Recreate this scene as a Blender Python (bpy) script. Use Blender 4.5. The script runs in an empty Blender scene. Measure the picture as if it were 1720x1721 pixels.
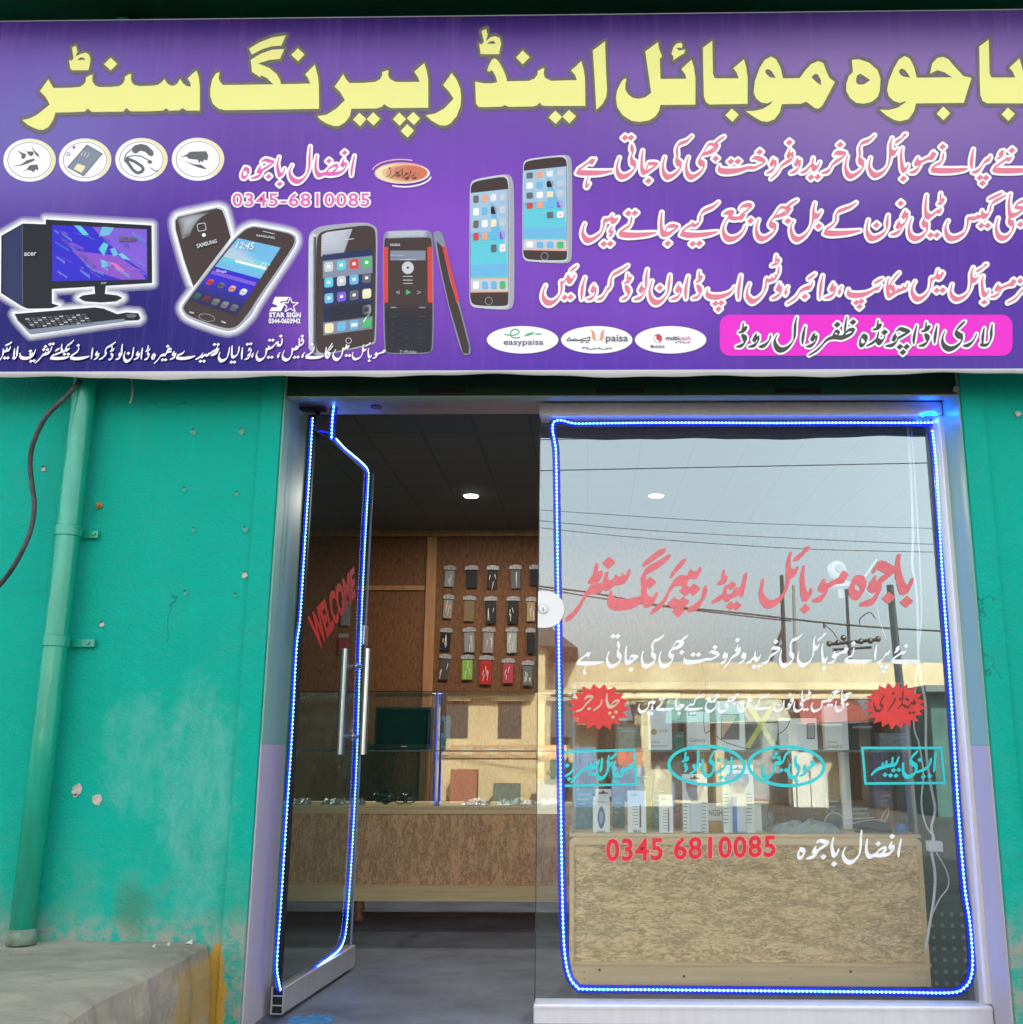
import bpy, bmesh, math, random
import numpy as np
from mathutils import Vector, Matrix, Euler
random.seed(7)
SC = bpy.context.scene
COL = SC.collection
R = math.radians

# ---------------------------------------------------------------- camera, sky, sun, exposure
CX, CY, FOC = 965.0, 860.5, 1716.0            # principal point and focal length, in pixels of the 1720 x 1721 photograph
cam_d = bpy.data.cameras.new('camera'); CAM = bpy.data.objects.new('camera', cam_d); COL.objects.link(CAM)
CAM.location = (0, -3.76, 0.96)
CAM.rotation_euler = (Matrix.Rotation(R(0.79), 3, 'Z') @ Matrix.Rotation(R(90 + 12.84), 3, 'X') @ Matrix.Rotation(R(0.1), 3, 'Z')).to_euler()
cam_d.sensor_fit = 'VERTICAL'; cam_d.sensor_height = 36; cam_d.lens = 36 * FOC / 1721
cam_d.shift_x = -(CX - 860) / 1721; cam_d.shift_y = 0
cam_d.clip_start = .05; cam_d.clip_end = 3000
SC.camera = CAM

SUN_EL, SUN_AZ = 25.0, 12.0                    # sun low behind the shop: the front is in the shade, the far side of the street is lit
W = bpy.data.worlds.new('World'); SC.world = W; W.use_nodes = True
nt = W.node_tree; bg = nt.nodes['Background']
sky = nt.nodes.new('ShaderNodeTexSky'); sky.sky_type = 'NISHITA'; sky.sun_disc = False
sky.sun_elevation = R(SUN_EL); sky.sun_rotation = R(SUN_AZ); sky.altitude = 250; sky.air_density = 1.0; sky.dust_density = 4.0; sky.ozone_density = 1.0
hz = nt.nodes.new('ShaderNodeHueSaturation'); hz.inputs['Saturation'].default_value = .27   # hazy winter sky, camera balanced for it
nt.links.new(sky.outputs[0], hz.inputs['Color']); nt.links.new(hz.outputs[0], bg.inputs[0]); bg.inputs[1].default_value = 0.15
sd = bpy.data.lights.new('sun', 'SUN'); sd.energy = 4.0; sd.angle = R(0.6); sd.color = (1, .93, .82)
so = bpy.data.objects.new('sun', sd); COL.objects.link(so); so.location = (3, 8, 9)
az, el = R(SUN_AZ), R(SUN_EL)
so.rotation_euler = Vector((-math.sin(az) * math.cos(el), -math.cos(az) * math.cos(el), -math.sin(el))).to_track_quat('-Z', 'Y').to_euler()
SC.view_settings.view_transform = 'Standard'; SC.view_settings.look = 'None'; SC.view_settings.gamma = 1
SC.view_settings.exposure = 2.2
SC.cycles.max_bounces = 10; SC.cycles.transparent_max_bounces = 16; SC.cycles.glossy_bounces = 5

# ---------------------------------------------------------------- from photo pixels to points on real planes
ROT = np.array(CAM.rotation_euler.to_matrix()); CLOC = np.array(CAM.location)
def ray(px, py):
    return ROT @ np.array([(px - CX) / FOC, -(py - CY) / FOC, -1.0])
def on_plane(px, py, n, d):
    """the point where the line of sight through a photo pixel meets the plane n.x = d"""
    r = ray(px, py); n = np.asarray(n, float)
    return CLOC + r * ((d - n @ CLOC) / (n @ r))
def P(px, py, Y): return on_plane(px, py, (0, 1, 0), Y)
def PZ(px, py, Z): return on_plane(px, py, (0, 0, 1), Z)
def PX(px, py, X): return on_plane(px, py, (1, 0, 0), X)

WALL, GLASS, BAN = 0.0, 0.20, -0.20
def PR(px, py, T):
    """where a thing seen mirrored in the window at this pixel stands, on the plane y = T across the street"""
    p = P(px, py, 2 * GLASS - T); return np.array([p[0], T, p[2]])

# ---------------------------------------------------------------- materials
MATS = {}
def mat(name, col, rough=.6, metal=0.0, vary=0.0, vscale=8, bump=0.0, bscale=60, spec=None, coat=0, col2=None, stretch=None, emit=None, estr=0):
    if name in MATS: return MATS[name]
    m = bpy.data.materials.new(name); m.use_nodes = True; MATS[name] = m
    n, l = m.node_tree.nodes, m.node_tree.links; b = n['Principled BSDF']
    b.inputs['Base Color'].default_value = (*col, 1); b.inputs['Roughness'].default_value = rough; b.inputs['Metallic'].default_value = metal
    if spec is not None: b.inputs['Specular IOR Level'].default_value = spec
    if coat: b.inputs['Coat Weight'].default_value = coat
    if emit: b.inputs['Emission Color'].default_value = (*emit, 1); b.inputs['Emission Strength'].default_value = estr
    if vary or bump or col2:
        tc = n.new('ShaderNodeTexCoord'); mp = n.new('ShaderNodeMapping'); l.new(tc.outputs['Object'], mp.inputs[0])
        if stretch: mp.inputs['Scale'].default_value = stretch
    if vary or col2:
        t = n.new('ShaderNodeTexNoise'); t.inputs['Scale'].default_value = vscale; t.inputs['Detail'].default_value = 8; t.inputs['Roughness'].default_value = .65
        l.new(mp.outputs[0], t.inputs[0])
        r = n.new('ShaderNodeValToRGB'); c2 = col2 or tuple(max(0, c * (1 - vary)) for c in col)
        r.color_ramp.elements[0].color = (*c2, 1); r.color_ramp.elements[1].color = (*(tuple(min(1, c * (1 + vary * .5)) for c in col)), 1)
        r.color_ramp.elements[0].position = .35; r.color_ramp.elements[1].position = .65
        l.new(t.outputs[0], r.inputs[0]); l.new(r.outputs[0], b.inputs['Base Color'])
        mr = n.new('ShaderNodeMapRange'); mr.inputs['To Min'].default_value = min(1, rough * 1.2); mr.inputs['To Max'].default_value = rough * .8
        l.new(t.outputs[0], mr.inputs[0]); l.new(mr.outputs[0], b.inputs['Roughness'])
    if bump:
        t2 = n.new('ShaderNodeTexNoise'); t2.inputs['Scale'].default_value = bscale; t2.inputs['Detail'].default_value = 6; l.new(mp.outputs[0], t2.inputs[0])
        bp = n.new('ShaderNodeBump'); bp.inputs['Strength'].default_value = bump; bp.inputs['Distance'].default_value = .01
        l.new(t2.outputs[0], bp.inputs['Height']); l.new(bp.outputs[0], b.inputs['Normal'])
    return m

def glass_mat(name, refl, tint, dust=.02, rough=0.0):
    """a coated pane: mirror share + clear share + a film of dust"""
    m = bpy.data.materials.new(name); m.use_nodes = True; n, l = m.node_tree.nodes, m.node_tree.links
    n.remove(n['Principled BSDF']); out = n['Material Output']
    tr = n.new('ShaderNodeBsdfTransparent'); tr.inputs[0].default_value = (*tint, 1)
    gl = n.new('ShaderNodeBsdfGlossy'); gl.inputs[0].default_value = (.84, .99, 1, 1); gl.inputs['Roughness'].default_value = rough
    df = n.new('ShaderNodeBsdfDiffuse'); df.inputs[0].default_value = (.75, .77, .78, 1)
    lw = n.new('ShaderNodeLayerWeight'); lw.inputs[0].default_value = .5
    mr = n.new('ShaderNodeMapRange'); mr.inputs[1].default_value = 0; mr.inputs[2].default_value = .22; mr.inputs['To Min'].default_value = refl * .82; mr.inputs['To Max'].default_value = refl * 2.4; mr.clamp = True
    l.new(lw.outputs['Facing'], mr.inputs[0])
    m1 = n.new('ShaderNodeMixShader'); l.new(mr.outputs[0], m1.inputs[0]); l.new(tr.outputs[0], m1.inputs[1]); l.new(gl.outputs[0], m1.inputs[2])
    tc = n.new('ShaderNodeTexCoord'); t = n.new('ShaderNodeTexNoise'); t.inputs['Scale'].default_value = 5; t.inputs['Detail'].default_value = 9; t.inputs['Roughness'].default_value = .7
    l.new(tc.outputs['Object'], t.inputs[0])
    dr = n.new('ShaderNodeMapRange'); dr.inputs[1].default_value = .3; dr.inputs[2].default_value = .75; dr.inputs['To Min'].default_value = dust * .5; dr.inputs['To Max'].default_value = dust * 2
    l.new(t.outputs[0], dr.inputs[0])
    m2 = n.new('ShaderNodeMixShader'); l.new(dr.outputs[0], m2.inputs[0]); l.new(m1.outputs[0], m2.inputs[1]); l.new(df.outputs[0], m2.inputs[2])
    l.new(m2.outputs[0], out.inputs[0])
    return m

def alpha_mat(name, col, a):
    if name in MATS: return MATS[name]
    m = bpy.data.materials.new(name); m.use_nodes = True; MATS[name] = m
    b = m.node_tree.nodes['Principled BSDF']; b.inputs['Base Color'].default_value = (*col, 1); b.inputs['Alpha'].default_value = a; b.inputs['Roughness'].default_value = .4
    return m

def srgb(r, g, b):
    f = lambda c: (c / 255) / 12.92 if c / 255 <= .04045 else ((c / 255 + .055) / 1.055) ** 2.4
    return (f(r), f(g), f(b))

# ---------------------------------------------------------------- mesh helpers (all shapes are given in world space)
def tag(o, label=None, cat=None, group=None, kind=None):
    if label: o['label'] = label
    if cat: o['category'] = cat
    if group: o['group'] = group
    if kind: o['kind'] = kind
    return o
def thing(name, loc, label, cat, group=None):
    o = bpy.data.objects.new(name, None); COL.objects.link(o); o.location = Vector(loc); o.empty_display_size = .1
    return tag(o, label, cat, group)
def wloc(p):
    v = Vector((0, 0, 0))
    while p is not None: v += p.location; p = p.parent
    return v
def mesh(name, V, F, m, parent=None, smooth=False, bevel=0, loc=None):
    base = wloc(parent) if parent is not None else Vector(loc if loc is not None else (0, 0, 0))
    V = np.asarray(V, float) - np.array(base)
    me = bpy.data.meshes.new(name); me.from_pydata(V.tolist(), [], [list(f) for f in F]); me.update()
    o = bpy.data.objects.new(name, me); COL.objects.link(o); me.materials.append(m)
    if parent is not None: o.parent = parent
    else: o.location = base
    if smooth: me.polygons.foreach_set('use_smooth', [True] * len(me.polygons))
    if bevel:
        b = o.modifiers.new('bevel', 'BEVEL'); b.width = bevel; b.segments = 2; b.limit_method = 'ANGLE'; b.angle_limit = R(40)
    return o
class MB:
    """collects boxes, bars, tubes and lathes into one mesh"""
    def __init__(s): s.V, s.F = [], []
    def add(s, V, F):
        k = len(s.V); s.V += [tuple(v) for v in V]; s.F += [tuple(i + k for i in f) for f in F]; return s
    def box(s, x0, x1, y0, y1, z0, z1):
        return s.add([(x, y, z) for x in (x0, x1) for y in (y0, y1) for z in (z0, z1)],
                     [(0, 1, 3, 2), (4, 6, 7, 5), (0, 4, 5, 1), (2, 3, 7, 6), (0, 2, 6, 4), (1, 5, 7, 3)])
    def hexa(s, A, B):
        """solid between quad A (front, 4 points) and quad B (back)"""
        return s.add(list(A) + list(B), [(0, 1, 2, 3), (7, 6, 5, 4), (0, 4, 5, 1), (1, 5, 6, 2), (2, 6, 7, 3), (3, 7, 4, 0)])
    def prism(s, pts, off):
        """flat outline pts (3D) pushed along the vector off"""
        n = len(pts); off = np.asarray(off, float); A = [np.asarray(p, float) for p in pts]; B = [p + off for p in A]
        return s.add(A + B, [tuple(range(n)), tuple(range(2 * n - 1, n - 1, -1))] + [(i, i + n, (i + 1) % n + n, (i + 1) % n) for i in range(n)])
    def tube(s, pts, r, seg=10, caps=True):
        pts = [Vector(p) for p in pts]; rr = r if hasattr(r, '__len__') else [r] * len(pts)
        rings = []; prev = None
        for i, p in enumerate(pts):
            t = (pts[min(i + 1, len(pts) - 1)] - pts[max(i - 1, 0)]).normalized()
            u = prev if prev is not None else (Vector((0, 0, 1)) if abs(t.z) < .9 else Vector((1, 0, 0)))
            u = (u - t * u.dot(t)); u = u.normalized() if u.length > 1e-6 else t.orthogonal().normalized(); prev = u; v = t.cross(u)
            rings.append([p + (u * math.cos(a) + v * math.sin(a)) * rr[i] for a in [2 * math.pi * k / seg for k in range(seg)]])
        V = [q for ring in rings for q in ring]
        F = [(i * seg + k, i * seg + (k + 1) % seg, (i + 1) * seg + (k + 1) % seg, (i + 1) * seg + k) for i in range(len(pts) - 1) for k in range(seg)]
        if caps: F += [tuple(range(seg - 1, -1, -1)), tuple((len(pts) - 1) * seg + k for k in range(seg))]
        return s.add(V, F)
    def disc(s, c, n, r, h, seg=24, r2=None):
        c, n = Vector(c), Vector(n).normalized()
        return s.tube([c, c + n * h], [r, r2 if r2 is not None else r], seg)
    def ball(s, c, r, seg=16, rings=10, sz=1):
        V, F = [], []
        for i in range(rings + 1):
            a = math.pi * i / rings
            for k in range(seg):
                b = 2 * math.pi * k / seg; V.append((c[0] + r * math.sin(a) * math.cos(b), c[1] + r * math.sin(a) * math.sin(b), c[2] + r * sz * math.cos(a)))
        F = [(i * seg + k, (i + 1) * seg + k, (i + 1) * seg + (k + 1) % seg, i * seg + (k + 1) % seg) for i in range(rings) for k in range(seg)]
        return s.add(V, F)
    def build(s, name, m, parent=None, smooth=False, bevel=0, loc=None):
        o = mesh(name, s.V, s.F, m, parent, smooth, bevel, loc)
        if smooth and o.type == 'MESH':
            try: o.data.shade_auto_smooth_by_angle if False else None
            except Exception: pass
        return o
def smooth_path(pts, k=6):
    q = np.array(pts, float); q = np.vstack([2 * q[0] - q[1], q, 2 * q[-1] - q[-2]]); out = []
    for i in range(1, len(q) - 2):
        for t in np.arange(0, 1, 1 / k):
            p0, p1, p2, p3 = q[i - 1:i + 3]
            out.append(.5 * (2 * p1 + (p2 - p0) * t + (2 * p0 - 5 * p1 + 4 * p2 - p3) * t * t + (3 * p1 - p0 - 3 * p2 + p3) * t ** 3))
    out.append(q[-2]); return np.array(out)
# ---------------------------------------------------------------- calligraphy: pen strokes traced as skeletons
FR = {'A1': (960, 215, 6.745), 'A2': (1210, 215, 6.745), 'A3': (1460, 215, 6.615),
      'B1': (960, 315, 6.745), 'B2': (1210, 315, 6.745), 'B3': (1460, 315, 6.615),
      'C1': (900, 425, 6.2545), 'C2': (1170, 425, 6.2545), 'C3': (1440, 425, 6.143),
      'D1': (1210, 525, 7.167), 'D2': (1450, 525, 7.167), 'E': (390, 235, 5.059),
      'G1': (0, 560, 7.818), 'G2': (215, 560, 7.818), 'G3': (430, 555, 7.644),
      'H1': (940, 910, 5.548), 'H2': (1230, 910, 5.375), 'I1': (930, 1140, 5.375), 'I2': (1240, 1140, 4.778),
      'K1': (0, 40, 4.778), 'K2': (340, 40, 4.778), 'K3': (680, 40, 4.778), 'K4': (1020, 40, 4.778), 'K5': (1360, 40, 4.778)}
# word: (frame, nib length in photo px, strokes). x,y[,width factor]; d = rhombic dots; p = filled outline; n = hole
WD = {
'he': ('A1', 9.2, "265,365,.5 250,387,.8 225,375,.8 190,400,.3 140,435,.35 80,480,.6|70,500,.6 130,508,.85 260,510,.8 360,505,.6 465,490,.1|192,560,.2 175,610,.35 172,650,.5 188,662,.5 205,635,.2"),
'jati': ('A1', 9.2, "d 612,110 680,110|685,195,.3 688,230,.75 702,270,.5 682,330,.4 692,385,.9 718,405,.9|727,410,.4 715,470,.55 655,530,.8 585,555,.9 538,525,.75 520,460,.5 530,390,.35 548,340,.12|880,400,.3 930,405,.6 978,412,.3 925,455,.4 870,492,.6 830,505,.85 803,470,.75 800,400,.6 803,320,.45 812,260,.12|855,475,.25 870,425,.3 895,400,.4|d 877,600"),
'ki': ('A1', 9.2, "1370,95,.12 1310,150,.5 1225,185,.6 1200,240,.5 1205,310,.4 1195,360,.6 1215,395,1 1237,408,.85|1243,412,.4 1232,470,.55 1170,530,.8 1105,558,.9 1058,525,.75 1040,455,.5 1048,385,.3 1062,335,.12"),
'bhi': ('A1', 9.2, "1735,100,.12 1690,130,.5 1640,170,.5 1605,200,.2|1600,182,.3 1560,190,.4 1525,240,.35 1495,295,.4|1600,190,.3 1645,195,.6 1658,222,.5 1610,268,.4 1540,285,.6 1490,300,.4|1640,215,.3 1590,250,.3 1545,280,.3|1500,295,.4 1462,340,.45 1455,378,.8 1480,400,1 1502,408,.8|1508,412,.4 1495,470,.55 1435,530,.8 1370,558,.9 1322,525,.75 1305,455,.5 1313,385,.3 1330,335,.12|d 1640,347"),
'frokht': ('A2', 9.2, "-5,430,.2 -10,465,.6 30,488,.9 120,492,.95 230,478,.75 320,450,.5 400,448,.4 510,385,.25 455,352,.75 400,335,.5 372,352,.2|d 125,380 205,380 452,273|600,358,.5 585,385,1 602,405,1 625,385,.8|630,375,.4 628,435,.5 592,485,.65 535,512,.12|792,255,.5 775,295,.95 795,315,.9 818,290,.7|826,290,.4 818,350,.6 760,388,.8 700,430,.5 650,510,.4 580,575,.12|d 788,165"),
'kharido': ('A2', 9.2, "880,358,.5 862,385,1 882,405,1 903,385,.8|908,378,.4 902,435,.5 868,482,.65 805,512,.12|1058,345,.15 1048,400,.5 1012,450,.8 972,488,.6 920,508,.12|1045,420,.6 1075,458,1 1110,440,.75 1132,395,.25|d 1035,560 1110,555|1300,305,.15 1318,282,.5 1370,285,.75 1427,292,.2 1370,350,.5 1310,385,.75 1268,425,.4 1255,465,.5 1225,493,.7 1160,512,.12|d 1365,190"),
'mobail': ('A3', 9.2, "262,115,.12 243,180,.6 242,250,.6 238,330,.5 220,410,.5 170,485,.75 90,527,.9 38,505,.8 8,450,.5 10,390,.3 22,335,.12|243,250,.6 265,280,1 300,272,.8 318,235,.2|415,75,.3 385,92,.65 368,118,.3 330,145,.6 302,160,.3|375,225,.12 362,290,.5 365,370,.6 375,440,.85 395,470,.9 425,455,.7 437,415,.2|d 387,565|712,285,.8 708,320,1 660,340,.5 610,365,.5 565,390,.6|700,290,.5 735,312,1 700,325,1|545,345,.5 525,375,1 550,395,1 572,380,.6|580,385,.3 560,440,.5 520,480,.65 462,497,.12"),
'purane': ('A3', 9.2, "d 825,210|832,285,.15 825,340,.65 805,385,.4 745,415,.35 705,450,.7|712,468,.8 800,475,.9 930,475,.8 1040,465,.55 1098,455,.1|1165,240,.15 1150,310,.85 1145,380,.85 1150,450,.12|1352,318,.2 1345,350,.65 1300,370,.6 1270,410,.5 1238,460,.6 1200,485,.6 1155,492,.12|d 1240,552 1305,555 1268,615"),
'naye': ('A3', 9.2, "d 1595,250|1500,258,.25 1465,275,.5 1458,295,.4 1495,292,.4|1490,300,.4 1465,325,.4 1435,340,.2|1592,325,.2 1570,350,.65 1535,345,.5 1500,370,.4 1440,410,.4 1390,455,.7|1400,468,.8 1480,475,.9 1620,475,.9 1760,470,.6 1800,460,.2"),
'hain': ('B1', 9.2, "155,415,.12 135,470,.45 132,530,.65 165,585,.85 210,600,.9 285,565,.75 345,510,.5 372,430,.4 375,370,.4 400,375,.6 450,350,.5 468,315,.15|455,355,.6 480,382,1 515,372,.75 532,345,.2|470,450,.15 440,475,.4 440,500,.4 468,508,.5 465,530,.5 435,548,.25|d 372,640 445,638"),
'jate': ('B1', 9.2, "d 650,293 725,290|685,340,.15 682,380,.6 665,430,.5 600,475,.4 550,515,.6|562,528,.8 640,540,.95 750,540,.8 870,530,.6 960,515,.1|1030,285,.12 1022,350,.5 1020,430,.6 1032,508,.85 1062,532,.9 1115,522,.8 1165,485,.5 1212,445,.25 1150,436,.65 1110,440,.4 1080,470,.3 1070,510,.3|d 1097,635"),
'kiye': ('B1', 9.2, "1670,170,.12 1610,220,.5 1505,268,.65 1468,320,.4 1460,380,.5 1430,420,.6 1395,430,.5 1370,405,.2|1380,420,.4 1320,450,.4 1260,500,.5|1250,522,.75 1330,540,.95 1450,540,.8 1570,525,.6 1655,505,.1|d 1380,638 1455,635"),
'jama': ('B2', 9.2, "235,235,.3 265,208,.5 320,200,.75 362,208,.25 320,250,.3 235,320,.5|225,340,.5 252,340,.95 275,325,.7|240,335,.5 190,352,.6 130,345,.6 105,325,.4|48,300,.2 80,285,.6 125,285,.95 148,300,.7 120,330,.6|100,335,.4 55,410,.4 37,490,.55 62,558,.8 115,588,.95 190,570,.8 260,510,.6 292,440,.12|d 350,378"),
'bal': ('B2', 9.2, "1078,180,.12 1062,250,.5 1060,330,.6 1045,420,.5 990,520,.7 920,578,.9 870,588,.9 825,550,.7 805,480,.5 812,430,.3 835,385,.12|1065,300,.6 1085,328,1 1125,318,.8 1147,275,.2|d 1120,440"),
'ke': ('B2', 9.2, "1545,175,.12 1480,220,.5 1345,272,.65 1318,320,.4 1310,390,.5 1260,440,.4 1200,480,.5|1190,508,.7 1250,520,.95 1350,520,.85 1480,510,.6 1590,490,.1"),
'fon': ('B3', 9.2, "d 88,420|217,315,.2 206,380,.75 210,430,.5 180,500,.6 110,550,.85 40,567,.9 0,535,.8 -20,480,.5 -15,420,.3 -2,365,.12|d 358,178|405,270,.5 385,300,1 405,322,.9 427,300,.7|433,300,.3 425,350,.5 400,400,.6 365,425,.6|340,385,.5 320,415,1 345,435,1|375,420,.4 352,480,.5 312,508,.65 250,525,.12"),
'teli': ('B3', 9.2, "802,70,.15 800,130,.45|775,182,.2 815,175,.35 835,150,.45 822,132,.4 790,165,.3|805,238,.2 798,270,.6 765,265,.5 720,300,.5 675,328,.95 645,300,.8|645,90,.12 635,170,.5 633,250,.6 640,305,.8|640,320,.3 605,375,.5 620,408,1 650,420,.8|655,425,.4 640,500,.55 575,557,.8 512,568,.9 462,532,.75 448,460,.5 458,400,.3 475,350,.12|d 690,530 760,530"),
'gais': ('B3', 9.2, "1480,65,.2 1420,95,.5 1340,132,.3|1522,90,.15 1450,130,.5 1390,162,.6 1360,205,.45 1350,260,.5 1322,308,.8 1290,322,.95 1265,300,.7 1262,262,.15|1268,310,.5 1228,330,.6 1208,310,.15|1220,330,.6 1172,345,.6 1153,325,.15|1165,345,.6 1110,345,.5|1105,340,.4 1100,420,.5 1070,500,.6 1000,552,.85 922,568,.9 872,532,.75 855,460,.5 865,410,.3 885,375,.12|d 1253,425 1325,425"),
'bijli': ('B3', 9.2, "1612,410,.4 1600,480,.55 1548,547,.8 1490,565,.9 1438,532,.75 1418,460,.5 1425,400,.3 1440,345,.12|1562,340,.4 1565,378,.8 1600,405,1|1577,75,.12 1562,150,.5 1562,230,.6 1572,298,.85 1602,312,.9 1660,290,.6 1720,235,.5 1650,222,.5 1632,212,.3 1665,175,.4 1725,150,.5 1790,140,.3|d 1690,410"),
'karwain': ('C1', 8.8, "108,345,.12 85,400,.45 80,460,.65 110,512,.85 165,528,.9 228,488,.75 270,420,.5 277,350,.5 270,305,.3|275,320,.5 300,305,.5 335,262,.3|340,238,.3 348,280,.9 375,298,1 400,272,.7 410,235,.15|435,140,.2 405,165,.5 375,185,.35|d 308,468 370,465|522,262,.12 497,340,.85 490,410,.85 487,487,.12|612,345,.5 597,375,1 618,398,1|634,370,.3 630,430,.5 600,472,.65 545,492,.12|972,135,.12 910,180,.5 820,232,.65 795,290,.4 787,358,.75 755,385,.5 735,430,.5 700,473,.6 650,492,.12"),
'lod': ('C1', 8.8, "970,225,.15 968,280,.45|938,317,.2 975,305,.35 1003,280,.45 988,262,.4 960,300,.3|945,345,.3 968,382,.95 988,420,.7 960,465,.65 912,490,.12|1177,178,.12 1165,250,.65 1165,340,.55 1150,400,.4|1118,345,.5 1103,375,1 1130,398,1|1153,385,.3 1135,440,.5 1100,473,.65 1040,490,.12"),
'daon': ('C1', 8.8, "1415,238,.15 1405,310,.75 1400,380,.5 1380,440,.6 1320,508,.85 1265,522,.9 1218,482,.75 1200,410,.45 1210,350,.3 1227,298,.12|d 1308,368|1505,340,.5 1490,372,1 1515,395,1|1530,370,.3 1525,425,.5 1490,468,.65 1430,488,.12|1607,248,.12 1588,330,.85 1580,400,.85 1582,480,.12|1724,200,.15 1722,260,.45|1693,307,.2 1730,290,.35 1750,268,.45 1738,250,.4 1712,285,.3|1700,340,.3 1725,378,.95 1740,410,.75 1714,455,.65 1655,480,.12"),
'ap': ('C2', 8.8, "122,385,.15 112,428,.6 150,458,.85 230,465,.95 310,445,.8 370,410,.5 402,362,.15|d 205,532 265,527 237,590|472,240,.12 457,320,.85 448,400,.85 447,482,.12"),
'wats': ('C2', 8.8, "562,328,.12 540,390,.45 537,450,.65 572,498,.85 612,508,.9 672,468,.7 720,400,.5 735,330,.4 740,275,.3|740,288,.5 785,288,.6 800,250,.15|798,285,.5 832,268,.6 838,232,.15|838,265,.5 863,220,.55 873,148,.15|843,30,.15 838,90,.45|798,132,.2 850,115,.35 872,90,.45 857,73,.4 825,115,.3|874,330,.5 857,360,1 885,385,1|897,355,.3 890,420,.5 855,455,.65 800,480,.12|965,360,.12 940,400,.4 950,425,.8"),
'wiber': ('C2', 8.8, "1222,312,.15 1205,360,.75 1160,370,.8 1100,400,.6 1050,470,.5 960,535,.12|1250,225,.25 1215,250,.5 1185,270,.35|d 1145,460|1332,242,.12 1315,320,.85 1308,400,.85 1300,477,.12|1437,330,.5 1420,362,1 1445,385,1|1462,355,.3 1455,420,.5 1420,455,.65 1355,475,.12|1530,360,.12 1505,395,.4 1515,420,.8"),
'skaip': ('C3', 8.8, "-86,380,.15 -90,412,.6 -60,433,.85 0,440,.95 80,430,.85 140,405,.6 190,372,.45 225,368,.6 247,335,.15|265,270,.2 225,290,.5 188,312,.35|d -2,512 48,500 30,555|327,272,.12 315,340,.65 320,400,.7 335,438,.85 362,433,.8 385,400,.65 370,362,.85 330,352,.85|438,208,.12 390,260,.55 350,320,.65 328,352,.6|370,430,.6 418,395,.6 432,365,.15|425,395,.6 472,375,.6 482,345,.15|478,375,.6 515,360,.5 527,318,.15"),
'mein': ('C3', 8.8, "602,298,.12 575,350,.45 572,410,.65 602,463,.85 647,478,.9 712,438,.75 755,370,.5 768,310,.4 770,262,.3|770,278,.5 800,262,.6 828,225,.5 840,178,.12|828,240,.7 858,250,1 885,232,.85 880,208,.4|d 828,388 888,385"),
'niz': ('C3', 8.8, "1765,300,.3 1740,360,.6 1690,410,.5 1640,470,.4 1560,515,.12|d 1690,290"),
'road': ('D1', 9.4, "283,135,.15 275,195,.5|232,242,.2 285,228,.4 320,200,.5 305,182,.4 262,225,.3|268,272,.3 298,308,.95 312,345,.75 270,395,.7 200,415,.12|440,272,.5 412,305,1 440,328,1|465,290,.4 460,350,.5 420,395,.7 350,415,.12|612,278,.12 600,330,.65 560,383,.75 520,405,.7 475,412,.15"),
'wal': ('D1', 9.4, "927,62,.12 908,140,.65 905,230,.65 895,320,.6 840,405,.8 770,450,.9 710,445,.9 668,390,.75 662,330,.5 690,278,.15|1028,170,.12 1010,240,.85 1003,310,.85 998,378,.12|1140,265,.5 1110,297,1 1140,318,1|1167,285,.4 1155,350,.5 1110,395,.7 1045,412,.12"),
'zafar': ('D1', 9.4, "1530,60,.12 1515,140,.55 1508,225,.4|1470,295,.3 1540,222,.5 1590,205,.5 1615,228,.65 1560,275,.6 1480,302,.8 1400,302,.6 1330,310,.6 1270,350,.65 1220,410,.55 1160,465,.4 1075,515,.12|d 1605,118 1415,148|1390,230,.45 1370,268,.45 1408,288,.5 1435,252,.5 1412,225,.45 1388,232,.45"),
'chonda': ('D2', 9.4, "5,280,.7 42,310,.85 38,360,.6 0,398,.65 -30,380,.5 -25,320,.45 -5,282,.5|187,98,.15 178,165,.5|128,207,.2 185,195,.4 220,167,.5 205,150,.4 162,190,.3|190,240,.15 175,310,.75 130,360,.6 50,405,.12|172,330,.7 210,362,1 245,340,.75 267,288,.2|d 265,240|395,270,.5 370,302,1 398,320,.95|430,310,.3 405,360,.5 360,393,.7 280,405,.12|412,222,.2 450,197,.5 510,215,.65 567,230,.2 500,270,.5 425,312,.5|d 450,415 530,415 487,480"),
'adda': ('D2', 9.4, "652,162,.12 630,240,.85 620,310,.85 618,377,.12|767,122,.15 760,190,.5|713,227,.2 770,215,.4 807,187,.5 792,170,.4 747,210,.3|752,265,.3 780,300,.95 792,335,.75 750,385,.7 680,405,.12|897,162,.12 880,240,.85 873,310,.85 870,368,.12"),
'lari': ('D2', 9.4, "1228,118,.4 1190,150,.75 1140,200,.6 1125,240,.75 1160,278,1 1192,290,.9|1200,298,.4 1185,360,.6 1120,418,.85 1050,442,.9 988,410,.8 960,350,.6 968,285,.4 990,232,.12|1372,262,.12 1350,320,.65 1310,370,.75 1270,395,.7 1215,402,.15|1562,147,.12 1550,220,.65 1550,290,.65 1530,360,.55 1490,393,.5 1440,393,.4 1420,385,.2|1465,192,.12 1450,260,.75 1448,320,.65 1445,385,.3"),
'afzal': ('E', 7.6, "1042,138,.12 1028,200,.85 1020,250,.85 1018,302,.12|d 958,110|950,172,.5 935,198,1 955,215,1|972,200,.3 965,240,.5 920,278,.6 850,290,.75 800,285,.75|800,275,.4 840,235,.4 885,215,.5 895,240,.5 850,280,.6|d 825,180|722,138,.12 712,200,.6 715,260,.7 742,300,.9 795,285,.7|667,58,.12 660,140,.55 658,220,.6 640,290,.6 590,345,.85 540,352,.9 503,320,.75 490,270,.5 512,218,.15"),
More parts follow.
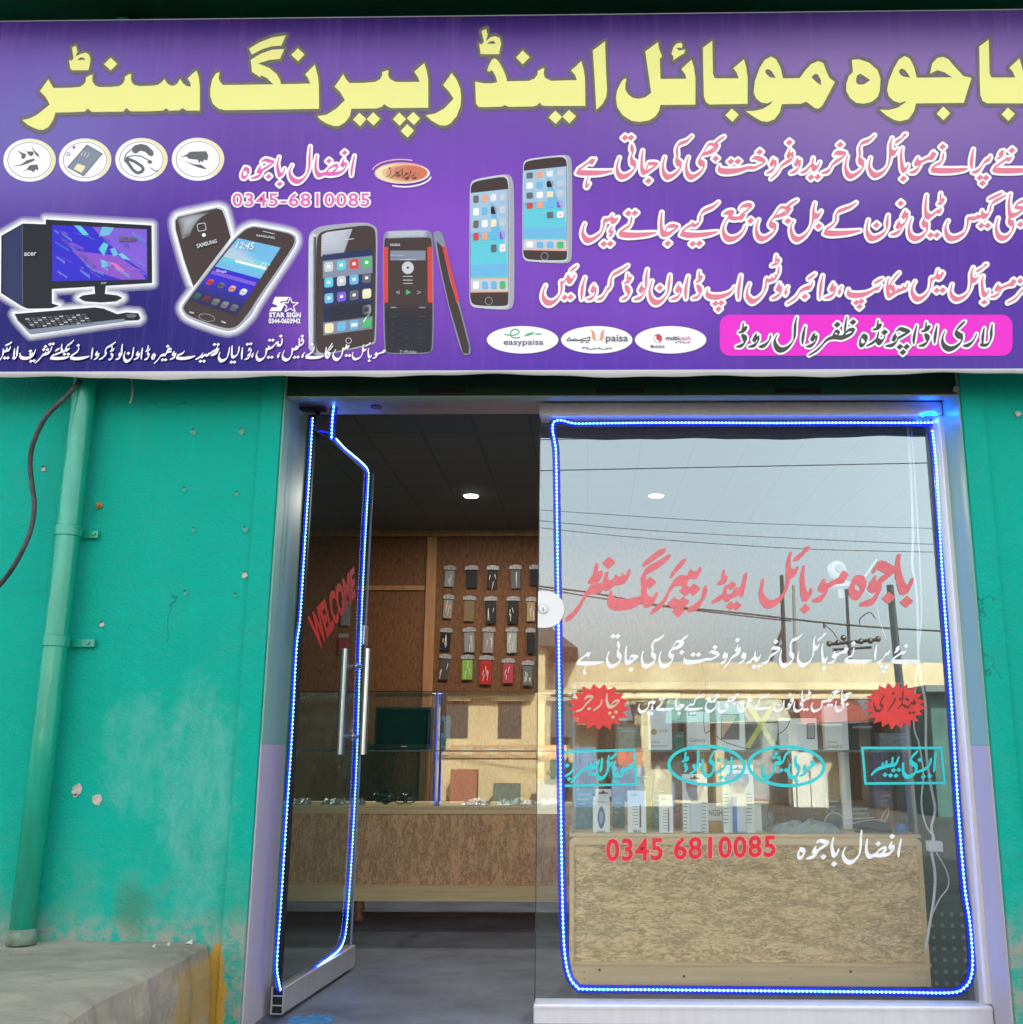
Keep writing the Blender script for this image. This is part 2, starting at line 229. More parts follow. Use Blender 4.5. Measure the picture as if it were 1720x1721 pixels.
'bajwa': ('E', 7.6, "402,148,.12 388,200,.5 390,250,.75 407,298,.9 435,283,.7 447,248,.2|d 407,375|255,185,.2 280,170,.5 320,180,.65 357,190,.2 310,225,.5 258,258,.5|242,230,.5 223,258,1 248,270,1|263,258,.3 245,295,.5 215,313,.65 165,328,.12|d 312,312|105,245,.7 135,255,.75 140,285,.6 115,318,.65 90,313,.5 90,275,.5 110,245,.6"),
'prop': ('E', 4.2, "d 1342,243|1352,258,.3 1345,292,.7 1312,318,.2|1400,262,.3 1392,292,.7 1342,328,.2|1395,280,.7 1420,282,.8 1432,258,.3|1408,235,.4 1398,250,.5|d 1405,305 1425,303|1450,245,.3 1448,302,.8|1482,270,.3 1472,300,.7 1442,325,.2|1475,292,.7 1500,285,.6|d 1480,325 1498,322 1490,335|1515,268,.6 1522,285,.7 1512,300,.6 1490,318,.2|1560,272,.3 1552,295,.7 1525,312,.2|d 1545,325 1562,322|1435,228,.4 1428,240,.4"),
'laen': ('G1', 4.7, "45,210,.3 45,260,.7 30,310,.7 0,350,.6 -30,370,.4|48,245,.5 85,230,.9 92,190,.3|92,228,.8 125,218,.9 137,178,.3|152,122,.6 115,145,.6 75,160,.3|d 65,325 105,325|237,178,.4 228,240,.9 225,290,.8 205,325,.8 172,325,.6|192,208,.4 188,270,.9 183,322,.7"),
'tashreef': ('G1', 4.7, "265,265,.3 272,310,.8 320,330,1 380,325,1 430,300,.7 452,270,.6 467,218,.3|398,262,.8 410,285,.8 432,280,.8 430,262,.7|d 402,235 408,368 448,362|682,178,.3 670,225,.7 640,262,.8 600,275,.8 560,290,.8 530,330,.7 465,392,.2|600,250,.3 605,278,.7|640,240,.3 640,265,.6|d 600,175 578,215 627,215 660,145 702,140"),
'keliye': ('G1', 4.7, "967,95,.3 930,135,.7 885,165,.7 868,200,.7 880,225,.9 912,203,.5|872,218,.6 830,242,.8 810,200,.7 815,148,.3|820,238,.7 770,265,.6 700,290,.5 672,315,.7|672,325,.9 750,332,1 850,325,.9 907,310,.2|778,203,.5 735,227,.6|d 850,275 900,275"),
'ne': ('G1', 4.7, "d 1030,160|1037,192,.3 1025,235,.7 980,270,.6 930,305,.7|935,325,.9 1000,335,1 1100,325,.9 1172,305,.2"),
'karwa': ('G1', 4.7, "1220,198,.3 1212,260,.95 1205,332,.4|1278,248,.6 1262,268,1 1285,285,1|1300,268,.5 1290,310,.7 1240,345,.2|1517,118,.3 1470,155,.7 1402,195,.7 1388,240,.6 1395,278,.8 1370,300,.7 1350,325,.7 1308,342,.2"),
'lod2': ('G1', 4.7, "1475,178,.3 1473,215,.6 1452,237,.3|1458,235,.3 1490,225,.5 1498,203,.4|1463,268,.5 1482,300,.9 1465,335,.8 1433,346,.3|1610,148,.3 1602,210,.8 1600,270,.7 1590,300,.6 1565,330,.7 1525,345,.2|1568,270,.8 1580,290,1"),
'daon2': ('G2', 4.7, "77,192,.3 68,260,.9 55,320,.8 15,360,1 -15,368,1 -45,340,.8 -50,290,.6 -35,245,.2|d 8,265|132,248,.6 118,268,1 140,285,1|152,268,.5 140,315,.7 85,345,.2|192,198,.3 183,260,.95 178,337,.4|267,163,.3 262,210,.6 238,237,.3|245,235,.3 278,225,.5 290,203,.4|260,258,.5 277,290,.9 260,330,.8 223,346,.3|340,275,.7 357,300,.8 345,330,.8 320,325,.7 320,295,.7 338,278,.5"),
'waghaira': ('G2', 4.7, "d 525,172|572,213,.4 545,203,.7 520,225,.8 532,243,.7 572,243,.4|530,245,.7 502,265,.8 497,290,.8|500,280,.8 460,287,.8 430,300,.7 400,345,.7 348,397,.2|d 457,350 497,350|608,248,.6 590,268,1 615,285,1|630,268,.5 615,315,.7 558,345,.2"),
'qaseede': ('G2', 4.7, "742,238,.4 720,265,.6 660,290,.6 645,315,.8|652,325,.9 720,332,1 820,320,.9 882,300,.2|987,263,.3 962,300,.8 930,325,.7 893,342,.2|960,305,.7 985,310,.9 1012,285,.6 1050,292,.7 1062,262,.3|1050,290,.7 1110,245,.6 1150,225,.6 1147,258,.6 1100,285,.8|1178,185,.6 1160,212,1 1185,225,.9|1197,208,.5 1170,260,.7 1120,285,.7|d 955,368 1002,368 1140,148 1187,148"),
'qawali': ('G2', 4.7, "1337,188,.3 1325,260,.9 1300,330,.8 1250,363,1 1212,353,1 1195,310,.7 1210,250,.2|1370,168,.3 1368,240,.8 1370,298,.9 1395,315,.9 1432,288,.6|d 1362,380 1402,380|1465,178,.3 1457,240,.8 1438,282,.7|1507,193,.3 1500,260,.95 1500,337,.4|1607,200,.6 1590,222,1|1622,218,.5 1612,262,.7 1580,290,.9|1607,285,.5 1592,320,.7 1538,346,.2|d 1573,145 1617,140|1652,262,.2 1632,288,.6 1642,305,1"),
'natain': ('G3', 4.7, "32,268,.2 8,320,.6 22,368,.9 62,383,1 112,348,.9 135,290,.8 135,235,.4|138,248,.6 172,237,.8 165,203,.3|172,237,.7 217,217,.8 237,188,.3|232,205,.6 258,165,.6 287,160,.8 280,187,.8 325,192,.8 337,150,.7 337,108,.3|d 180,128 222,128 323,75 165,348 208,348|312,288,.2 285,322,.6 295,340,1"),
'filmain': ('G3', 4.7, "367,263,.2 345,320,.6 357,363,.9 402,383,1 447,348,.9 468,290,.8 470,232,.4|470,250,.6 510,240,.9 547,225,.8 560,170,.6 560,103,.3|515,215,.9 530,222,.9|603,105,.6 588,132,1|613,125,.5 610,170,.7 570,195,.6 550,215,.7|d 600,75 500,348 543,345|630,288,.2 598,322,.6 608,340,1"),
'gane': ('G3', 4.7, "747,208,.3 740,260,.7 700,300,.6 645,330,.7|650,345,.9 730,352,1 820,345,.9 872,330,.2|d 725,185|907,222,.3 900,290,.9 907,338,.9 937,348,.9 952,310,.8 925,288,.8|983,172,.3 945,225,.7 920,275,.8|990,205,.3 960,240,.5 945,258,.4"),
'main2': ('G3', 4.7, "1027,253,.2 995,310,.6 1007,358,.9 1052,378,1 1097,338,.9 1115,280,.8 1120,228,.4|1122,245,.6 1158,228,.8 1165,188,.3|1165,215,.8 1190,222,1 1197,203,.8|d 1165,325 1205,325"),
'santar': ('H1', 16, "72,725,.25 130,680,.5 190,605,.55 235,520,.6 290,450,.8 360,440,.95 405,420,.9 430,370,.6 440,305,.25|430,380,.7 455,410,.9 500,390,.75 528,335,.25|520,375,.7 570,360,.65 595,318,.2|580,365,.7 625,345,.6 650,285,.25|347,222,.25 335,290,.5 288,372,.25|292,368,.3 370,345,.55 385,300,.45 345,325,.5|d 463,198"),
'nag': ('H1', 16, "980,85,.25 900,130,.6 795,210,.3|1022,142,.25 930,210,.65 825,268,.7 787,320,.6 790,420,.55 787,510,.7 730,560,.9 620,588,1 520,582,1 475,545,.7 480,485,.25|790,520,.7 830,568,.95 880,545,.75 907,492,.25|d 845,385"),
'repair': ('H1', 16, "868,657,.25 960,580,.5 1020,480,.6 1062,400,.8 1120,360,.9 1185,368,.9 1210,320,.6 1250,312,.6 1290,308,.6 1312,262,.2|1215,300,.4 1225,280,.2|1162,188,.5 1110,235,.6 1055,308,.4|d 1070,575 1155,570 1115,650 1180,455 1258,448|1362,432,.3 1350,510,.7 1300,590,.8 1215,635,.25"),
'aind': ('H1', 11, "1532,285,.25 1530,350,.5|1492,387,.3 1545,367,.6 1555,340,.4|1552,425,.25 1530,505,.7 1438,562,.25|1535,495,.5 1572,530,.8 1620,495,.6 1650,445,.25|1620,500,.5 1670,480,.6 1688,440,.25|d 1610,412|1738,308,.25 1720,400,.9 1703,502,.3|d 1600,600 1655,600"),
'bajwa2': ('H2', 16, "1110,345,.7 1170,355,.8 1190,420,.7 1150,485,.8 1092,465,.7 1087,390,.7 1115,345,.7|1285,262,.3 1330,212,.7 1400,240,.8 1465,258,.25 1400,310,.7 1330,365,.6|1285,345,.6 1262,395,1 1300,420,.9|1335,385,.5 1322,470,.6 1270,540,.65 1175,567,.25|d 1418,510|1508,135,.3 1498,230,.6 1512,320,.7 1550,430,.9 1600,420,.75 1628,352,.25|d 1580,545"),
'charger': ('I1', 5, "285,188,.3 310,165,.8 360,168,.3 320,210,.7 290,240,.6 260,280,.7 212,298,.3|d 325,275|440,198,.3 425,245,.8 368,287,.4|487,142,.4 483,200,.8 502,250,.9 545,255,.9 597,205,.3 555,207,.7 530,235,.4|d 512,315 568,305 540,350"),
'accessories': ('I1', 4.4, "442,728,.4 430,832,.7|412,742,.3 397,790,.8 350,805,.8 300,812,.7 240,850,.7 168,937,.3|375,765,.3 370,795,.6|345,775,.3 340,800,.6|310,785,.3 305,808,.6|187,788,.3 175,830,.8 150,860,.7 112,882,.3|d 128,788 330,862 366,868 145,910 187,908"),
'easyload': ('I1', 4.6, "1612,718,.4 1608,855,.8|1562,738,.3 1555,790,.8 1520,830,.7 1472,857,.3|d 1498,738 1520,895 1562,905|1457,658,.4 1425,710,.7 1420,750,1 1452,780,.9 1440,850,.8 1400,883,1 1362,858,.8 1345,800,.7 1350,738,.3|1312,658,.4 1308,760,.8 1295,820,.7 1232,867,.3|1268,790,.8 1285,808,1|1197,675,.4 1190,740,.7|1172,748,.4 1217,735,.5 1215,715,.4|1192,778,.6 1207,820,.9 1195,835,.6"),
'mobicash': ('I2', 4.6, "592,672,.5 615,690,1 595,700,1|605,680,.8 600,700,.9 560,728,.7 545,760,.6 508,782,.3|540,710,.8 535,728,1|465,632,.4 468,690,.9 492,722,.9 485,770,.8 450,797,1 417,780,.8 408,740,.7 425,690,.3|d 475,825|445,568,.3 385,615,.7 370,660,.7 345,682,.8 300,685,.7 290,750,.8 240,797,1 207,775,.8 210,705,.3|340,652,.3 335,680,.6|d 310,605 292,635 330,637 350,738 388,738"),
'easypay': ('I2', 5, "1588,602,.4 1580,738,.9|1552,648,.3 1540,700,.8 1500,730,.7 1445,752,.3|d 1465,655 1492,790 1543,785|1442,588,.4 1390,650,.7 1408,688,1 1432,702,.9 1425,760,.8 1370,792,1 1332,760,.8 1328,685,.3|1292,638,.3 1270,690,.9 1220,700,.8 1150,720,.8 1110,740,.7 1078,772,.4|1245,640,.3 1240,695,.7|1195,670,.3 1195,700,.6|1165,685,.3 1165,712,.6|d 1185,775 1228,780 1252,738 1295,735 1272,782"),
'handfree': ('I2', 4, "1175,142,.4 1145,200,.7 1165,230,1 1140,263,.9 1107,250,.8 1093,198,.3|1262,165,.9 1258,190,.8 1240,215,.7 1208,262,.3|d 1250,120|1327,108,.4 1320,200,.8 1288,242,.3|1320,210,.6 1370,232,.9 1395,200,.5 1425,205,.9 1415,175,.5|1350,160,.4 1372,175,.6|d 1383,278 1412,275 1305,165"),
}
HEADING = ["K1 180,772 240,760 300,730 350,690 402,648 370,590 322,540 355,495 390,445 420,500 432,516 560,514 640,508 670,490 690,465 692,432 720,415 746,406 742,440 745,465 765,495 800,508 900,507 960,500 990,480 1003,450 1005,425 1030,408 1056,402 1052,440 1060,470 1080,492 1120,500 1220,498 1270,490 1300,470 1322,445 1345,480 1375,498 1400,498 1430,475 1447,442 1470,475 1500,500 1534,505 1530,475 1508,438 1550,400 1580,375 1598,430 1606,500 1606,697 1500,696 1468,677 1440,695 1360,697 1335,678 1310,697 1200,703 1050,703 1018,677 990,705 740,708 707,680 680,705 550,711 447,712 430,770 390,830 345,852 310,850 260,830 215,805",
"K1 580,190 612,177 620,210 625,222 615,245 612,262 650,240 690,232 715,245 728,280 722,330 712,373 580,373 565,355 557,292 575,296 592,280", "-K1 618,292 650,268 680,275 688,290", "K1 890,272 943,322 892,375 837,324",
"K2 135,388 110,400 80,450 66,520 66,580 85,640 130,680 185,694 600,688 939,683 938,500 930,420 905,328 868,365 828,405 850,435 868,480 634,486 625,450 600,405 540,355 450,318 540,290 625,282 660,202 560,208 470,240 390,290 400,385 468,430 470,412 520,435 572,486 250,491 165,491 140,460 132,430 140,400",
"K2 378,200 460,150 560,110 672,93 636,176 560,180 480,205 400,248", "K2 768,197 823,246 772,301 716,250",
"K2 926,742 1000,730 1080,680 1147,612 1110,550 1064,504 1100,455 1133,405 1160,450 1182,476 1300,474 1390,466 1430,445 1445,415 1447,388 1475,378 1497,370 1494,410 1505,440 1550,466 1620,468 1747,466 1734,430 1704,385 1784,315 1804,380 1816,450 1816,674 1520,677 1490,665 1462,645 1440,668 1400,680 1199,682 1185,745 1150,790 1100,820 1060,822 1000,800 950,770",
"K2 1262,714 1319,765 1270,822 1212,770", "K2 1375,710 1429,762 1378,817 1322,765", "K2 1582,711 1638,765 1588,819 1533,767", "K3 72,707 126,760 76,813 20,758", "K2 1647,805 1702,857 1650,913 1595,860",
"K3 172,735 250,720 320,680 395,602 360,545 310,492 350,440 380,395 420,450 448,520 456,590 450,660 420,740 370,800 330,818 280,812 220,780",
"K3 568,465 640,478 700,478 746,470 735,425 705,375 690,375 685,384 665,378 675,340 700,290 725,276 755,300 790,360 815,420 824,462 1000,458 1045,440 1068,410 1072,380 1095,365 1124,353 1118,400 1130,435 1180,458 1385,452 1370,410 1338,375 1385,335 1420,298 1438,360 1450,430 1453,659 1140,660 1105,655 1085,632 1065,655 1030,664 840,667 820,660 808,652 780,665 640,670 595,666 575,640",
"K3 1513,213 1560,180 1611,140 1618,350 1627,540 1620,590 1590,645 1541,690 1528,450",
"K3 620,60 657,39 662,70 670,80 660,120 655,140 690,108 730,100 765,115 777,160 768,200 760,244 630,244 612,240 600,160 620,165 638,145", "-K3 662,160 690,140 720,138 732,160",
"K3 950,215 1007,268 950,326 897,270", "K3 1212,697 1266,748 1216,805 1158,752", "K3 1320,691 1378,742 1326,800 1268,746",
"K4 152,437 158,450 150,480 150,530 175,570 210,595 260,602 310,590 357,555 340,430 310,222 412,147 420,200 444,262 426,285 432,443 640,441 630,405 600,363 640,325 681,287 700,350 712,430 712,649 431,652 420,700 390,745 340,775 270,788 200,780 130,735 85,670 75,600 82,540 110,480 130,450",
"K4 532,294 538,265 520,240 535,190 560,160 595,152 608,165 605,195 575,190 560,200 585,215 630,205 625,235 580,262",
"K4 772,192 848,137 853,400 865,435 890,438 1060,438 1045,395 1017,356 1060,320 1102,284 1120,350 1131,430 1131,643 825,648 795,625 780,580", "K4 1005,680 1061,730 1010,787 953,734",
"K4 1320,262 1360,285 1395,350 1415,438 1550,436 1590,380 1640,325 1699,300 1739,315 1764,380 1789,435 1832,467 1774,580 1729,660 1699,682 1669,675 1624,640 1600,625 1560,642 1405,645 1390,710 1350,765 1290,788 1240,780 1180,745 1115,700 1180,700 1250,685 1310,650 1356,590 1330,620 1290,640 1240,632 1200,600 1180,550 1190,460 1230,350 1270,290",
"-K4 1273,375 1295,362 1325,380 1358,436 1310,430 1278,400", "-K5 20,430 45,403 70,405 95,450 97,492 60,470",
"K5 345,290 400,285 480,310 550,370 574,440 568,540 550,590 500,628 440,641 380,635 330,595 300,540 300,480 320,420 352,388", "-K5 378,450 385,415 415,400 492,452 440,487 400,488 380,475",
"K5 768,258 810,280 845,350 864,433 1150,430 1090,390 1030,372 972,400 990,320 1030,275 1075,266 1120,285 1175,350 1240,420 1304,435 1275,530 1243,635 858,639 845,700 800,765 730,783 680,770 620,735 568,690 640,692 710,675 770,635 805,583 780,620 730,636 680,620 640,580 627,530 640,460 680,360 720,290", "-K5 722,385 735,360 765,365 795,400 812,433 760,425 735,410",
"K5 1078,663 1134,717 1080,774 1025,722",
"K5 1367,183 1443,127 1450,400 1465,430 1490,432 1655,431 1640,390 1610,352 1690,277 1720,380 1726,430 1726,639 1430,638 1395,620 1376,570 1370,400", "K5 1598,672 1653,724 1602,780 1546,728"]

NIB = math.radians(62)
def word_shapes(name, bbox=None, xf=None, bold=1.0):
    """convex pieces (n,2) in photo pixels plus a round radius, for one traced word"""
    fr, L, txt = WD[name]
    ox, oy, s = FR[fr]
    out = []
    n = np.array([math.cos(NIB), -math.sin(NIB)])
    for st in txt.split('|'):
        kind = 's'
        if st[0] in 'dpn': kind, st = st[0], st[1:]
        pts = np.array([[float(v) for v in (p.split(',') + ['.3'])[:3]] for p in st.split()])
        pts[:, :2] = pts[:, :2] / s + (ox, oy)
        if kind == 'd':
            for x, y, _ in pts:
                a, b = .58 * L, .52 * L
                out.append((np.array([[x - a, y + .06 * L], [x + .04 * L, y - b], [x + a, y - .06 * L], [x - .04 * L, y + b]]), .0))
            continue
        if len(pts) <= 4 and pts[:, 2].max() >= .95 and np.hypot(*np.ptp(pts[:, :2], axis=0)) < 1.15 * L:
            c = pts[:, :2].mean(0); a_ = np.linspace(0, 2 * math.pi, 9)[:-1]
            out.append((np.stack([c[0] + .34 * L * np.cos(a_), c[1] + .40 * L * np.sin(a_)], 1), 0.0))
        q = np.vstack([2 * pts[0] - pts[1], pts, 2 * pts[-1] - pts[-2]])
        dense = []
        for i in range(1, len(q) - 2):
            for t in np.arange(0, 1, .2):
                p0, p1, p2, p3 = q[i - 1:i + 3]
                dense.append(.5 * (2 * p1 + (p2 - p0) * t + (2 * p0 - 5 * p1 + 4 * p2 - p3) * t * t + (3 * p1 - p0 - 3 * p2 + p3) * t ** 3))
        dense.append(q[-2]); dense = np.array(dense)
        h = n[None] * (np.clip(dense[:, 2:3], .05, 2) * L * .5)
        A, B = dense[:, :2] + h, dense[:, :2] - h
        for i in range(len(dense) - 1):
            out.append((np.array([A[i], A[i + 1], B[i + 1], B[i]]), .055 * L))
    if bbox or xf:
        allp = np.vstack([p for p, _ in out])
        lo, hi = allp.min(0), allp.max(0)
        if bbox:
            sx, sy = (bbox[2] - bbox[0]) / (hi[0] - lo[0]), (bbox[3] - bbox[1]) / (hi[1] - lo[1])
            tx, ty = bbox[0] - lo[0] * sx, bbox[1] - lo[1] * sy
        else:
            sx, sy, tx, ty = xf
        k = math.sqrt(abs(sx * sy))
        out = [(p * (sx, sy) + (tx, ty), r * k * bold) for p, r in out]
    return out

def quad_sdf(P, X, Y):
    """signed distance to a convex/simple polygon"""
    d2 = np.full(X.shape, 1e9); inside = np.zeros(X.shape, bool)
    m = len(P)
    for i in range(m):
        ax, ay = P[i]; bx, by = P[(i + 1) % m]
        ex, ey = bx - ax, by - ay
        wx, wy = X - ax, Y - ay
        t = np.clip((wx * ex + wy * ey) / (ex * ex + ey * ey + 1e-9), 0, 1)
        d2 = np.minimum(d2, (wx - ex * t) ** 2 + (wy - ey * t) ** 2)
        c = (ay > Y) != (by > Y)
        inside ^= c & (X < (bx - ax) * (Y - ay) / (by - ay + 1e-12) + ax)
    return np.where(inside, -1, 1) * np.sqrt(d2)

class Field:
    def __init__(s, x0, y0, x1, y1, res=2.0, pad=6):
        s.x0, s.y0, s.res, s.pad = x0, y0, res, pad
        s.X = x0 + np.arange(int((x1 - x0) * res) + 1) / res
        s.Y = y0 + np.arange(int((y1 - y0) * res) + 1) / res
        s.F = np.full((len(s.Y), len(s.X)), 30.0)
    def add(s, P, r=0.0, cut=False):
        P = np.asarray(P, float)
        lo, hi = P.min(0) - s.pad - r, P.max(0) + s.pad + r
        i0, i1 = np.searchsorted(s.X, [lo[0], hi[0]]); j0, j1 = np.searchsorted(s.Y, [lo[1], hi[1]])
        if i0 >= i1 or j0 >= j1: return
        X, Y = np.meshgrid(s.X[i0:i1], s.Y[j0:j1])
        d = quad_sdf(P, X, Y) - r
        V = s.F[j0:j1, i0:i1]
        s.F[j0:j1, i0:i1] = np.maximum(V, -d) if cut else np.minimum(V, d)
    def words(s, L):
        for w in L:
            w = (w,) if isinstance(w, str) else w
            for P, r in word_shapes(*w): s.add(P, r)
        return s
    def contours(s, iso=0.0):
        """marching squares with linear interpolation -> closed loops in photo pixels"""
        F = s.F - iso
        F = np.where(np.abs(F) < 1e-6, 1e-6, F)
        F = np.pad(F, 1, constant_values=30.0)
        I = F < 0
        code = I[:-1, :-1] * 1 + I[:-1, 1:] * 2 + I[1:, 1:] * 4 + I[1:, :-1] * 8
        js, is_ = np.nonzero((code > 0) & (code < 15))
        T = {1: ((3, 0),), 2: ((0, 1),), 3: ((3, 1),), 4: ((1, 2),), 5: ((3, 2), (1, 0)), 6: ((0, 2),), 7: ((3, 2),), 8: ((2, 3),), 9: ((2, 0),),
             10: ((0, 3), (2, 1)), 11: ((2, 1),), 12: ((1, 3),), 13: ((1, 0),), 14: ((0, 3),)}
        nxt = {}
        def key(j, i, e):
            return (j, i, 0) if e == 0 else (j, i + 1, 1) if e == 1 else (j + 1, i, 0) if e == 2 else (j, i, 1)
        for j, i in zip(js.tolist(), is_.tolist()):
            for a, b in T[int(code[j, i])]:
                nxt[key(j, i, a)] = key(j, i, b)
        loops = []
        while nxt:
            k0, k = next(iter(nxt.items())); loop = [k0]; del nxt[k0]
            while k != k0 and k in nxt:
                loop.append(k); k = nxt.pop(k)
            if len(loop) < 5: continue
            pts = []
            for j, i, e in loop:
                a = F[j, i]; b = F[j, i + 1] if e == 0 else F[j + 1, i]
                t = a / (a - b)
                x, y = (i - 1 + (t if e == 0 else 0)), (j - 1 + (t if e == 1 else 0))
                pts.append((s.x0 + x / s.res, s.y0 + y / s.res))
            pts = np.array(pts)
            loops.append(simplify(pts, .045))
        return [l for l in loops if len(l) >= 4]

def simplify(p, tol):
    """greedy: drop points that lie within tol of the chord"""
    n = len(p); out = [0]; i = 0
    while i < n - 1:
        k = min(i + 8, n - 1)
        while k > i + 1:
            a, b = p[i], p[k]; e = b - a; L = math.hypot(*e) + 1e-9
            w = p[i + 1:k] - a
            if np.abs(w[:, 0] * e[1] - w[:, 1] * e[0]).max() / L < tol: break
            k -= 1
        out.append(k); i = k
    if out[-1] == n - 1 and len(out) > 3 and np.hypot(*(p[out[-1]] - p[0])) < .2: out.pop()
    return p[out]
# ---------------------------------------------------------------- flat prints and cut vinyl laid on a real plane
class Plane:
    def __init__(s, n, d): s.n = np.array(n, float) / np.linalg.norm(n); s.d = d / np.linalg.norm(n)
    def at(s, px, py, off=0.0): return on_plane(px, py, s.n, s.d + off)
PB = Plane((0, 1, 0), BAN); PG = Plane((0, 1, 0), GLASS)
_layer = {}
def fill_loops(loops):
    """2D loops (outer and holes) -> triangulated verts, faces"""
    cu = bpy.data.curves.new('tmp', 'CURVE'); cu.dimensions = '2D'; cu.fill_mode = 'BOTH'
    for lp in loops:
        sp = cu.splines.new('POLY'); sp.points.add(len(lp) - 1)
        sp.points.foreach_set('co', np.column_stack([lp[:, 0], -lp[:, 1], np.zeros(len(lp)), np.ones(len(lp))]).ravel()); sp.use_cyclic_u = True
    o = bpy.data.objects.new('tmp', cu); COL.objects.link(o)
    me = o.to_mesh(); V = np.array([v.co[:2] for v in me.vertices]) if len(me.vertices) else np.zeros((0, 2)); F = [tuple(p.vertices) for p in me.polygons]
    o.to_mesh_clear(); bpy.data.objects.remove(o); bpy.data.curves.remove(cu)
    if len(V): V[:, 1] *= -1
    return V, F
def decal(name, V, F, m, plane, parent, layer):
    """a film lying layer x 0.5 mm in front of its plane"""
    if not len(V): return None
    W3 = [plane.at(x, y, -layer * .0005) for x, y in V]
    return mesh(name, W3, F, m, parent)
def film(name, field, iso, m, plane, parent, layer):
    V, F = fill_loops(field.contours(iso)); return decal(name, V, F, m, plane, parent, layer)
def rounded(pts, n=2, q=.22):
    """round the corners of an outline"""
    for _ in range(n):
        o = []
        for i in range(len(pts)):
            a, b = np.array(pts[i], float), np.array(pts[(i + 1) % len(pts)], float); o += [tuple(a * (1 - q) + b * q), tuple(a * q + b * (1 - q))]
        pts = o
    return pts
class Art:
    """a stack of flat printed shapes of one colour group, each a hair in front of the last"""
    def __init__(s, plane, parent, layer): s.pl, s.pa, s.la, s.by = plane, parent, layer, {}
    def poly(s, m, pts):
        s.la += .12
        V, F = s.by.setdefault(m.name, ([], [])); k = len(V)
        V += [s.pl.at(x, y, -s.la * .0005) for x, y in pts]; F.append(tuple(range(k, k + len(pts)))); return s
    def ell(s, m, cx, cy, rx, ry, n=40, rot=0, a0=0, a1=360):
        a = np.radians(np.linspace(a0, a1, n + (a1 - a0 < 360))[:None if a1 - a0 < 360 else n])
        c, q = math.cos(R(rot)), math.sin(R(rot))
        return s.poly(m, [(cx + rx * math.cos(t) * c - ry * math.sin(t) * q, cy + rx * math.cos(t) * q + ry * math.sin(t) * c) for t in a])
    def line(s, m, pts, w):
        pts = np.array(pts, float)
        for a, b in zip(pts[:-1], pts[1:]):
            d = (b - a) / (np.hypot(*(b - a)) + 1e-9); n = np.array([-d[1], d[0]]) * w / 2
            s.poly(m, [a + n, b + n, b - n, a - n])
        return s
    def rq(s, m, C, u0=0, v0=0, u1=1, v1=1, r=0.0, asp=1.0):
        """rounded rectangle in the u,v space of the quad C (tl, tr, br, bl)"""
        C = np.array(C, float); pts = []
        ru, rv = r, r * asp
        for cu, cv, a in ((u1 - ru, v0 + rv, -90), (u1 - ru, v1 - rv, 0), (u0 + ru, v1 - rv, 90), (u0 + ru, v0 + rv, 180)):
            for k in range(5 if r else 1):
                t = R(a + k * 22.5); pts.append((cu + ru * math.cos(t), cv + rv * math.sin(t)))
        return s.poly(m, [C[0] * (1 - u) * (1 - v) + C[1] * u * (1 - v) + C[2] * u * v + C[3] * (1 - u) * v for u, v in pts])
    def build(s, name, label=None):
        V, F, M, mi = [], [], [], []
        for k, (mn, (v, f)) in enumerate(s.by.items()):
            b = len(V); V += v; F += [tuple(i + b for i in q) for q in f]; M.append(bpy.data.materials[mn]); mi += [k] * len(f)
        o = mesh(name, V, F, M[0], s.pa)
        for m in M[1:]: o.data.materials.append(m)
        o.data.polygons.foreach_set('material_index', mi)
        if label: o['label'] = label
def text_vf(body, offset=0.0, spacing=1.0, shear=0.0):
    cu = bpy.data.curves.new('tmp', 'FONT'); cu.body = body; cu.offset = offset; cu.space_character = spacing; cu.resolution_u = 3; cu.shear = shear
    cu.fill_mode = 'FRONT' if hasattr(cu, 'fill_mode') else cu.fill_mode
    o = bpy.data.objects.new('tmp', cu); COL.objects.link(o); me = o.to_mesh()
    V = np.array([v.co[:2] for v in me.vertices]); F = [tuple(p.vertices) for p in me.polygons]
    o.to_mesh_clear(); bpy.data.objects.remove(o); bpy.data.curves.remove(cu); return V, F
def text(name, body, quad, m, plane, parent, layer, offset=0.0, ref=None, spacing=1.0, shear=0.0):
    """text stretched to the pixel quad (tl, tr, br, bl); ref = vertical extent source so outlines keep register"""
    V, F = text_vf(body, offset, spacing, shear)
    V0, _ = text_vf(body, 0.0, spacing, shear) if ref is None else text_vf(ref, 0.0, spacing, shear)
    lo, hi = V0.min(0), V0.max(0)
    uv = (V - lo) / (hi - lo); C = np.array(quad, float)
    u, v = uv[:, :1], 1 - uv[:, 1:]
    X = C[0] * (1 - u) * (1 - v) + C[1] * u * (1 - v) + C[2] * u * v + C[3] * (1 - u) * v
    return decal(name, X, F, m, plane, parent, layer)
def box4(x0, y0, x1, y1): return [(x0, y0), (x1, y0), (x1, y1), (x0, y1)]
# ---------------------------------------------------------------- ground, street
GZ = -0.55
def ground_mat(name, c1, c2, sc, rough=.9, bump=.3):
    return mat(name, c1, rough, col2=c2, vscale=sc, bump=bump, bscale=sc * 12)
g = mesh('ground', [(-300, -300, GZ), (300, -300, GZ), (300, 200, GZ), (-300, 200, GZ)], [(0, 1, 2, 3)], ground_mat('dusty_ground', (.115, .105, .088), (.075, .068, .058), 2)); tag(g, kind='structure')
rd = mesh('road', [(-300, -18, GZ + .004), (300, -18, GZ + .004), (300, -8, GZ + .004), (-300, -8, GZ + .004)], [(0, 1, 2, 3)], ground_mat('asphalt', (.085, .08, .078), (.05, .05, .05), 3)); tag(rd, kind='structure')

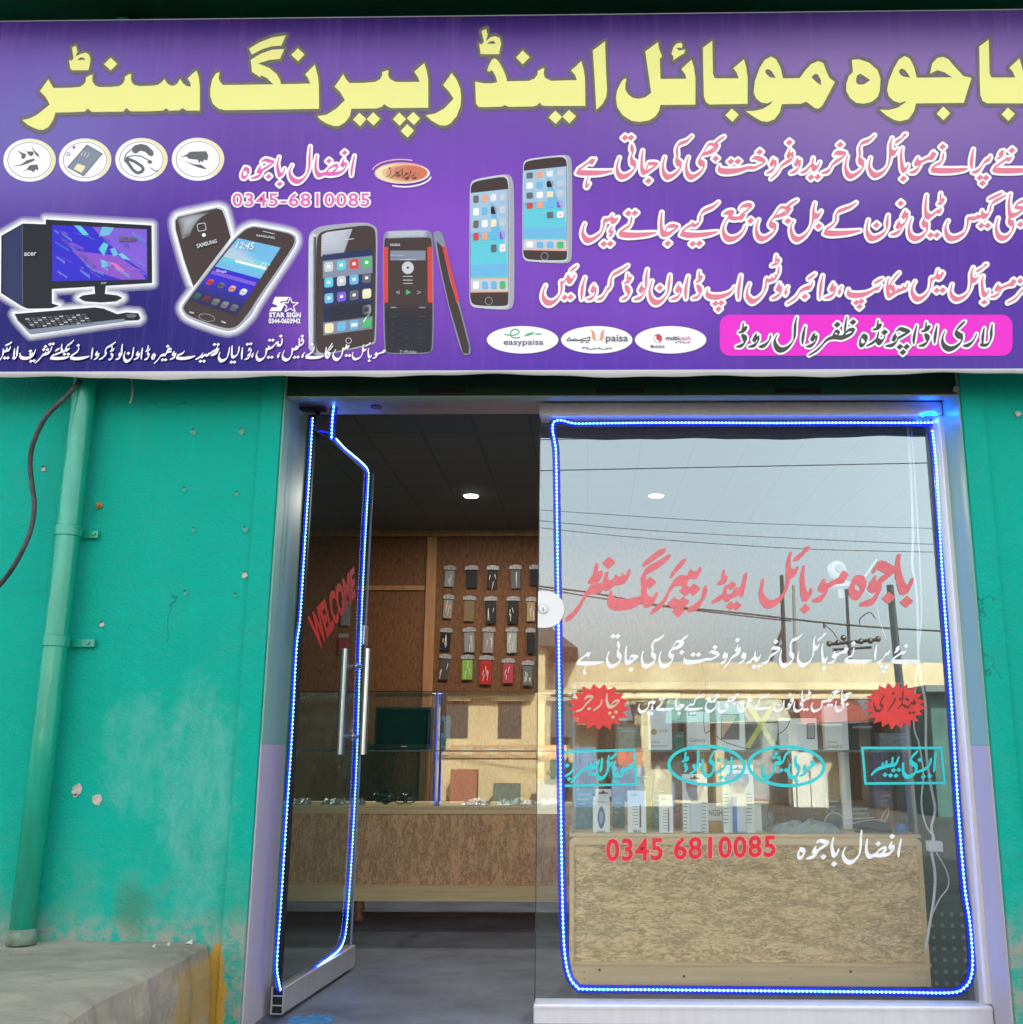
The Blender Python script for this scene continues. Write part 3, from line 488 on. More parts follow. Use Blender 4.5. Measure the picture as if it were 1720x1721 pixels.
# ---------------------------------------------------------------- shop building
def wall_material():
    m = mat('green_paint', (.012, .335, .255), .5, spec=.06)
    n, l = m.node_tree.nodes, m.node_tree.links; b = n['Principled BSDF']
    tc = n.new('ShaderNodeTexCoord'); sep = n.new('ShaderNodeSeparateXYZ'); l.new(tc.outputs['Object'], sep.inputs[0])
    def noise(scale, detail=8, rough=.6, st=None, off=(0, 0, 0)):
        mp = n.new('ShaderNodeMapping'); l.new(tc.outputs['Object'], mp.inputs[0]); mp.inputs['Scale'].default_value = st or (1, 1, 1); mp.inputs['Location'].default_value = off
        t = n.new('ShaderNodeTexNoise'); t.inputs['Scale'].default_value = scale; t.inputs['Detail'].default_value = detail; t.inputs['Roughness'].default_value = rough
        l.new(mp.outputs[0], t.inputs[0]); return t.outputs[0]
    def rng(src, a, c, lo=0.0, hi=1.0):
        r = n.new('ShaderNodeMapRange'); r.inputs[1].default_value = a; r.inputs[2].default_value = c; r.inputs[3].default_value = lo; r.inputs[4].default_value = hi; r.interpolation_type = 'SMOOTHSTEP'
        l.new(src, r.inputs[0]); return r.outputs[0]
    def mul(a, c):
        k = n.new('ShaderNodeMath'); k.operation = 'MULTIPLY'; l.new(a, k.inputs[0])
        if isinstance(c, float): k.inputs[1].default_value = c
        else: l.new(c, k.inputs[1])
        return k.outputs[0]
    def mix(f, A, Bc):
        k = n.new('ShaderNodeMix'); k.data_type = 'RGBA'; l.new(f, k.inputs[0])
        for sck, v in ((6, A), (7, Bc)):
            if isinstance(v, tuple): k.inputs[sck].default_value = (*v, 1)
            else: l.new(v, k.inputs[sck])
        return k.outputs[2]
    base = mix(noise(1.6, 6), (.003, .335, .25), (.004, .415, .32))
    base = mix(mul(rng(noise(30, 10, .75), .42, .75), .35), base, (.03, .26, .20))
    # rain streaks and brush marks
    base = mix(mul(rng(noise(9, 5, .6, (1, 1, .07)), .5, .72), .22), base, (.02, .43, .36))
    vo = n.new('ShaderNodeTexVoronoi'); vo.feature = 'DISTANCE_TO_EDGE'; vo.inputs['Scale'].default_value = 1.7; wv = n.new('ShaderNodeVectorMath'); wv.operation = 'MULTIPLY_ADD'
    nz = n.new('ShaderNodeTexNoise'); nz.inputs['Scale'].default_value = 4; nz.inputs['Detail'].default_value = 6; l.new(tc.outputs['Object'], nz.inputs[0]); l.new(nz.outputs['Color'], wv.inputs[0]); wv.inputs[1].default_value = (.5, .5, .5); l.new(tc.outputs['Object'], wv.inputs[2]); l.new(wv.outputs[0], vo.inputs['Vector'])
    crack = mul(rng(vo.outputs['Distance'], .006, .002), rng(noise(1.3, 4, .6, off=(5, 5, 5)), .52, .62)); base = mix(mul(crack, .7), base, (.01, .13, .09))
    base = mix(mul(rng(noise(2.6, 12, .78, off=(9, 1, 3)), .5, .72), .30), base, (.05, .27, .19))
    base = mix(mul(rng(noise(70, 4, .6, off=(2, 8, 3)), .70, .76), .6), base, (.20, .45, .38))
    # a whitish smear of dried lime right of the pipe
    px = P(310, 1330, 0); cx, cz = float(px[0]), float(px[2])
    def blob(x, z, rx, rz, soft=.35):
        v = n.new('ShaderNodeVectorMath'); v.operation = 'SUBTRACT'; l.new(tc.outputs['Object'], v.inputs[0]); v.inputs[1].default_value = (x, 0, z)
        s = n.new('ShaderNodeVectorMath'); s.operation = 'MULTIPLY'; l.new(v.outputs[0], s.inputs[0]); s.inputs[1].default_value = (1 / rx, 0, 1 / rz)
        d = n.new('ShaderNodeVectorMath'); d.operation = 'LENGTH'; l.new(s.outputs[0], d.inputs[0])
        a = n.new('ShaderNodeMath'); a.operation = 'ADD'; l.new(d.outputs['Value'], a.inputs[0]); l.new(rng(noise(5, 9, .7, off=(x, 2, z)), .2, .8, -.45, .45), a.inputs[1])
        return rng(a.outputs[0], 1.0 + soft * .5, 1 - soft)
    smear = mul(rng(noise(14, 10, .75, (1, 1, .45)), .3, .7), .75)
    base = mix(mul(mul(blob(cx + .05, cz - .02, .14, .42), smear), .36), base, (.36, .58, .57))
    base = mix(mul(mul(blob(cx - .17, cz + .12, .15, .22), smear), .32), base, (.30, .52, .50))
    # grime and splashed mud close to the step, bare plaster at the foot
    low = rng(sep.outputs['Z'], .75, .25)
    base = mix(mul(mul(low, rng(noise(7, 10, .7), .4, .7)), .55), base, (.17, .27, .20))
    base = mix(mul(rng(sep.outputs['Z'], .42, .29), rng(noise(16, 9, .7), .38, .6)), base, (.30, .30, .26))
    g1 = P(225, 1530, 0)
    base = mix(mul(blob(float(g1[0]), float(g1[2]), .07, .10, .7), .55), base, (.06, .17, .09))
    y1 = P(362, 1690, 0)
    base = mix(blob(float(y1[0]), float(y1[2]), .04, .21, .12), base, (.46, .28, .05))
    l.new(base, b.inputs['Base Color'])
    l.new(rng(noise(6), .3, .7, .38, .62), b.inputs['Roughness'])
    bp = n.new('ShaderNodeBump'); bp.inputs['Strength'].default_value = .8; bp.inputs['Distance'].default_value = .005
    hs = n.new('ShaderNodeMath'); hs.operation = 'ADD'; l.new(noise(90, 6), hs.inputs[0]); l.new(mul(noise(4, 4), 3.0), hs.inputs[1])
    l.new(hs.outputs[0], bp.inputs['Height']); l.new(bp.outputs[0], b.inputs['Normal'])
    return m
M_WALL = wall_material()
M_DKGREEN = mat('dark_green_enamel', (.004, .055, .03), .5, vary=.5, vscale=6, bump=.2, bscale=30, col2=(.012, .03, .014), spec=.3, stretch=(.3, 1, 1))
M_ALU = mat('brushed_aluminium', (.70, .70, .72), .32, .75, vary=.08, vscale=40, stretch=(1, 1, .03))
M_ALUW = mat('satin_aluminium', (.74, .72, .74), .42, .35, vary=.06, vscale=20, stretch=(1, 1, .05))
M_DARKMETAL = mat('dark_metal', (.02, .02, .022), .4, .6)
M_BLACK = mat('black_plastic', (.012, .012, .014), .35)
M_WHITE = mat('white_plastic', (.78, .78, .77), .35)

XL0 = P(475, 665, WALL)[0]; XL = (XL0 + P(441, 1251, WALL)[0]) / 2
XR = (P(1613, 664, WALL)[0] + P(1663, 1251, WALL)[0]) / 2
ZH = P(1000, 664, WALL)[2]                      # underside of the shutter box
ZT = 5.2
shop = thing('shop_building', (0, 0, 0), 'green painted shop front wall around the glass entrance', 'building')
w = MB()
w.box(-7, XL, WALL, WALL + .34, GZ - .3, ZT); w.build('front_wall', M_WALL, shop)
w = MB(); w.box(XR, 7, WALL, WALL + .34, GZ - .3, ZT); w.build('front_wall', M_WALL, shop)
w = MB(); w.box(XL + .001, XR - .001, WALL + .001, WALL + .34, ZH + .12, ZT - .001); w.build('lintel_wall', M_WALL, shop)
TW = XL - P(443, 640, WALL)[0]
t = MB(); t.box(XL - TW, XL - .001, WALL - .014, WALL + .002, GZ, ZH + .2); t.build('door_surround', M_WALL, shop, bevel=.004)
t = MB(); t.box(XR + .001, XR + TW * 1.02, WALL - .014, WALL + .002, GZ, ZH + .2); t.build('door_surround', M_WALL, shop, bevel=.004)
# the slab that juts out over the sign
ZC = 3.93
c = MB(); c.box(-7, 7, -.46, WALL - .002, ZC, ZC + .5); c.build('canopy', M_DKGREEN, shop, bevel=.01)
# bulk of the building, so that nothing but the sky lights the front
c = MB(); c.box(-7, 7, .35, 9, 2.72, ZT - .02); c.box(-7, -3.2, .35, 9, GZ - .3, 2.72); c.box(2.9, 7, .35, 9, GZ - .3, 2.72); c.box(-3.2, 2.9, 4.3, 9, GZ - .3, 2.72)
c.build('rear_block', mat('plain_brick', (.22, .15, .11), .9, vary=.3, vscale=5), shop)
# inside of the shop
M_CEIL = mat('ceiling_tiles', (.42, .41, .43), .85)
n, l = M_CEIL.node_tree.nodes, M_CEIL.node_tree.links
tc = n.new('ShaderNodeTexCoord'); bk = n.new('ShaderNodeTexBrick'); bk.offset = 0; bk.inputs['Scale'].default_value = 1; bk.inputs['Brick Width'].default_value = .3; bk.inputs['Row Height'].default_value = .3
bk.inputs['Mortar Size'].default_value = .006; bk.inputs['Color1'].default_value = (.12, .12, .12, 1); bk.inputs['Color2'].default_value = (.135, .13, .13, 1); bk.inputs['Mortar'].default_value = (.095, .095, .095, 1)
l.new(tc.outputs['Object'], bk.inputs[0]); l.new(bk.outputs[0], n['Principled BSDF'].inputs['Base Color'])
c = MB(); c.box(-3.2, 2.9, .341, 4.3, 2.6, 2.72); c.build('ceiling', M_CEIL, shop)
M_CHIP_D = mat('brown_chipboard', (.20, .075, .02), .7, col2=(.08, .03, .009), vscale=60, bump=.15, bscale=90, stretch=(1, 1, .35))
M_SIDE = mat('inner_wall_paint', (.06, .09, .08), .8, vary=.25, vscale=3)
c = MB(); c.box(-3.2, -2.95, .341, 4.3, 0, 2.6); c.build('side_wall', M_SIDE, shop)
c = MB(); c.box(2.3, 2.9, .341, 4.3, 0, 2.6); c.build('side_wall', M_SIDE, shop)
YB = 4.1
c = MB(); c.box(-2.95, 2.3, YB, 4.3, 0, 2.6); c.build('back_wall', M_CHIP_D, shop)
M_BATTEN = mat('varnished_batten', (.40, .20, .075), .5, col2=(.28, .13, .05), vscale=8, stretch=(3, 3, .4))
def batten(x0, y0, x1, y1):
    ym = (y0 + min(y1, 1165)) / 2; a, b_ = P(x0, ym, YB - .02), P(x1, ym, YB - .02); a[2], b_[2] = P(x0, y0, YB - .02)[2], P(x1, y1, YB - .02)[2]
    q = MB(); q.box(min(a[0], b_[0]), max(a[0], b_[0]), YB - .02, YB - .001, min(a[2], b_[2]), max(a[2], b_[2])); q.build('wall_batten', M_BATTEN, shop, bevel=.003)
batten(714, 893, 731, 1410); batten(562, 984, 713.5, 992); batten(400, 892, 419, 1410)
q = MB(); q.box(-2.94, 2.29, YB - .05, YB - .021, 2.55, 2.599); q.build('ceiling_moulding', M_BATTEN, shop)
fl = MB(); fl.box(-3.2, 2.9, -.02, 4.3, -.3, 0)
M_FLOOR = mat('cement_floor', (.145, .175, .225), .5, col2=(.06, .072, .098), vscale=3.2, bump=.12, bscale=50, stretch=(.8, 1.1, 1))
o = fl.build('shop_floor', M_FLOOR); tag(o, kind='structure')
# a smear of blue paint on the sill
pts = [PZ(x, y, .004) for x, y in ((470, 1740), (486, 1712), (497, 1707), (512, 1709), (525, 1704), (541, 1706), (552, 1703), (560, 1711), (556, 1722), (562, 1740))]
tag(mesh('paint_patch', pts, [tuple(range(10))], mat('blue_paint', (.03, .22, .45), .5, vary=.5, vscale=30)), 'flat smear of blue paint on the door sill', 'paint patch')

# aluminium lined reveals and head; the mirrored tones are coloured in, split at eye level
M_REV = mat('reveal_aluminium', (.62, .64, .64), .42, .5, vary=.1, vscale=3, stretch=(1, 1, .05))
M_REV2 = mat('reveal_reflection_upper', (.22, .44, .31), .4, 0, vary=.1, vscale=3, stretch=(1, 1, .05)); M_REV3 = mat('reveal_reflection_lower', (.50, .44, .47), .4, 0, vary=.08, vscale=3, stretch=(1, 1, .05))
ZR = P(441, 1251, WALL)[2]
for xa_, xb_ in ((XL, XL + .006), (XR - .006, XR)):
    c = MB(); c.box(xa_, xb_, WALL - .002, GLASS + .10, ZR + .001, ZH + .118); c.build('reveal_panel', M_REV2, shop)['label'] = 'upper reveal panel coloured pale green for its reflection'
    c = MB(); c.box(xa_, xb_, WALL - .002, GLASS + .10, -.05, ZR); c.build('reveal_panel', M_REV3, shop)['label'] = 'lower reveal panel coloured lilac grey for its reflection'
c = MB(); c.box(XL + .007, XR - .007, WALL + .07, GLASS + .12, ZH + .03, ZH + .12); c.build('head_panel', mat('head_aluminium', (.55, .50, .52), .4, .6, vary=.25, vscale=4, stretch=(.3, 1, 1)), shop)

# rolled-up shutter: bottom bar just under the sign, with two hand slots
sh = thing('rolling_shutter', (0, WALL + .02, ZH), 'dark green bottom bar of the rolled up shutter under the sign', 'shutter')
c = MB(); c.box(XL + .008, XR - .008, WALL + .012, WALL + .05, ZH + .002, ZH + .125)
c.build('bottom_bar', M_DKGREEN, sh, bevel=.004)
for x0, x1 in ((702, 786), (1000, 1084), (1300, 1382)):
    z = P((x0 + x1) / 2, 656, WALL + .01); a, b_ = P(x0, 656, WALL + .01)[0], P(x1, 656, WALL + .01)[0]
    q = MB(); q.tube(smooth_path([(a, WALL + .009, z[2] - .004), (a + .012, WALL + .006, z[2] + .012), (b_ - .012, WALL + .006, z[2] + .012), (b_, WALL + .009, z[2] - .004)]), .0028, 6)
    q.build('hand_slot_rim', M_DKGREEN, sh)
    q = MB(); q.box(a + .004, b_ - .004, WALL + .009, WALL + .0115, z[2] - .010, z[2] + .008); q.build('hand_slot', mat('slot_dark', (.004, .008, .006), .8), sh)
a = P(1606, 655, WALL + .005); q = MB(); q.disc((a[0], WALL + .011, a[2]), (0, -1, 0), .012, .02, 16); q.build('end_bolt', mat('old_zinc', (.35, .36, .33), .45, .7), sh)
c = MB(); c.box(XL + .01, XR - .01, WALL + .008, WALL + .054, ZH - .004, ZH + .0015); c.build('bar_lip', mat('worn_lip', (.32, .42, .34), .5, .3), sh)

# ---------------------------------------------------------------- concrete platform by the door
a0, a1 = P(352, 1588, WALL), None
ZS = P(200, 1583, WALL)[2]
XS = P(352, 1588, WALL)[0]
pl = MB()
N = 26; top = []
for i in range(N + 1):                          # the right edge is chipped
    y = -.004 - i / N * 1.9; top.append((XS - .012 * random.random() + .004 * math.sin(i * 2.1), y, ZS - .006 * random.random()))
V = []; F = []
for (x, y, z) in top: V += [(-5, y, ZS), (x - .03, y, ZS), (x, y, z - .012), (x + .02, y, z - .10), (x + .045, y, GZ)]
for i in range(N):
    for k in range(4): F.append((i * 5 + k, i * 5 + k + 1, (i + 1) * 5 + k + 1, (i + 1) * 5 + k))
F.append(tuple(N * 5 + k for k in range(5)) + ())
pm = mat('worn_cement', (.44, .385, .30), .85, col2=(.26, .23, .18), vscale=5, bump=.5, bscale=40, stretch=(.6, 1, 1))
n, l = pm.node_tree.nodes, pm.node_tree.links
bcol = n['Principled BSDF'].inputs['Base Color'].links[0].from_socket
tc = n.new('ShaderNodeTexCoord'); sp = n.new('ShaderNodeSeparateXYZ'); l.new(tc.outputs['Object'], sp.inputs[0])
no = n.new('ShaderNodeTexNoise'); no.inputs['Scale'].default_value = 6; no.inputs['Detail'].default_value = 8; l.new(tc.outputs['Object'], no.inputs[0])
def mr(src, a, b_, lo=0., hi=1.):
    r = n.new('ShaderNodeMapRange'); r.inputs[1].default_value = a; r.inputs[2].default_value = b_; r.inputs[3].default_value = lo; r.inputs[4].default_value = hi; l.new(src, r.inputs[0]); return r.outputs[0]
def mm(op, a, b_):
    k = n.new('ShaderNodeMath'); k.operation = op; l.new(a, k.inputs[0])
    if isinstance(b_, float): k.inputs[1].default_value = b_
    else: l.new(b_, k.inputs[1])
    return k.outputs[0]
wob = mr(no.outputs[0], .2, .8, -.22, .22)
face = mr(sp.outputs['Z'], ZS - .03, ZS - .055)
near = mr(mm('ADD', sp.outputs['Y'], wob), -.40, -.30)
k = n.new('ShaderNodeMix'); k.data_type = 'RGBA'; l.new(mm('MULTIPLY', mm('MULTIPLY', face, near), mr(no.outputs[0], .34, .5, .25, 1.0)), k.inputs[0]); l.new(bcol, k.inputs[6])
yel = n.new('ShaderNodeMix'); yel.data_type = 'RGBA'; l.new(mr(no.outputs[0], .4, .62), yel.inputs[0]); yel.inputs[6].default_value = (.46, .27, .06, 1); yel.inputs[7].default_value = (.36, .27, .13, 1)
l.new(yel.outputs[2], k.inputs[7]); l.new(k.outputs[2], n['Principled BSDF'].inputs['Base Color'])
o = mesh('entrance_platform', V, F, pm); tag(o, 'worn cement platform left of the entrance with yellow paint on its side', 'platform')
M_LITTER = mat('paper_scrap', (.50, .48, .44), .8)
for i, (x, y, s_, lb) in enumerate(((318, 1586, .013, 'crumpled white paper scrap nearest the end of the cement platform'), (282, 1589, .008, 'thin torn paper strip lying in the middle of the platform scraps'), (258, 1592, .007, 'small torn paper strip farthest left on the platform'))):
    p = PZ(x, y, ZS + .002); q = MB()
    q.add([(p[0] - s_, p[1], ZS + .001), (p[0] - .2 * s_, p[1] - s_ * .8, ZS + .004), (p[0] + s_, p[1] - s_ * .3, ZS + .001), (p[0] + .7 * s_, p[1] + s_ * .4, ZS + .012 + s_ * .3), (p[0] - .4 * s_, p[1] + s_ * .5, ZS + .008)], [(0, 1, 2, 3), (0, 3, 4)])
    tag(q.build('paper_scrap', M_LITTER, loc=p), lb, 'litter', 'paper scraps on the platform')

# ---------------------------------------------------------------- drain pipe
def plumb(px, py, Y, z): p = P(px, py, Y); return np.array([p[0], Y, z])
XP = (P(140, 680, -.06)[0] + P(46, 1540, -.06)[0]) / 2
RP = abs(P(158, 700, -.06)[0] - P(118, 700, -.06)[0]) / 2 * .93
M_PIPE = mat('pipe_paint', (.004, .34, .21), .28, vary=.2, vscale=12, bump=.25, bscale=14, stretch=(1, 1, .3), coat=.25, col2=(.006, .27, .17))
pipe = thing('drain_pipe', (XP, -.07, ZS), 'green painted drain pipe running down the wall left of the entrance', 'drain pipe')
zb = ZS + .005
q = MB(); q.tube([(XP, -.07, zb), (XP, -.07, 1.0), (XP, -.07, 2.0), (XP, -.07, 3.0), (XP, -.07, 3.9)], RP, 28); q.build('pipe', M_PIPE, pipe, smooth=True)
for py, lug in ((893, 1), (1078, 1.7)):
    z = P(100, py, -.07)[2]
    q = MB(); q.tube([(XP, -.07, z - .018), (XP, -.07, z + .018)], RP + .004, 28, caps=False); q.tube([(XP, -.07, z + .018), (XP, -.07, z + .021)], [RP + .004, RP], 28, caps=False); q.tube([(XP, -.07, z - .021), (XP, -.07, z - .018)], [RP, RP + .004], 28, caps=False)
    cl = q.build('clamp', M_PIPE, pipe)
    q = MB(); q.box(XP + RP - .01, XP + RP + .045 * lug, -.022, -.012, z - .016, z + .014); q.disc((XP + RP + .03 * lug, -.022, z), (0, -1, 0), .008, .006, 8); q.build('lug', M_PIPE, cl, bevel=.002)
q = MB(); q.tube([(XP, -.07, zb), (XP, -.07, zb + .05)], [RP * 1.12, RP * 1.02], 28); q.build('foot_collar', mat('cement_collar', (.18, .25, .19), .9, vary=.4, vscale=20), pipe, smooth=True)

# hanging black cable and a stub of wire
pts = [(135, 640), (110, 668), (78, 700), (58, 740), (51, 775), (54, 815), (58, 850), (52, 890), (38, 925), (18, 960), (-8, 992)]
q = MB(); q.tube(smooth_path([P(x, y, -.12 - .03 * math.sin(i)) for i, (x, y) in enumerate(pts)]), .009, 8)
tag(q.build('hanging_cable', mat('dusty_cable', (.06, .055, .06), .55, vary=.5, vscale=25), smooth=True), 'thick dark cable hanging in a curve in front of the drain pipe wall', 'cable')
q = MB(); q.tube(smooth_path([P(x, y, -.05) for x, y in ((221, 632), (223, 650), (222, 668), (219, 678))]), .004, 6)
tag(q.build('wire_stub', mat('pale_wire', (.38, .36, .33), .6), smooth=True), 'short pale wire end hanging below the sign right of the pipe', 'wire')

# plugged holes and chips in the wall
M_PLUG = mat('filler_plaster', (.52, .46, .41), .85, vary=.35, vscale=60)
M_PLUGG = mat('painted_plaster', (.04, .30, .23), .8, col2=(.14, .36, .29), vscale=80); M_HOLE = mat('hole_shadow', (.03, .10, .08), .9)
def chip(x, y, r, m, lb, seed, Y=WALL - .0015):
    rnd = random.Random(seed); p = P(x, y, Y)
    q = MB(); q.prism([(p[0] + r * (.7 + .6 * rnd.random()) * math.cos(a), Y, p[2] + r * (.7 + .6 * rnd.random()) * math.sin(a)) for a in np.linspace(0, 2 * math.pi, 11)[:-1]], (0, -.0035, 0))
    return tag(q.build('wall_chip', m, loc=p, bevel=.001), lb, 'wall chip', 'chips and plugs in the green wall')
CH = [(326, 727, .011, 'upper'), (407, 726, .012, 'upper'), (311, 824, .007, 'second'), (399, 831, .008, 'second'), (326, 892, .007, 'third'), (413, 891, .010, 'third'), (412, 967, .011, 'fourth'), (312, 998, .008, 'lowest'), (396, 1002, .007, 'lowest'), (74, 789, .009, 'left'), (172, 1050, .009, 'single')]
for i, (x, y, r, k_) in enumerate(CH):
    side = 'next to the door surround' if x > 390 else 'in the middle of the wall'
    lb = {'left': 'small pale plug left of the drain pipe', 'single': 'pale chip just above the lower pipe clamp'}.get(k_, f'small plaster plug in the {k_} row of drill holes, {side}')
    o_ = chip(x, y, r, M_PLUG if (x, y) in ((412, 967), (74, 789), (172, 1050)) else M_PLUGG, lb, i)
    p = P(x - 1, y - 5, WALL); q = MB(); q.prism([(p[0] + r * .5 * math.cos(a), WALL - .0015, p[2] + r * .45 * math.sin(a)) for a in np.linspace(0, 6.283, 9)[:-1]], (0, -.0025, 0)); q.build('drill_hole', M_HOLE, o_)
chip(130, 1327, .019, M_PLUG, 'irregular pale filler blob beside the pipe, left one of the low pair', 50)
chip(127, 1337, .008, M_PLUG, 'tiny filler crumb under the left filler blob', 52)
chip(165, 1344, .019, M_PLUG, 'round pale filler blob, right one of the low pair', 51)
q = MB(); p = P(168, 850, WALL); q.disc((p[0], WALL - .001, p[2]), (0, -1, 0), .013, .008, 14); q.disc((p[0], WALL - .009, p[2]), (0, -1, 0), .007, .008, 8)
tag(q.build('rusty_anchor', mat('rusty_bolt', (.42, .25, .07), .7, .3, vary=.5, vscale=80), loc=p), 'rusty round anchor bolt in the wall right of the pipe', 'anchor bolt')
for i, (x, y, lb) in enumerate(((1711, 696, 'pale chip in the right wall under the corner of the sign'), (1703, 1622, 'rust stained chip low on the right wall'))):
    chip(x, y, .012, M_PLUG if i == 0 else mat('rusty_bolt', (.42, .25, .07), .7), lb, 70 + i)
# ---------------------------------------------------------------- the sign over the shop
def vinyl(name, col, base=None, rough=.16):
    """printed flex: colour of the ink, a glossy face with shallow waves"""
    if name in MATS: return MATS[name]
    m = mat(name, col, rough); n, l = m.node_tree.nodes, m.node_tree.links; b = n['Principled BSDF']
    b.inputs['Specular IOR Level'].default_value = .14
    tc = n.new('ShaderNodeTexCoord')
    if base: base(m, n, l, b, tc)
    h = None
    for sc, st, amp in ((2.2, (1.6, 1, .35), 1.5), (7, (1, 1, .5), .35), (16, (1, 1, .10), .10), (260, (1, 1, 1), .012)):
        mp = n.new('ShaderNodeMapping'); mp.inputs['Scale'].default_value = st; l.new(tc.outputs['Object'], mp.inputs[0])
        t = n.new('ShaderNodeTexNoise'); t.inputs['Scale'].default_value = sc; t.inputs['Detail'].default_value = 2; l.new(mp.outputs[0], t.inputs[0])
        k = n.new('ShaderNodeMath'); k.operation = 'MULTIPLY_ADD'; l.new(t.outputs[0], k.inputs[0]); k.inputs[1].default_value = amp
        if h is None: k.inputs[2].default_value = 0
        else: l.new(h, k.inputs[2])
        h = k.outputs[0]
    bp = n.new('ShaderNodeBump'); bp.inputs['Strength'].default_value = 1; bp.inputs['Distance'].default_value = .012
    l.new(h, bp.inputs['Height']); l.new(bp.outputs[0], b.inputs['Normal'])
    return m
def print_colours(m, n, l, b, tc):
    def blob(px, py, rx, ry, soft=1.0):
        c = P(px, py, BAN); s = abs(P(px + 100, py, BAN)[0] - c[0]) / 100
        v = n.new('ShaderNodeVectorMath'); v.operation = 'SUBTRACT'; l.new(tc.outputs['Object'], v.inputs[0]); v.inputs[1].default_value = (float(c[0]) - BO[0], 0, float(c[2]) - BO[2])
        q = n.new('ShaderNodeVectorMath'); q.operation = 'MULTIPLY'; l.new(v.outputs[0], q.inputs[0]); q.inputs[1].default_value = (1 / (rx * s), 0, 1 / (ry * s))
        d = n.new('ShaderNodeVectorMath'); d.operation = 'LENGTH'; l.new(q.outputs[0], d.inputs[0])
        r = n.new('ShaderNodeMapRange'); r.interpolation_type = 'SMOOTHSTEP'; r.inputs[1].default_value = 1.0; r.inputs[2].default_value = 1 - soft; l.new(d.outputs['Value'], r.inputs[0]); return r.outputs[0]
    cur = (.10, .032, .33)
    for px, py, rx, ry, col in ((860, 110, 1900, 330, (.165, .082, .37)), (1500, 150, 700, 330, (.24, .15, .38)), (760, 400, 460, 300, (.22, .065, .50)), (1100, 470, 330, 230, (.19, .055, .47)),
                                (60, 220, 360, 260, (.16, .13, .42)), (140, 560, 520, 330, (.020, .009, .21)), (300, 640, 520, 170, (.016, .006, .20)), (1560, 600, 520, 170, (.075, .035, .31)), (1000, 640, 420, 110, (.09, .025, .38)), (560, 545, 200, 110, (.22, .06, .46)), (860, 6, 2500, 135, (.018, .010, .09)), (100, 560, 520, 250, (.005, .003, .135))):
        k = n.new('ShaderNodeMix'); k.data_type = 'RGBA'; l.new(blob(px, py, rx, ry), k.inputs[0])
        if isinstance(cur, tuple): k.inputs[6].default_value = (*cur, 1)
        else: l.new(cur, k.inputs[6])
        k.inputs[7].default_value = (*col, 1); cur = k.outputs[2]
    # printer banding
    mp = n.new('ShaderNodeMapping'); mp.inputs['Scale'].default_value = (1, 1, .05); l.new(tc.outputs['Object'], mp.inputs[0])
    t = n.new('ShaderNodeTexNoise'); t.inputs['Scale'].default_value = 22; t.inputs['Detail'].default_value = 6; t.inputs['Roughness'].default_value = .7; l.new(mp.outputs[0], t.inputs[0])
    r = n.new('ShaderNodeMapRange'); r.inputs[1].default_value = .5; r.inputs[2].default_value = .8; r.inputs[4].default_value = .2; l.new(t.outputs[0], r.inputs[0])
    k = n.new('ShaderNodeMix'); k.data_type = 'RGBA'; l.new(r.outputs[0], k.inputs[0]); l.new(cur, k.inputs[6]); k.inputs[7].default_value = (.30, .13, .50, 1)
    t2 = n.new('ShaderNodeTexNoise'); t2.inputs['Scale'].default_value = 420; t2.inputs['Detail'].default_value = 2; l.new(tc.outputs['Object'], t2.inputs[0])
    hv = n.new('ShaderNodeHueSaturation'); l.new(k.outputs[2], hv.inputs['Color'])
    r2 = n.new('ShaderNodeMapRange'); r2.inputs[1].default_value = .25; r2.inputs[2].default_value = .75; r2.inputs[3].default_value = .72; r2.inputs[4].default_value = 1.28; l.new(t2.outputs[0], r2.inputs[0]); l.new(r2.outputs[0], hv.inputs['Value'])
    l.new(hv.outputs[0], b.inputs['Base Color'])
BO = P(860, 625, BAN)
ban = thing('shop_sign', BO, 'purple printed sign with big yellow lettering and phone pictures over the entrance', 'sign')
z1, z0 = P(860, 26, BAN)[2], P(860, 622.5, BAN)[2]
x0, x1 = P(-70, 330, BAN)[0] - .02, P(1760, 330, BAN)[0] + .25
M_BAN = vinyl('printed_flex', (.1, .03, .35), print_colours)
zl, zrr = P(0, 37, BAN)[2], P(1720, 17, BAN)[2]; xa0, xa1 = P(0, 37, BAN)[0], P(1720, 17, BAN)[0]; zs_ = (zrr - zl) / (xa1 - xa0); zl, zrr = zl + zs_ * (x0 - xa0), zrr + zs_ * (x1 - xa1); z1 = min(zl, zrr)
mesh('printed_sheet', [(x0, BAN, z0), (x1, BAN, z0), (x1, BAN, zrr), (x0, BAN, zl)], [(0, 1, 2, 3)], M_BAN, ban)
q = MB(); q.box(x0 + .002, x1 - .002, BAN + .004, BAN + .03, z0 + .002, z1 - .002); q.build('sign_box', mat('sign_back', (.30, .29, .32), .6), ban)
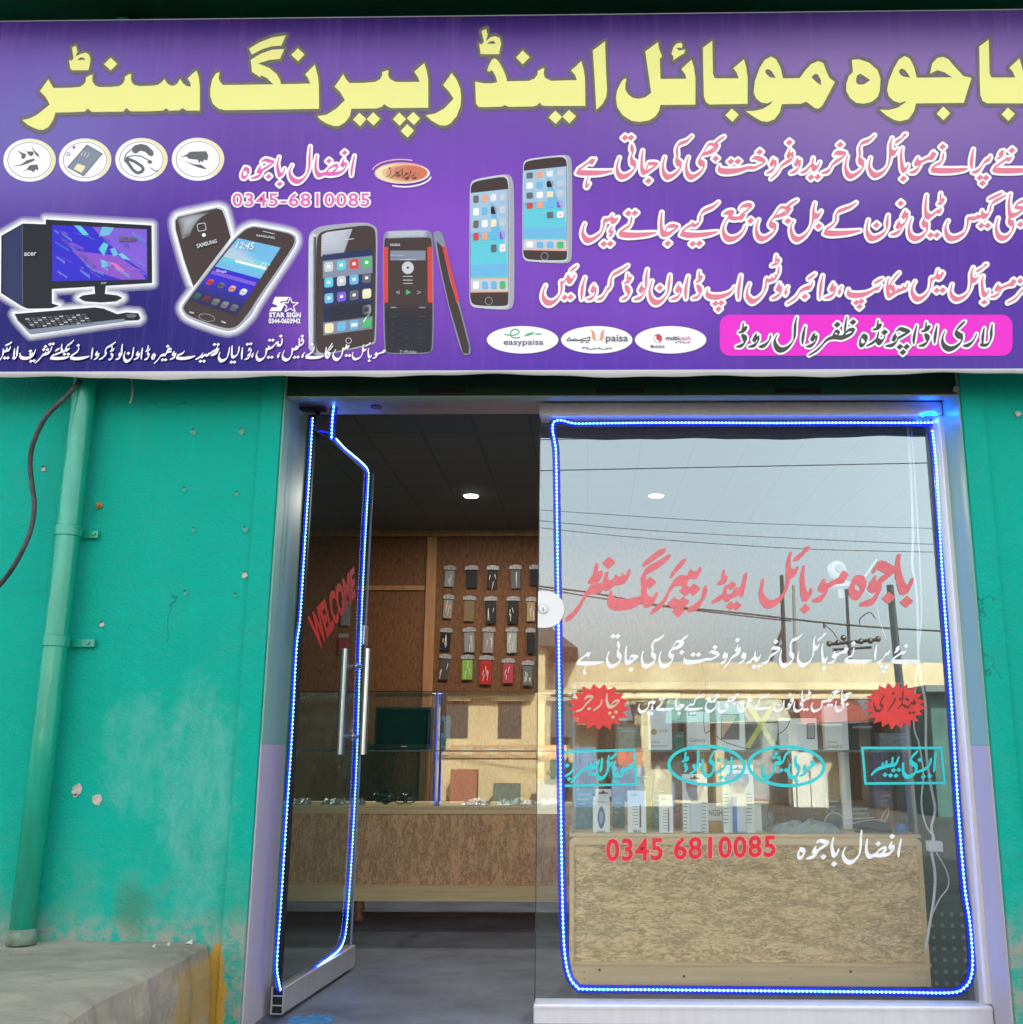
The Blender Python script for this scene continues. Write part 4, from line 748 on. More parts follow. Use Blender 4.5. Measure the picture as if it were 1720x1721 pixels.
# unprinted white hem, its lower edge wavy
N = 90; V = []
for i in range(N + 1):
    x = x0 + (x1 - x0) * i / N
    dz = .021 + .005 * math.sin(x * 3.1) + .004 * math.sin(x * 7.7 + 1) + .002 * math.sin(x * 23)
    V += [(x, BAN - .001, z0 + .0005), (x, BAN - .004, z0 - dz * .45), (x, BAN + .004, z0 - dz)]
mesh('white_hem', V, [(3 * i + k, 3 * i + 3 + k, 3 * i + 4 + k, 3 * i + 1 + k) for i in range(N) for k in (0, 1)], mat('white_flex', (.50, .50, .49), .35), ban, smooth=True)
q = MB(); q.hexa([(x0, BAN - .002, zl), (x1, BAN - .002, zrr), (x1, BAN - .002, zrr + .004), (x0, BAN - .002, zl + .004)], [(x0, BAN + .003, zl), (x1, BAN + .003, zrr), (x1, BAN + .003, zrr + .004), (x0, BAN + .003, zl + .004)]); q.build('top_hem', mat('hem_grey', (.30, .30, .32), .4), ban)

V_YEL = vinyl('ink_pale_yellow', (.82, .80, .27)); V_OLIVE = vinyl('ink_olive_shadow', (.20, .19, .13)); V_OLIVE2 = alpha_mat('ink_olive_soft', (.20, .17, .16), .38)
V_WHITE = vinyl('ink_white', (.90, .88, .90)); V_PINK = vinyl('ink_pink', (.72, .20, .28)); V_MAG = vinyl('ink_magenta_text', (.72, .14, .42)); V_GREY = vinyl('ink_dark_grey', (.06, .065, .06)); V_OUT = alpha_mat('ink_grey_edge', (.16, .14, .17), .75)
V_BOX = vinyl('ink_magenta', (.80, .025, .56)); V_BLACK = vinyl('ink_black', (.012, .013, .018)); V_BROWN = vinyl('ink_brown', (.055, .036, .031)); V_BLUE = vinyl('ink_blue', (.03, .02, .55))
V_SKY = vinyl('ink_sky', (.15, .45, .70)); V_CYAN = vinyl('ink_cyan', (.12, .55, .65)); V_GREEN = vinyl('ink_green', (.08, .45, .15)); V_RED = vinyl('ink_red', (.62, .06, .05)); V_SILV = vinyl('ink_silver', (.36, .37, .42)); V_DBLUE = vinyl('ink_navy', (.02, .03, .10))
V_LG = vinyl('ink_light_grey', (.55, .57, .60)); V_MG = vinyl('ink_mid_grey', (.13, .13, .14)); V_SAL = vinyl('ink_salmon', (.75, .36, .22)); V_CREAM = vinyl('ink_cream', (.82, .74, .42)); V_VIO = vinyl('ink_violet', (.20, .10, .60)); V_PK2 = vinyl('ink_pale_pink', (.78, .40, .52)); V_STEEL = vinyl('ink_steel', (.22, .25, .32))
G_W = [alpha_mat('ink_glow_%s' % k, (.90, .90, .95), a) for k, a in (('a', .98), ('b', .65), ('c', .45), ('d', .28), ('e', .15))]

# heading
f = Field(0, 40, 1725, 250, res=2, pad=14)
for t in HEADING:
    cut = t[0] == '-'; fr, *pp = t.lstrip('-').split(); ox, oy, s_ = FR[fr]
    f.add(np.array([[float(a) for a in q.split(',')] for q in pp]) / s_ + (ox, oy), 0, cut)
film('heading_lettering', f, 0, V_YEL, PB, ban, 4)['label'] = 'large pale yellow heading across the sign'
f.F = np.minimum(f.F, np.roll(f.F, 3, 0) * 1.0)
V_O1 = alpha_mat('ink_olive_mid', (.20, .18, .13), .6)
film('heading_shadow', f, 3.6, V_O1, PB, ban, 3); film('heading_shadow', f, 5.2, V_OLIVE2, PB, ban, 2.4); film('heading_shadow', f, 7.0, alpha_mat('ink_olive_faint', (.20, .17, .16), .22), PB, ban, 1.8)
def line(words, bb, ink, label, out=4.2, edge=5.1):
    f = Field(*bb, res=2, pad=7).words(words)
    film('lettering', f, .35, ink, PB, ban, 7)['label'] = label
    if out: film('lettering_border', f, out, V_WHITE, PB, ban, 6); film('lettering_edge', f, edge, V_OUT, PB, ban, 5.5)
line(['he', 'jati', 'ki', 'bhi', 'frokht', 'kharido', ('ki', None, (1, 1, 307, -1.5)), 'mobail', 'purane', 'naye'], (955, 218, 1726, 326), V_PINK, 'first line of pink lettering')
line(['hain', 'jate', 'kiye', 'jama', ('bhi', (1270, 336, 1340, 405)), 'bal', 'ke', 'fon', 'teli', 'gais', 'bijli'], (968, 314, 1726, 428), V_PINK, 'second line of pink lettering')
line(['karwain', 'lod', 'daon', 'ap', 'wats', 'wiber', 'skaip', 'mein', ('mobail', (1597, 444, 1708, 512)), 'niz'], (898, 420, 1726, 532), V_PINK, 'third line of pink lettering')
line(['afzal', 'bajwa'], (390, 235, 610, 325), V_MAG, 'name in magenta lettering', 3.9, 4.6)
f = Field(0, 558, 660, 622, res=2.5, pad=4).words(['laen', 'tashreef', 'keliye', 'ne', 'karwa', 'lod2', 'daon2', 'waghaira', 'qaseede', 'qawali', 'natain', 'filmain', 'gane', 'main2', ('mobail', (592, 576, 648, 608))])
film('lettering', f, .3, V_WHITE, PB, ban, 16)['label'] = 'small white line along the lower left edge'
# magenta address box
A = Art(PB, ban, 3); A.rq(V_BOX, box4(1210, 529, 1702, 598), r=.035, asp=492 / 69); A.build('address_box', 'magenta rounded box behind the address')
line(['road', 'wal', 'zafar', 'chonda', 'adda', 'lari'], (1212, 524, 1690, 612), V_GREY, 'dark address lettering on the magenta box', 3.4, 4.0)
# phone number
for off, mm_, la in ((0.095, V_OUT, 4.4), (0.083, V_WHITE, 5), (0.012, V_MAG, 6)):
    text('phone_number', '0345-6810085', box4(391.5, 325, 621, 346.5), mm_, PB, ban, la, offset=off, spacing=1.12)
# proprietor badge
A = Art(PB, ban, 3)
A.line(V_PK2, [(674 + 48 * math.cos(R(t)), 289 + 21 * math.sin(R(t))) for t in range(190, 300, 8)], 2.2); A.line(V_WHITE, [(680 + 46 * math.cos(R(t)), 293 + 21 * math.sin(R(t))) for t in range(12, 120, 8)], 2.4)
A.ell(V_PK2, 676, 291, 46.5, 18); A.ell(V_WHITE, 677.2, 291.4, 45.5, 16.8); A.ell(V_SAL, 675.5, 290.6, 44.5, 16.4); A.ell(V_CREAM, 674.5, 290.6, 43, 15.2)
SF = alpha_mat('ink_salmon_soft', (.85, .22, .12), .22)
for k in range(6): A.ell(SF, 680 + 3.2 * k, 290.6, 38 - 3.2 * k, 15.0 - .9 * k)
A.build('name_badge')
f = Field(645, 275, 710, 305, res=3, pad=3).words(['prop']); film('lettering', f, -.05, V_GREY, PB, ban, 9)

# four round accessory pictures
def badge(cx, cy):
    A = Art(PB, ban, 3); A.ell(V_WHITE, cx, cy, 44, 36.2); A.ell(V_CREAM, cx + 1.5, cy - .5, 42.8, 35, a0=-112, a1=58, n=30)
    A.ell(V_WHITE, cx - 1, cy, 39, 32.5); A.ell(V_MG, cx, cy, 37, 30.4); A.ell(V_WHITE, cx, cy, 36, 29.5); return A
c0 = lambda x, y: (x / 4.41, 225 + y / 4.41)
A = badge(49.9, 269.2)
for pts in ([(130, 120), (165, 140), (195, 150), (190, 175), (172, 188), (158, 178), (162, 158)], [(168, 98), (200, 130), (245, 130), (253, 148), (235, 166), (214, 158), (205, 140)], [(230, 78), (258, 125), (282, 145), (297, 178), (270, 160), (250, 130)], [(88, 242), (160, 225), (200, 195), (255, 182), (260, 196), (215, 218), (165, 234)], [(162, 282), (200, 262), (222, 232), (278, 226), (287, 258), (284, 272), (268, 262), (248, 284), (228, 270), (205, 268)]):
    A.poly(V_MG, [c0(*p) for p in pts])
A.build('accessory_picture', 'earphones and plugs in a round frame')
A = badge(143.3, 268.8)
A.poly(V_MG, [c0(*p) for p in ((645, 78), (764, 146), (622, 316), (498, 248))]); A.poly(V_STEEL, [c0(*p) for p in ((650, 88), (755, 148), (618, 308), (508, 246))])
A.poly(V_CREAM, [c0(*p) for p in ((576, 218), (636, 240), (606, 288), (548, 262))])
for k in range(3): A.line(V_LG, [c0(600 + k * 22, 160 + k * 8), c0(618 + k * 22, 128 + k * 8)], 1.4)
A.ell(V_VIO, *c0(508, 150), 3.2, 3.2); A.ell(V_WHITE, *c0(508, 150), 1.8, 1.8); A.ell(V_VIO, *c0(549, 100), 2.2, 2.6); A.build('accessory_picture', 'memory card in a round frame')
A = badge(238, 268)
A.poly(V_MG, [c0(*p) for p in ((975, 110), (1000, 85), (1045, 74), (1090, 84), (1135, 125), (1142, 150), (1128, 168), (1105, 160), (1075, 132), (1040, 125), (1010, 148), (985, 138))])
A.line(V_MG, [c0(*p) for p in ((975, 115), (935, 150), (922, 195), (940, 215), (935, 175), (990, 160), (1045, 165), (1110, 200))], 1.8); A.ell(V_MG, *c0(1112, 208), 4, 3)
A.line(V_MG, [c0(*p) for p in ((935, 180), (1000, 205), (1060, 245), (1062, 275), (1020, 292), (985, 265), (950, 215), (935, 185))], 5); A.line(V_MG, [c0(1115, 250), c0(1150, 275), c0(1175, 272)], 1.4)
A.build('accessory_picture', 'looped charger cord in a round frame')
A = badge(333, 267.6)
A.poly(V_MG, [c0(*p) for p in ((1340, 172), (1385, 152), (1410, 132), (1530, 128), (1545, 160), (1538, 198), (1512, 190), (1508, 212), (1490, 200), (1480, 218), (1466, 192), (1400, 185), (1385, 168))])
A.poly(V_MG, [c0(*p) for p in ((1362, 200), (1440, 225), (1490, 228), (1530, 255), (1525, 264), (1470, 248), (1430, 232))]); A.build('accessory_picture', 'black plug adapter in a round frame')

# helper for the white glow round a cut-out picture
def glow(polys, bb, name='picture_glow', isos=((2.6, 0), (4.4, 1), (6.5, 2), (9.0, 3), (12.0, 4))):
    f = Field(*bb, res=1.5, pad=15)
    for p in polys: f.add(np.array(p, float))
    for iso, k in isos: film(name, f, iso, G_W[k], PB, ban, 1.2 + .3 * (4 - k))
c3 = lambda x, y: (x / 4, 320 + y / 4)
tower = [c3(*p) for p in ((10, 305), (155, 222), (320, 228), (350, 235), (350, 760), (400, 775), (345, 792), (190, 795), (150, 780), (8, 690))]
moni = [c3(*p) for p in ((308, 195), (1020, 235), (1024, 622), (352, 662), (320, 640))]
stand = [c3(*p) for p in ((636, 640), (712, 636), (705, 695), (790, 705), (824, 722), (780, 745), (680, 752), (570, 745), (530, 722), (560, 705), (640, 695))]
keyb = [c3(*p) for p in ((98, 830), (640, 786), (700, 795), (790, 832), (850, 820), (930, 825), (946, 858), (930, 872), (840, 875), (210, 967), (190, 950), (120, 870))]
glow([tower, moni, stand, keyb], (-20, 345, 285, 585))
A = Art(PB, ban, 4)
A.poly(V_BLACK, tower); A.poly(V_DBLUE, [c3(*p) for p in ((22, 312), (150, 235), (152, 775), (20, 690))]); A.line(V_STEEL, [c3(152, 232), c3(152, 780)], .5)
A.poly(V_BLACK, moni); A.poly(V_BLUE, [c3(*p) for p in ((352, 232), (990, 262), (992, 600), (352, 610))])
A.poly(V_VIO, [c3(*p) for p in ((620, 244), (988, 262), (990, 560), (860, 470), (700, 330))])
A.poly(alpha_mat('ink_magenta_haze', (.45, .12, .70), .5), [c3(*p) for p in ((480, 400), (620, 420), (800, 440), (960, 560), (980, 598), (820, 600), (620, 540))])
for m_, pts in ((V_CYAN, ((498, 234), (545, 238), (600, 300), (560, 300))), (V_SKY, ((690, 244), (770, 250), (735, 300), (665, 310))), (V_CYAN, ((665, 395), (700, 345), (730, 365), (700, 440))), (V_SKY, ((740, 395), (770, 385), (800, 430), (765, 445))), (V_CYAN, ((795, 430), (820, 420), (880, 470), (830, 460))), (V_MAG, ((740, 480), (780, 490), (850, 545), (790, 530))), (V_CYAN, ((680, 470), (710, 475), (730, 510), (690, 520)))):
    A.poly(m_, [c3(*p) for p in pts])
A.poly(V_BLACK, stand); A.poly(V_BLACK, keyb); A.poly(V_STEEL, [c3(*p) for p in ((100, 855), (195, 935), (840, 862), (838, 880), (208, 967), (190, 952))])
for r_ in range(5):
    for k in range(11):
        x = 170 + k * 38 + r_ * 10; y = 862 - k * 3.0 + r_ * 13
        A.poly(V_LG if (k + r_) % 3 == 0 else V_MG, [c3(x, y), c3(x + 26, y - 2), c3(x + 30, y + 5), c3(x + 4, y + 7)])
A.poly(V_MG, [c3(*p) for p in ((845, 835), (895, 828), (925, 840), (900, 860), (860, 855))])
HZ = [alpha_mat('ink_haze_%d' % k, c_, .28) for k, c_ in enumerate(((.10, .35, .85), (.50, .15, .75), (.02, .01, .30), (.30, .60, .90)))]
rz = random.Random(4)
for k in range(46):                            # light trails of the wallpaper
    x, y = 360 + 600 * rz.random(), 250 + 320 * rz.random(); L_ = 20 + 90 * rz.random(); dx, dy = L_ * .9, L_ * (.25 + .35 * rz.random()); w_ = 4 + 26 * rz.random()
    x, y = min(x, 985 - dx), min(y, 595 - dy - w_)
    A.poly(HZ[k % 4], [c3(x, y), c3(x + dx, y + dy), c3(x + dx, y + dy + w_), c3(x, y + w_ * .6)])
A.build('printed_computer', 'black desktop computer printed with a white glow')
text('lettering', 'acer', [c3(165, 418), c3(245, 416), c3(245, 438), c3(165, 440)], V_LG, PB, ban, 16, offset=.02)
text('lettering', 'acer', [c3(800, 308), c3(925, 312), c3(925, 342), c3(800, 340)], V_MG, PB, ban, 16, offset=.02)
text('lettering', 'acer', [c3(680, 618), c3(720, 616), c3(720, 628), c3(680, 630)], V_LG, PB, ban, 16)
# pair of dark phones with white glow (back and front)
c4 = lambda x, y: (430 + x / 4, 320 + y / 4)
back = rounded([c3(*p) for p in ((1172, 200), (1195, 165), (1470, 108), (1510, 125), (1530, 190), (1565, 320), (1300, 670), (1230, 460), (1175, 260))], 2, .15)
front = [c3(1565, 330), c3(1640, 258), c3(1690, 240), c4(0, 238), c4(230, 280), c4(275, 310), c4(272, 370), c4(10, 760), c3(1690, 840), c3(1600, 930), c3(1520, 950), c3(1260, 860), c3(1218, 800), c3(1230, 760)]
front = rounded(front, 2, .2)
glow([back, front], (275, 332, 520, 580))
A = Art(PB, ban, 4)
A.poly(V_LG, back); A.poly(V_BROWN, [c3(*p) for p in ((1180, 205), (1200, 178), (1458, 120), (1494, 132), (1518, 192), (1552, 318), (1302, 648), (1236, 458), (1183, 262))])
A.rq(V_LG, [c3(1324, 225), c3(1382, 215), c3(1390, 268), c3(1332, 278)], r=.2); A.rq(V_BROWN, [c3(1328, 229), c3(1378, 220), c3(1385, 264), c3(1336, 273)], r=.2); A.ell(V_WHITE, *c3(1372, 300), 3.2, 3)
A.poly(V_SILV, front)
A.poly(V_BROWN, rounded([c3(1572, 334), c3(1645, 268), c3(1690, 248), c4(0, 246), c4(222, 288), c4(262, 314), c4(260, 368), c4(0, 745), c3(1690, 800), c3(1600, 915), c3(1520, 932), c3(1270, 846), c3(1232, 798), c3(1242, 765)], 2, .2))
scr = [c3(1600, 320), c4(168, 385), c3(1590, 840), c3(1268, 735)]
A.poly(V_SKY, scr)
A.rq(V_CYAN, scr, 0, .22, 1, .36); A.rq(V_WHITE, scr, .3, .30, 1, .33); A.rq(V_SKY, scr, 0, .0, 1, .16)
A.rq(V_BLUE, scr, 0, .46, 1, 1); A.rq(V_VIO, scr, .02, .52, .98, .57)
for k, m_ in enumerate((V_RED, V_MG, V_SAL, V_WHITE)): A.rq(m_, scr, .06 + .24 * k, .64, .20 + .24 * k, .73, r=.05)
for k, m_ in enumerate((V_GREEN, V_RED, V_CREAM, V_WHITE, V_LG)): A.rq(m_, scr, .03 + .195 * k, .87, .16 + .195 * k, .96, r=.03)
WH = alpha_mat('ink_white_veil', (.85, .88, .95), .14); BK = alpha_mat('ink_black_veil', (.005, .005, .02), .22)
for k in range(7): A.rq(WH, scr, .0, .10 + .03 * k, .35 + .09 * k, .30, r=.0)
for k in range(4): A.rq(BK, scr, 0, .7 + .07 * k, 1, 1)
for k in range(6): A.poly(WH, [c3(1195 + 14 * k, 185 + 4 * k), c3(1300 + 26 * k, 155 - 3 * k), c3(1280 + 10 * k, 300 - 22 * k), c3(1225 + 8 * k, 330 - 25 * k)])
A.ell(V_SILV, *c3(1392, 855), 14, 6.2, rot=12); A.ell(V_BROWN, *c3(1392, 855), 13, 5.4, rot=12); A.line(V_LG, [c3(1275, 818), c3(1305, 824)], 2.2); A.line(V_LG, [c3(1490, 880), c3(1520, 892)], 2.2)
A.line(V_LG, [c4(48, 274), c4(128, 292)], 1.2)
A.build('printed_phone', 'dark brown phone pair printed with a white glow')
text('lettering', 'SAMSUNG', [c3(1322, 362), c3(1455, 328), c3(1460, 352), c3(1328, 388)], V_LG, PB, ban, 16, offset=.03)
text('lettering', 'SAMSUNG', [c4(5, 294), c4(128, 312), c4(128, 328), c4(5, 308)], V_LG, PB, ban, 16, offset=.02)
text('lettering', '12:45', [c3(1600, 345), c4(-5, 352), c4(-20, 398), c3(1585, 385)], V_WHITE, PB, ban, 17)
text('lettering', 'Google', [c3(1460, 530), c3(1530, 540), c3(1520, 560), c3(1450, 548)], V_WHITE, PB, ban, 17)
text('lettering', '25°', [c4(40, 480), c4(100, 495), c4(85, 525), c4(25, 508)], V_WHITE, PB, ban, 17)
# sign painter's mark
A = Art(PB, ban, 5)
A.poly(V_WHITE, [c4(*p) for p in ((130, 716), (225, 716), (205, 745), (170, 745), (165, 755), (192, 770), (170, 812), (92, 812), (108, 786), (140, 786), (146, 775), (112, 760))])
st = []
for k in range(10):
    r_ = 58 if k % 2 == 0 else 23; a_ = R(-90 + 36 * k); st.append((232 + r_ * math.cos(a_), 772 + r_ * .92 * math.sin(a_)))
A.line(V_WHITE, [c4(*p) for p in st + [st[0]]], 1.7); A.build('maker_mark', 'small white star mark')
text('lettering', 'STAR SIGN', [c4(92, 822), c4(302, 822), c4(302, 852), c4(92, 852)], V_WHITE, PB, ban, 8, offset=.045, spacing=1.1)
text('lettering', '0344-0603942', [c4(88, 862), c4(300, 862), c4(300, 893), c4(88, 893)], V_WHITE, PB, ban, 8, offset=.03)
# black glass phone with chrome edge
A = Art(PB, ban, 4)
A.poly(V_SILV, rounded([c4(*p) for p in ((352, 310), (380, 270), (440, 238), (680, 215), (760, 218), (815, 250), (820, 300), (812, 1010), (790, 1040), (430, 1115), (390, 1100), (352, 1070))], 2, .2))
A.poly(V_LG, [c4(*p) for p in ((358, 320), (385, 285), (412, 300), (405, 1100), (356, 1062))])
A.poly(V_BROWN, rounded([c4(*p) for p in ((408, 350), (425, 290), (470, 268), (740, 232), (795, 250), (810, 300), (803, 1000), (780, 1030), (470, 1098), (420, 1085), (405, 1040))], 2, .2))
A.poly(V_SILV, [c4(*p) for p in ((445, 300), (480, 280), (650, 258), (590, 420), (440, 445))])
scr = [c4(450, 430), c4(785, 395), c4(785, 930), c4(455, 975)]
A.poly(V_DBLUE, scr)
A.rq(V_STEEL, scr, 0, .08, 1, .30); A.rq(V_STEEL, scr, 0, .84, 1, 1)
for r_, row in enumerate(((V_LG, V_CYAN, V_RED, V_GREEN), (V_CYAN, V_LG, V_SKY, V_MG), (V_SKY, V_VIO, V_MG, V_CREAM))):
    for k, m_ in enumerate(row):
        A.rq(m_, scr, .03 + .255 * k, .10 + .195 * r_, .21 + .255 * k, .22 + .195 * r_, r=.035); A.rq(V_WHITE, scr, .09 + .255 * k, .14 + .195 * r_, .15 + .255 * k, .175 + .195 * r_)
A.rq(V_LG, scr, .795, .69, .97, .81, r=.035); A.rq(V_MG, scr, .83, .72, .93, .78, r=.03)
for k, m_ in enumerate((V_CREAM, V_SKY, V_SKY, V_GREEN)): A.rq(m_, scr, .03 + .255 * k, .86, .21 + .255 * k, .98, r=.035)
A.rq(V_WHITE, scr, .57, .9, .69, .94); A.line(V_WHITE, [c4(725, 885), c4(745, 850), c4(765, 835)], 1.6); A.ell(V_LG, *c4(625, 1010), 5.2, 5); A.ell(V_BROWN, *c4(625, 1010), 4.2, 4); A.line(V_LG, [c4(585, 333), c4(660, 325)], 1.4)
for k in range(5): A.poly(WH, [c4(360, 330 + 40 * k), c4(372 + 6 * k, 330), c4(372 + 6 * k, 1060), c4(360, 1040)])
for k in range(5): A.poly(BK, [c4(398 - 3 * k, 310), c4(408, 312), c4(406, 1095), c4(396 - 3 * k, 1090)])
for k in range(6): A.poly(WH, [c4(445, 300), c4(480, 280), c4(650 - 12 * k, 258 + 3 * k), c4(600 - 20 * k, 420 - 16 * k), c4(440, 440 - 20 * k)])
for k in range(5): A.rq(BK, scr, .05 * k, .64, 1 - .05 * k, .84)
A.build('printed_phone', 'glass phone with silver edge and app icons')
# music phones with red sides
A = Art(PB, ban, 4)
b_ = rounded([c4(*p) for p in ((852, 310), (880, 272), (1100, 262), (1165, 268), (1195, 310), (1198, 1060), (1170, 1100), (890, 1102), (860, 1075))], 2, .2)
A.poly(V_STEEL, b_); A.poly(V_BROWN, rounded([c4(*p) for p in ((862, 330), (880, 318), (1160, 312), (1188, 330), (1190, 1055), (1165, 1092), (895, 1095), (868, 1070))], 2, .2))
A.poly(V_RED, [c4(*p) for p in ((860, 380), (890, 380), (890, 752), (860, 755))]); A.poly(V_RED, [c4(*p) for p in ((1155, 380), (1188, 378), (1190, 756), (1157, 752))])
A.poly(V_STEEL, [c4(*p) for p in ((905, 405), (1142, 405), (1142, 470), (905, 470))])
A.ell(V_LG, *c4(1023, 520), 10, 10.5); A.ell(V_BROWN, *c4(1023, 520), 2, 2); A.poly(V_GREEN, [c4(1012, 665), c4(1045, 685), c4(1012, 703)])
A.line(V_LG, [c4(965, 465), c4(1080, 465)], 1); A.line(V_LG, [c4(945, 685), c4(965, 675), c4(965, 695), c4(945, 685)], .7); A.line(V_LG, [c4(1085, 675), c4(1110, 685), c4(1085, 695)], .7)
for y in (578, 603, 625): A.line(V_LG, [c4(990, y), c4(1055, y)], 1.2)
for y in (787,): A.line(V_LG, [c4(908, y), c4(945, y)], 1.6); A.line(V_LG, [c4(1100, y), c4(1140, y)], 1.6)
A.line(V_GREEN, [c4(905, 847), c4(948, 847)], 1.6); A.line(V_RED, [c4(1098, 847), c4(1140, 847)], 1.6)
for r_ in range(4):
    for k in range(3): A.line(V_SILV, [c4(912 + 92 * k, 898 + 46 * r_), c4(930 + 92 * k, 898 + 46 * r_)], 1.1)
A.poly(V_STEEL, rounded([c4(*p) for p in ((1190, 290), (1215, 272), (1245, 275), (1270, 330), (1300, 470), (1370, 760), (1448, 1060), (1440, 1108), (1385, 1105), (1300, 800), (1235, 520), (1200, 350))], 2, .2))
A.poly(V_BROWN, [c4(*p) for p in ((1215, 340), (1255, 380), (1310, 620), (1370, 800), (1435, 1050), (1430, 1098), (1395, 1095), (1300, 770), (1240, 500))])
A.poly(V_RED, [c4(*p) for p in ((1253, 378), (1275, 372), (1372, 745), (1350, 755))])
for k in range(5): A.poly(WH, [c4(875 + 6 * k, 275), c4(1160 - 8 * k, 270), c4(1150 - 8 * k, 318 - 4 * k), c4(885 + 6 * k, 325 - 4 * k)])
for k in range(5): A.poly(BK, [c4(868 + 4 * k, 770 + 20 * k), c4(1188 - 4 * k, 770 + 20 * k), c4(1180 - 4 * k, 1085), c4(875 + 4 * k, 1085)])
A.build('printed_phone', 'brown music phone with red sides, front and side view')
text('lettering', 'NOKIA', [c4(905, 358), c4(973, 358), c4(973, 374), c4(905, 374)], V_LG, PB, ban, 16, offset=.03)
text('lettering', 'Music player', [c4(908, 432), c4(1000, 432), c4(1000, 446), c4(908, 446)], V_LG, PB, ban, 16)
text('lettering', 'T··Mobile·', [c4(968, 1075), c4(1085, 1075), c4(1085, 1097), c4(968, 1097)], V_LG, PB, ban, 16)
# two slim phones
def slim(cf, body, side, scr, home, lab):
    A = Art(PB, ban, 4); A.poly(V_SILV, rounded([cf(*p) for p in side], 2, .2)); A.poly(V_LG, rounded([cf(*p) for p in body], 2, .2))
    B_ = [cf(*p) for p in body]; cc = np.mean(B_, axis=0); A.poly(V_BROWN, rounded([tuple(cc + (np.array(p) - cc) * .965) for p in B_], 2, .2))
    S = [cf(*p) for p in scr]
    top = [B_[0], B_[3]]
    A.poly(V_CYAN, S); A.rq(V_SKY, S, 0, 0, 1, .45); A.rq(alpha_mat('ink_pale_haze', (.55, .72, .82), .55), S, 0, 0, .55, .4); A.rq(V_SKY, S, 0, .72, 1, .84); A.rq(V_SAL, S, 0, .86, 1, 1); A.rq(V_LG, S, 0, .87, 1, .985)
    cols = (V_MG, V_SAL, V_WHITE, V_LG, V_WHITE, V_SKY, V_BLACK, V_LG, V_MG, V_WHITE, V_CREAM, V_LG, V_RED, V_SAL, V_SKY, V_VIO)
    for k in range(16): A.rq(cols[k], S, .07 + .235 * (k % 4), .03 + .125 * (k // 4), .22 + .235 * (k % 4), .105 + .125 * (k // 4), r=.03, asp=.6)
    for k in (2, 3): A.rq((V_MG, V_WHITE)[k - 2], S, .07 + .235 * k, .53, .22 + .235 * k, .605, r=.03, asp=.6)
    A.ell(V_RED, *(np.array(S[0]) * .43 * .15 + np.array(S[1]) * .43 * .85 + np.array(S[3]) * .57 * .15 + np.array(S[2]) * .57 * .85), 1.4, 1.4)
    for k, m_ in enumerate((V_WHITE, V_SKY, V_SKY, V_GREEN)): A.rq(m_, S, .07 + .235 * k, .89, .22 + .235 * k, .965, r=.03, asp=.6)
    A.poly(alpha_mat('ink_glare', (.75, .80, .86), .35), [tuple(np.array(S[0]) * .5 + np.array(S[1]) * .5), S[1], S[2], tuple(np.array(S[1]) * .35 + np.array(S[2]) * .62 + np.array(S[0]) * .03)])
    A.ell(V_SILV, *cf(*home), 6.4, 6.6); A.ell(V_BROWN, *cf(*home), 5.6, 5.8); A.build('printed_phone', lab)
c5 = lambda x, y: (860 + x / 4, 220 + y / 4)
slim(c5, ((75, 230), (90, 200), (130, 185), (340, 160), (372, 180), (380, 230), (382, 860), (365, 885), (110, 880), (80, 860), (72, 820)), ((100, 195), (350, 158), (392, 168), (408, 215), (408, 840), (395, 880), (360, 892), (110, 882)),
     ((80, 268), (370, 238), (372, 808), (80, 802)), (222, 842), 'slim grey phone, the one higher on the sign')
c6 = lambda x, y: (860 + x / 4, 220 + y / 4)
slim(lambda x, y: (789 + (x - 72) * .2185, 292 + (y - 158) * .3125), ((75, 230), (90, 200), (130, 185), (340, 160), (372, 180), (380, 230), (382, 860), (365, 885), (110, 880), (80, 860), (72, 820)), ((100, 195), (350, 158), (392, 168), (418, 215), (420, 840), (400, 880), (360, 892), (110, 882)),
     ((82, 262), (370, 240), (372, 795), (82, 797)), (222, 842), 'slim grey phone, the one lower and left of its twin')
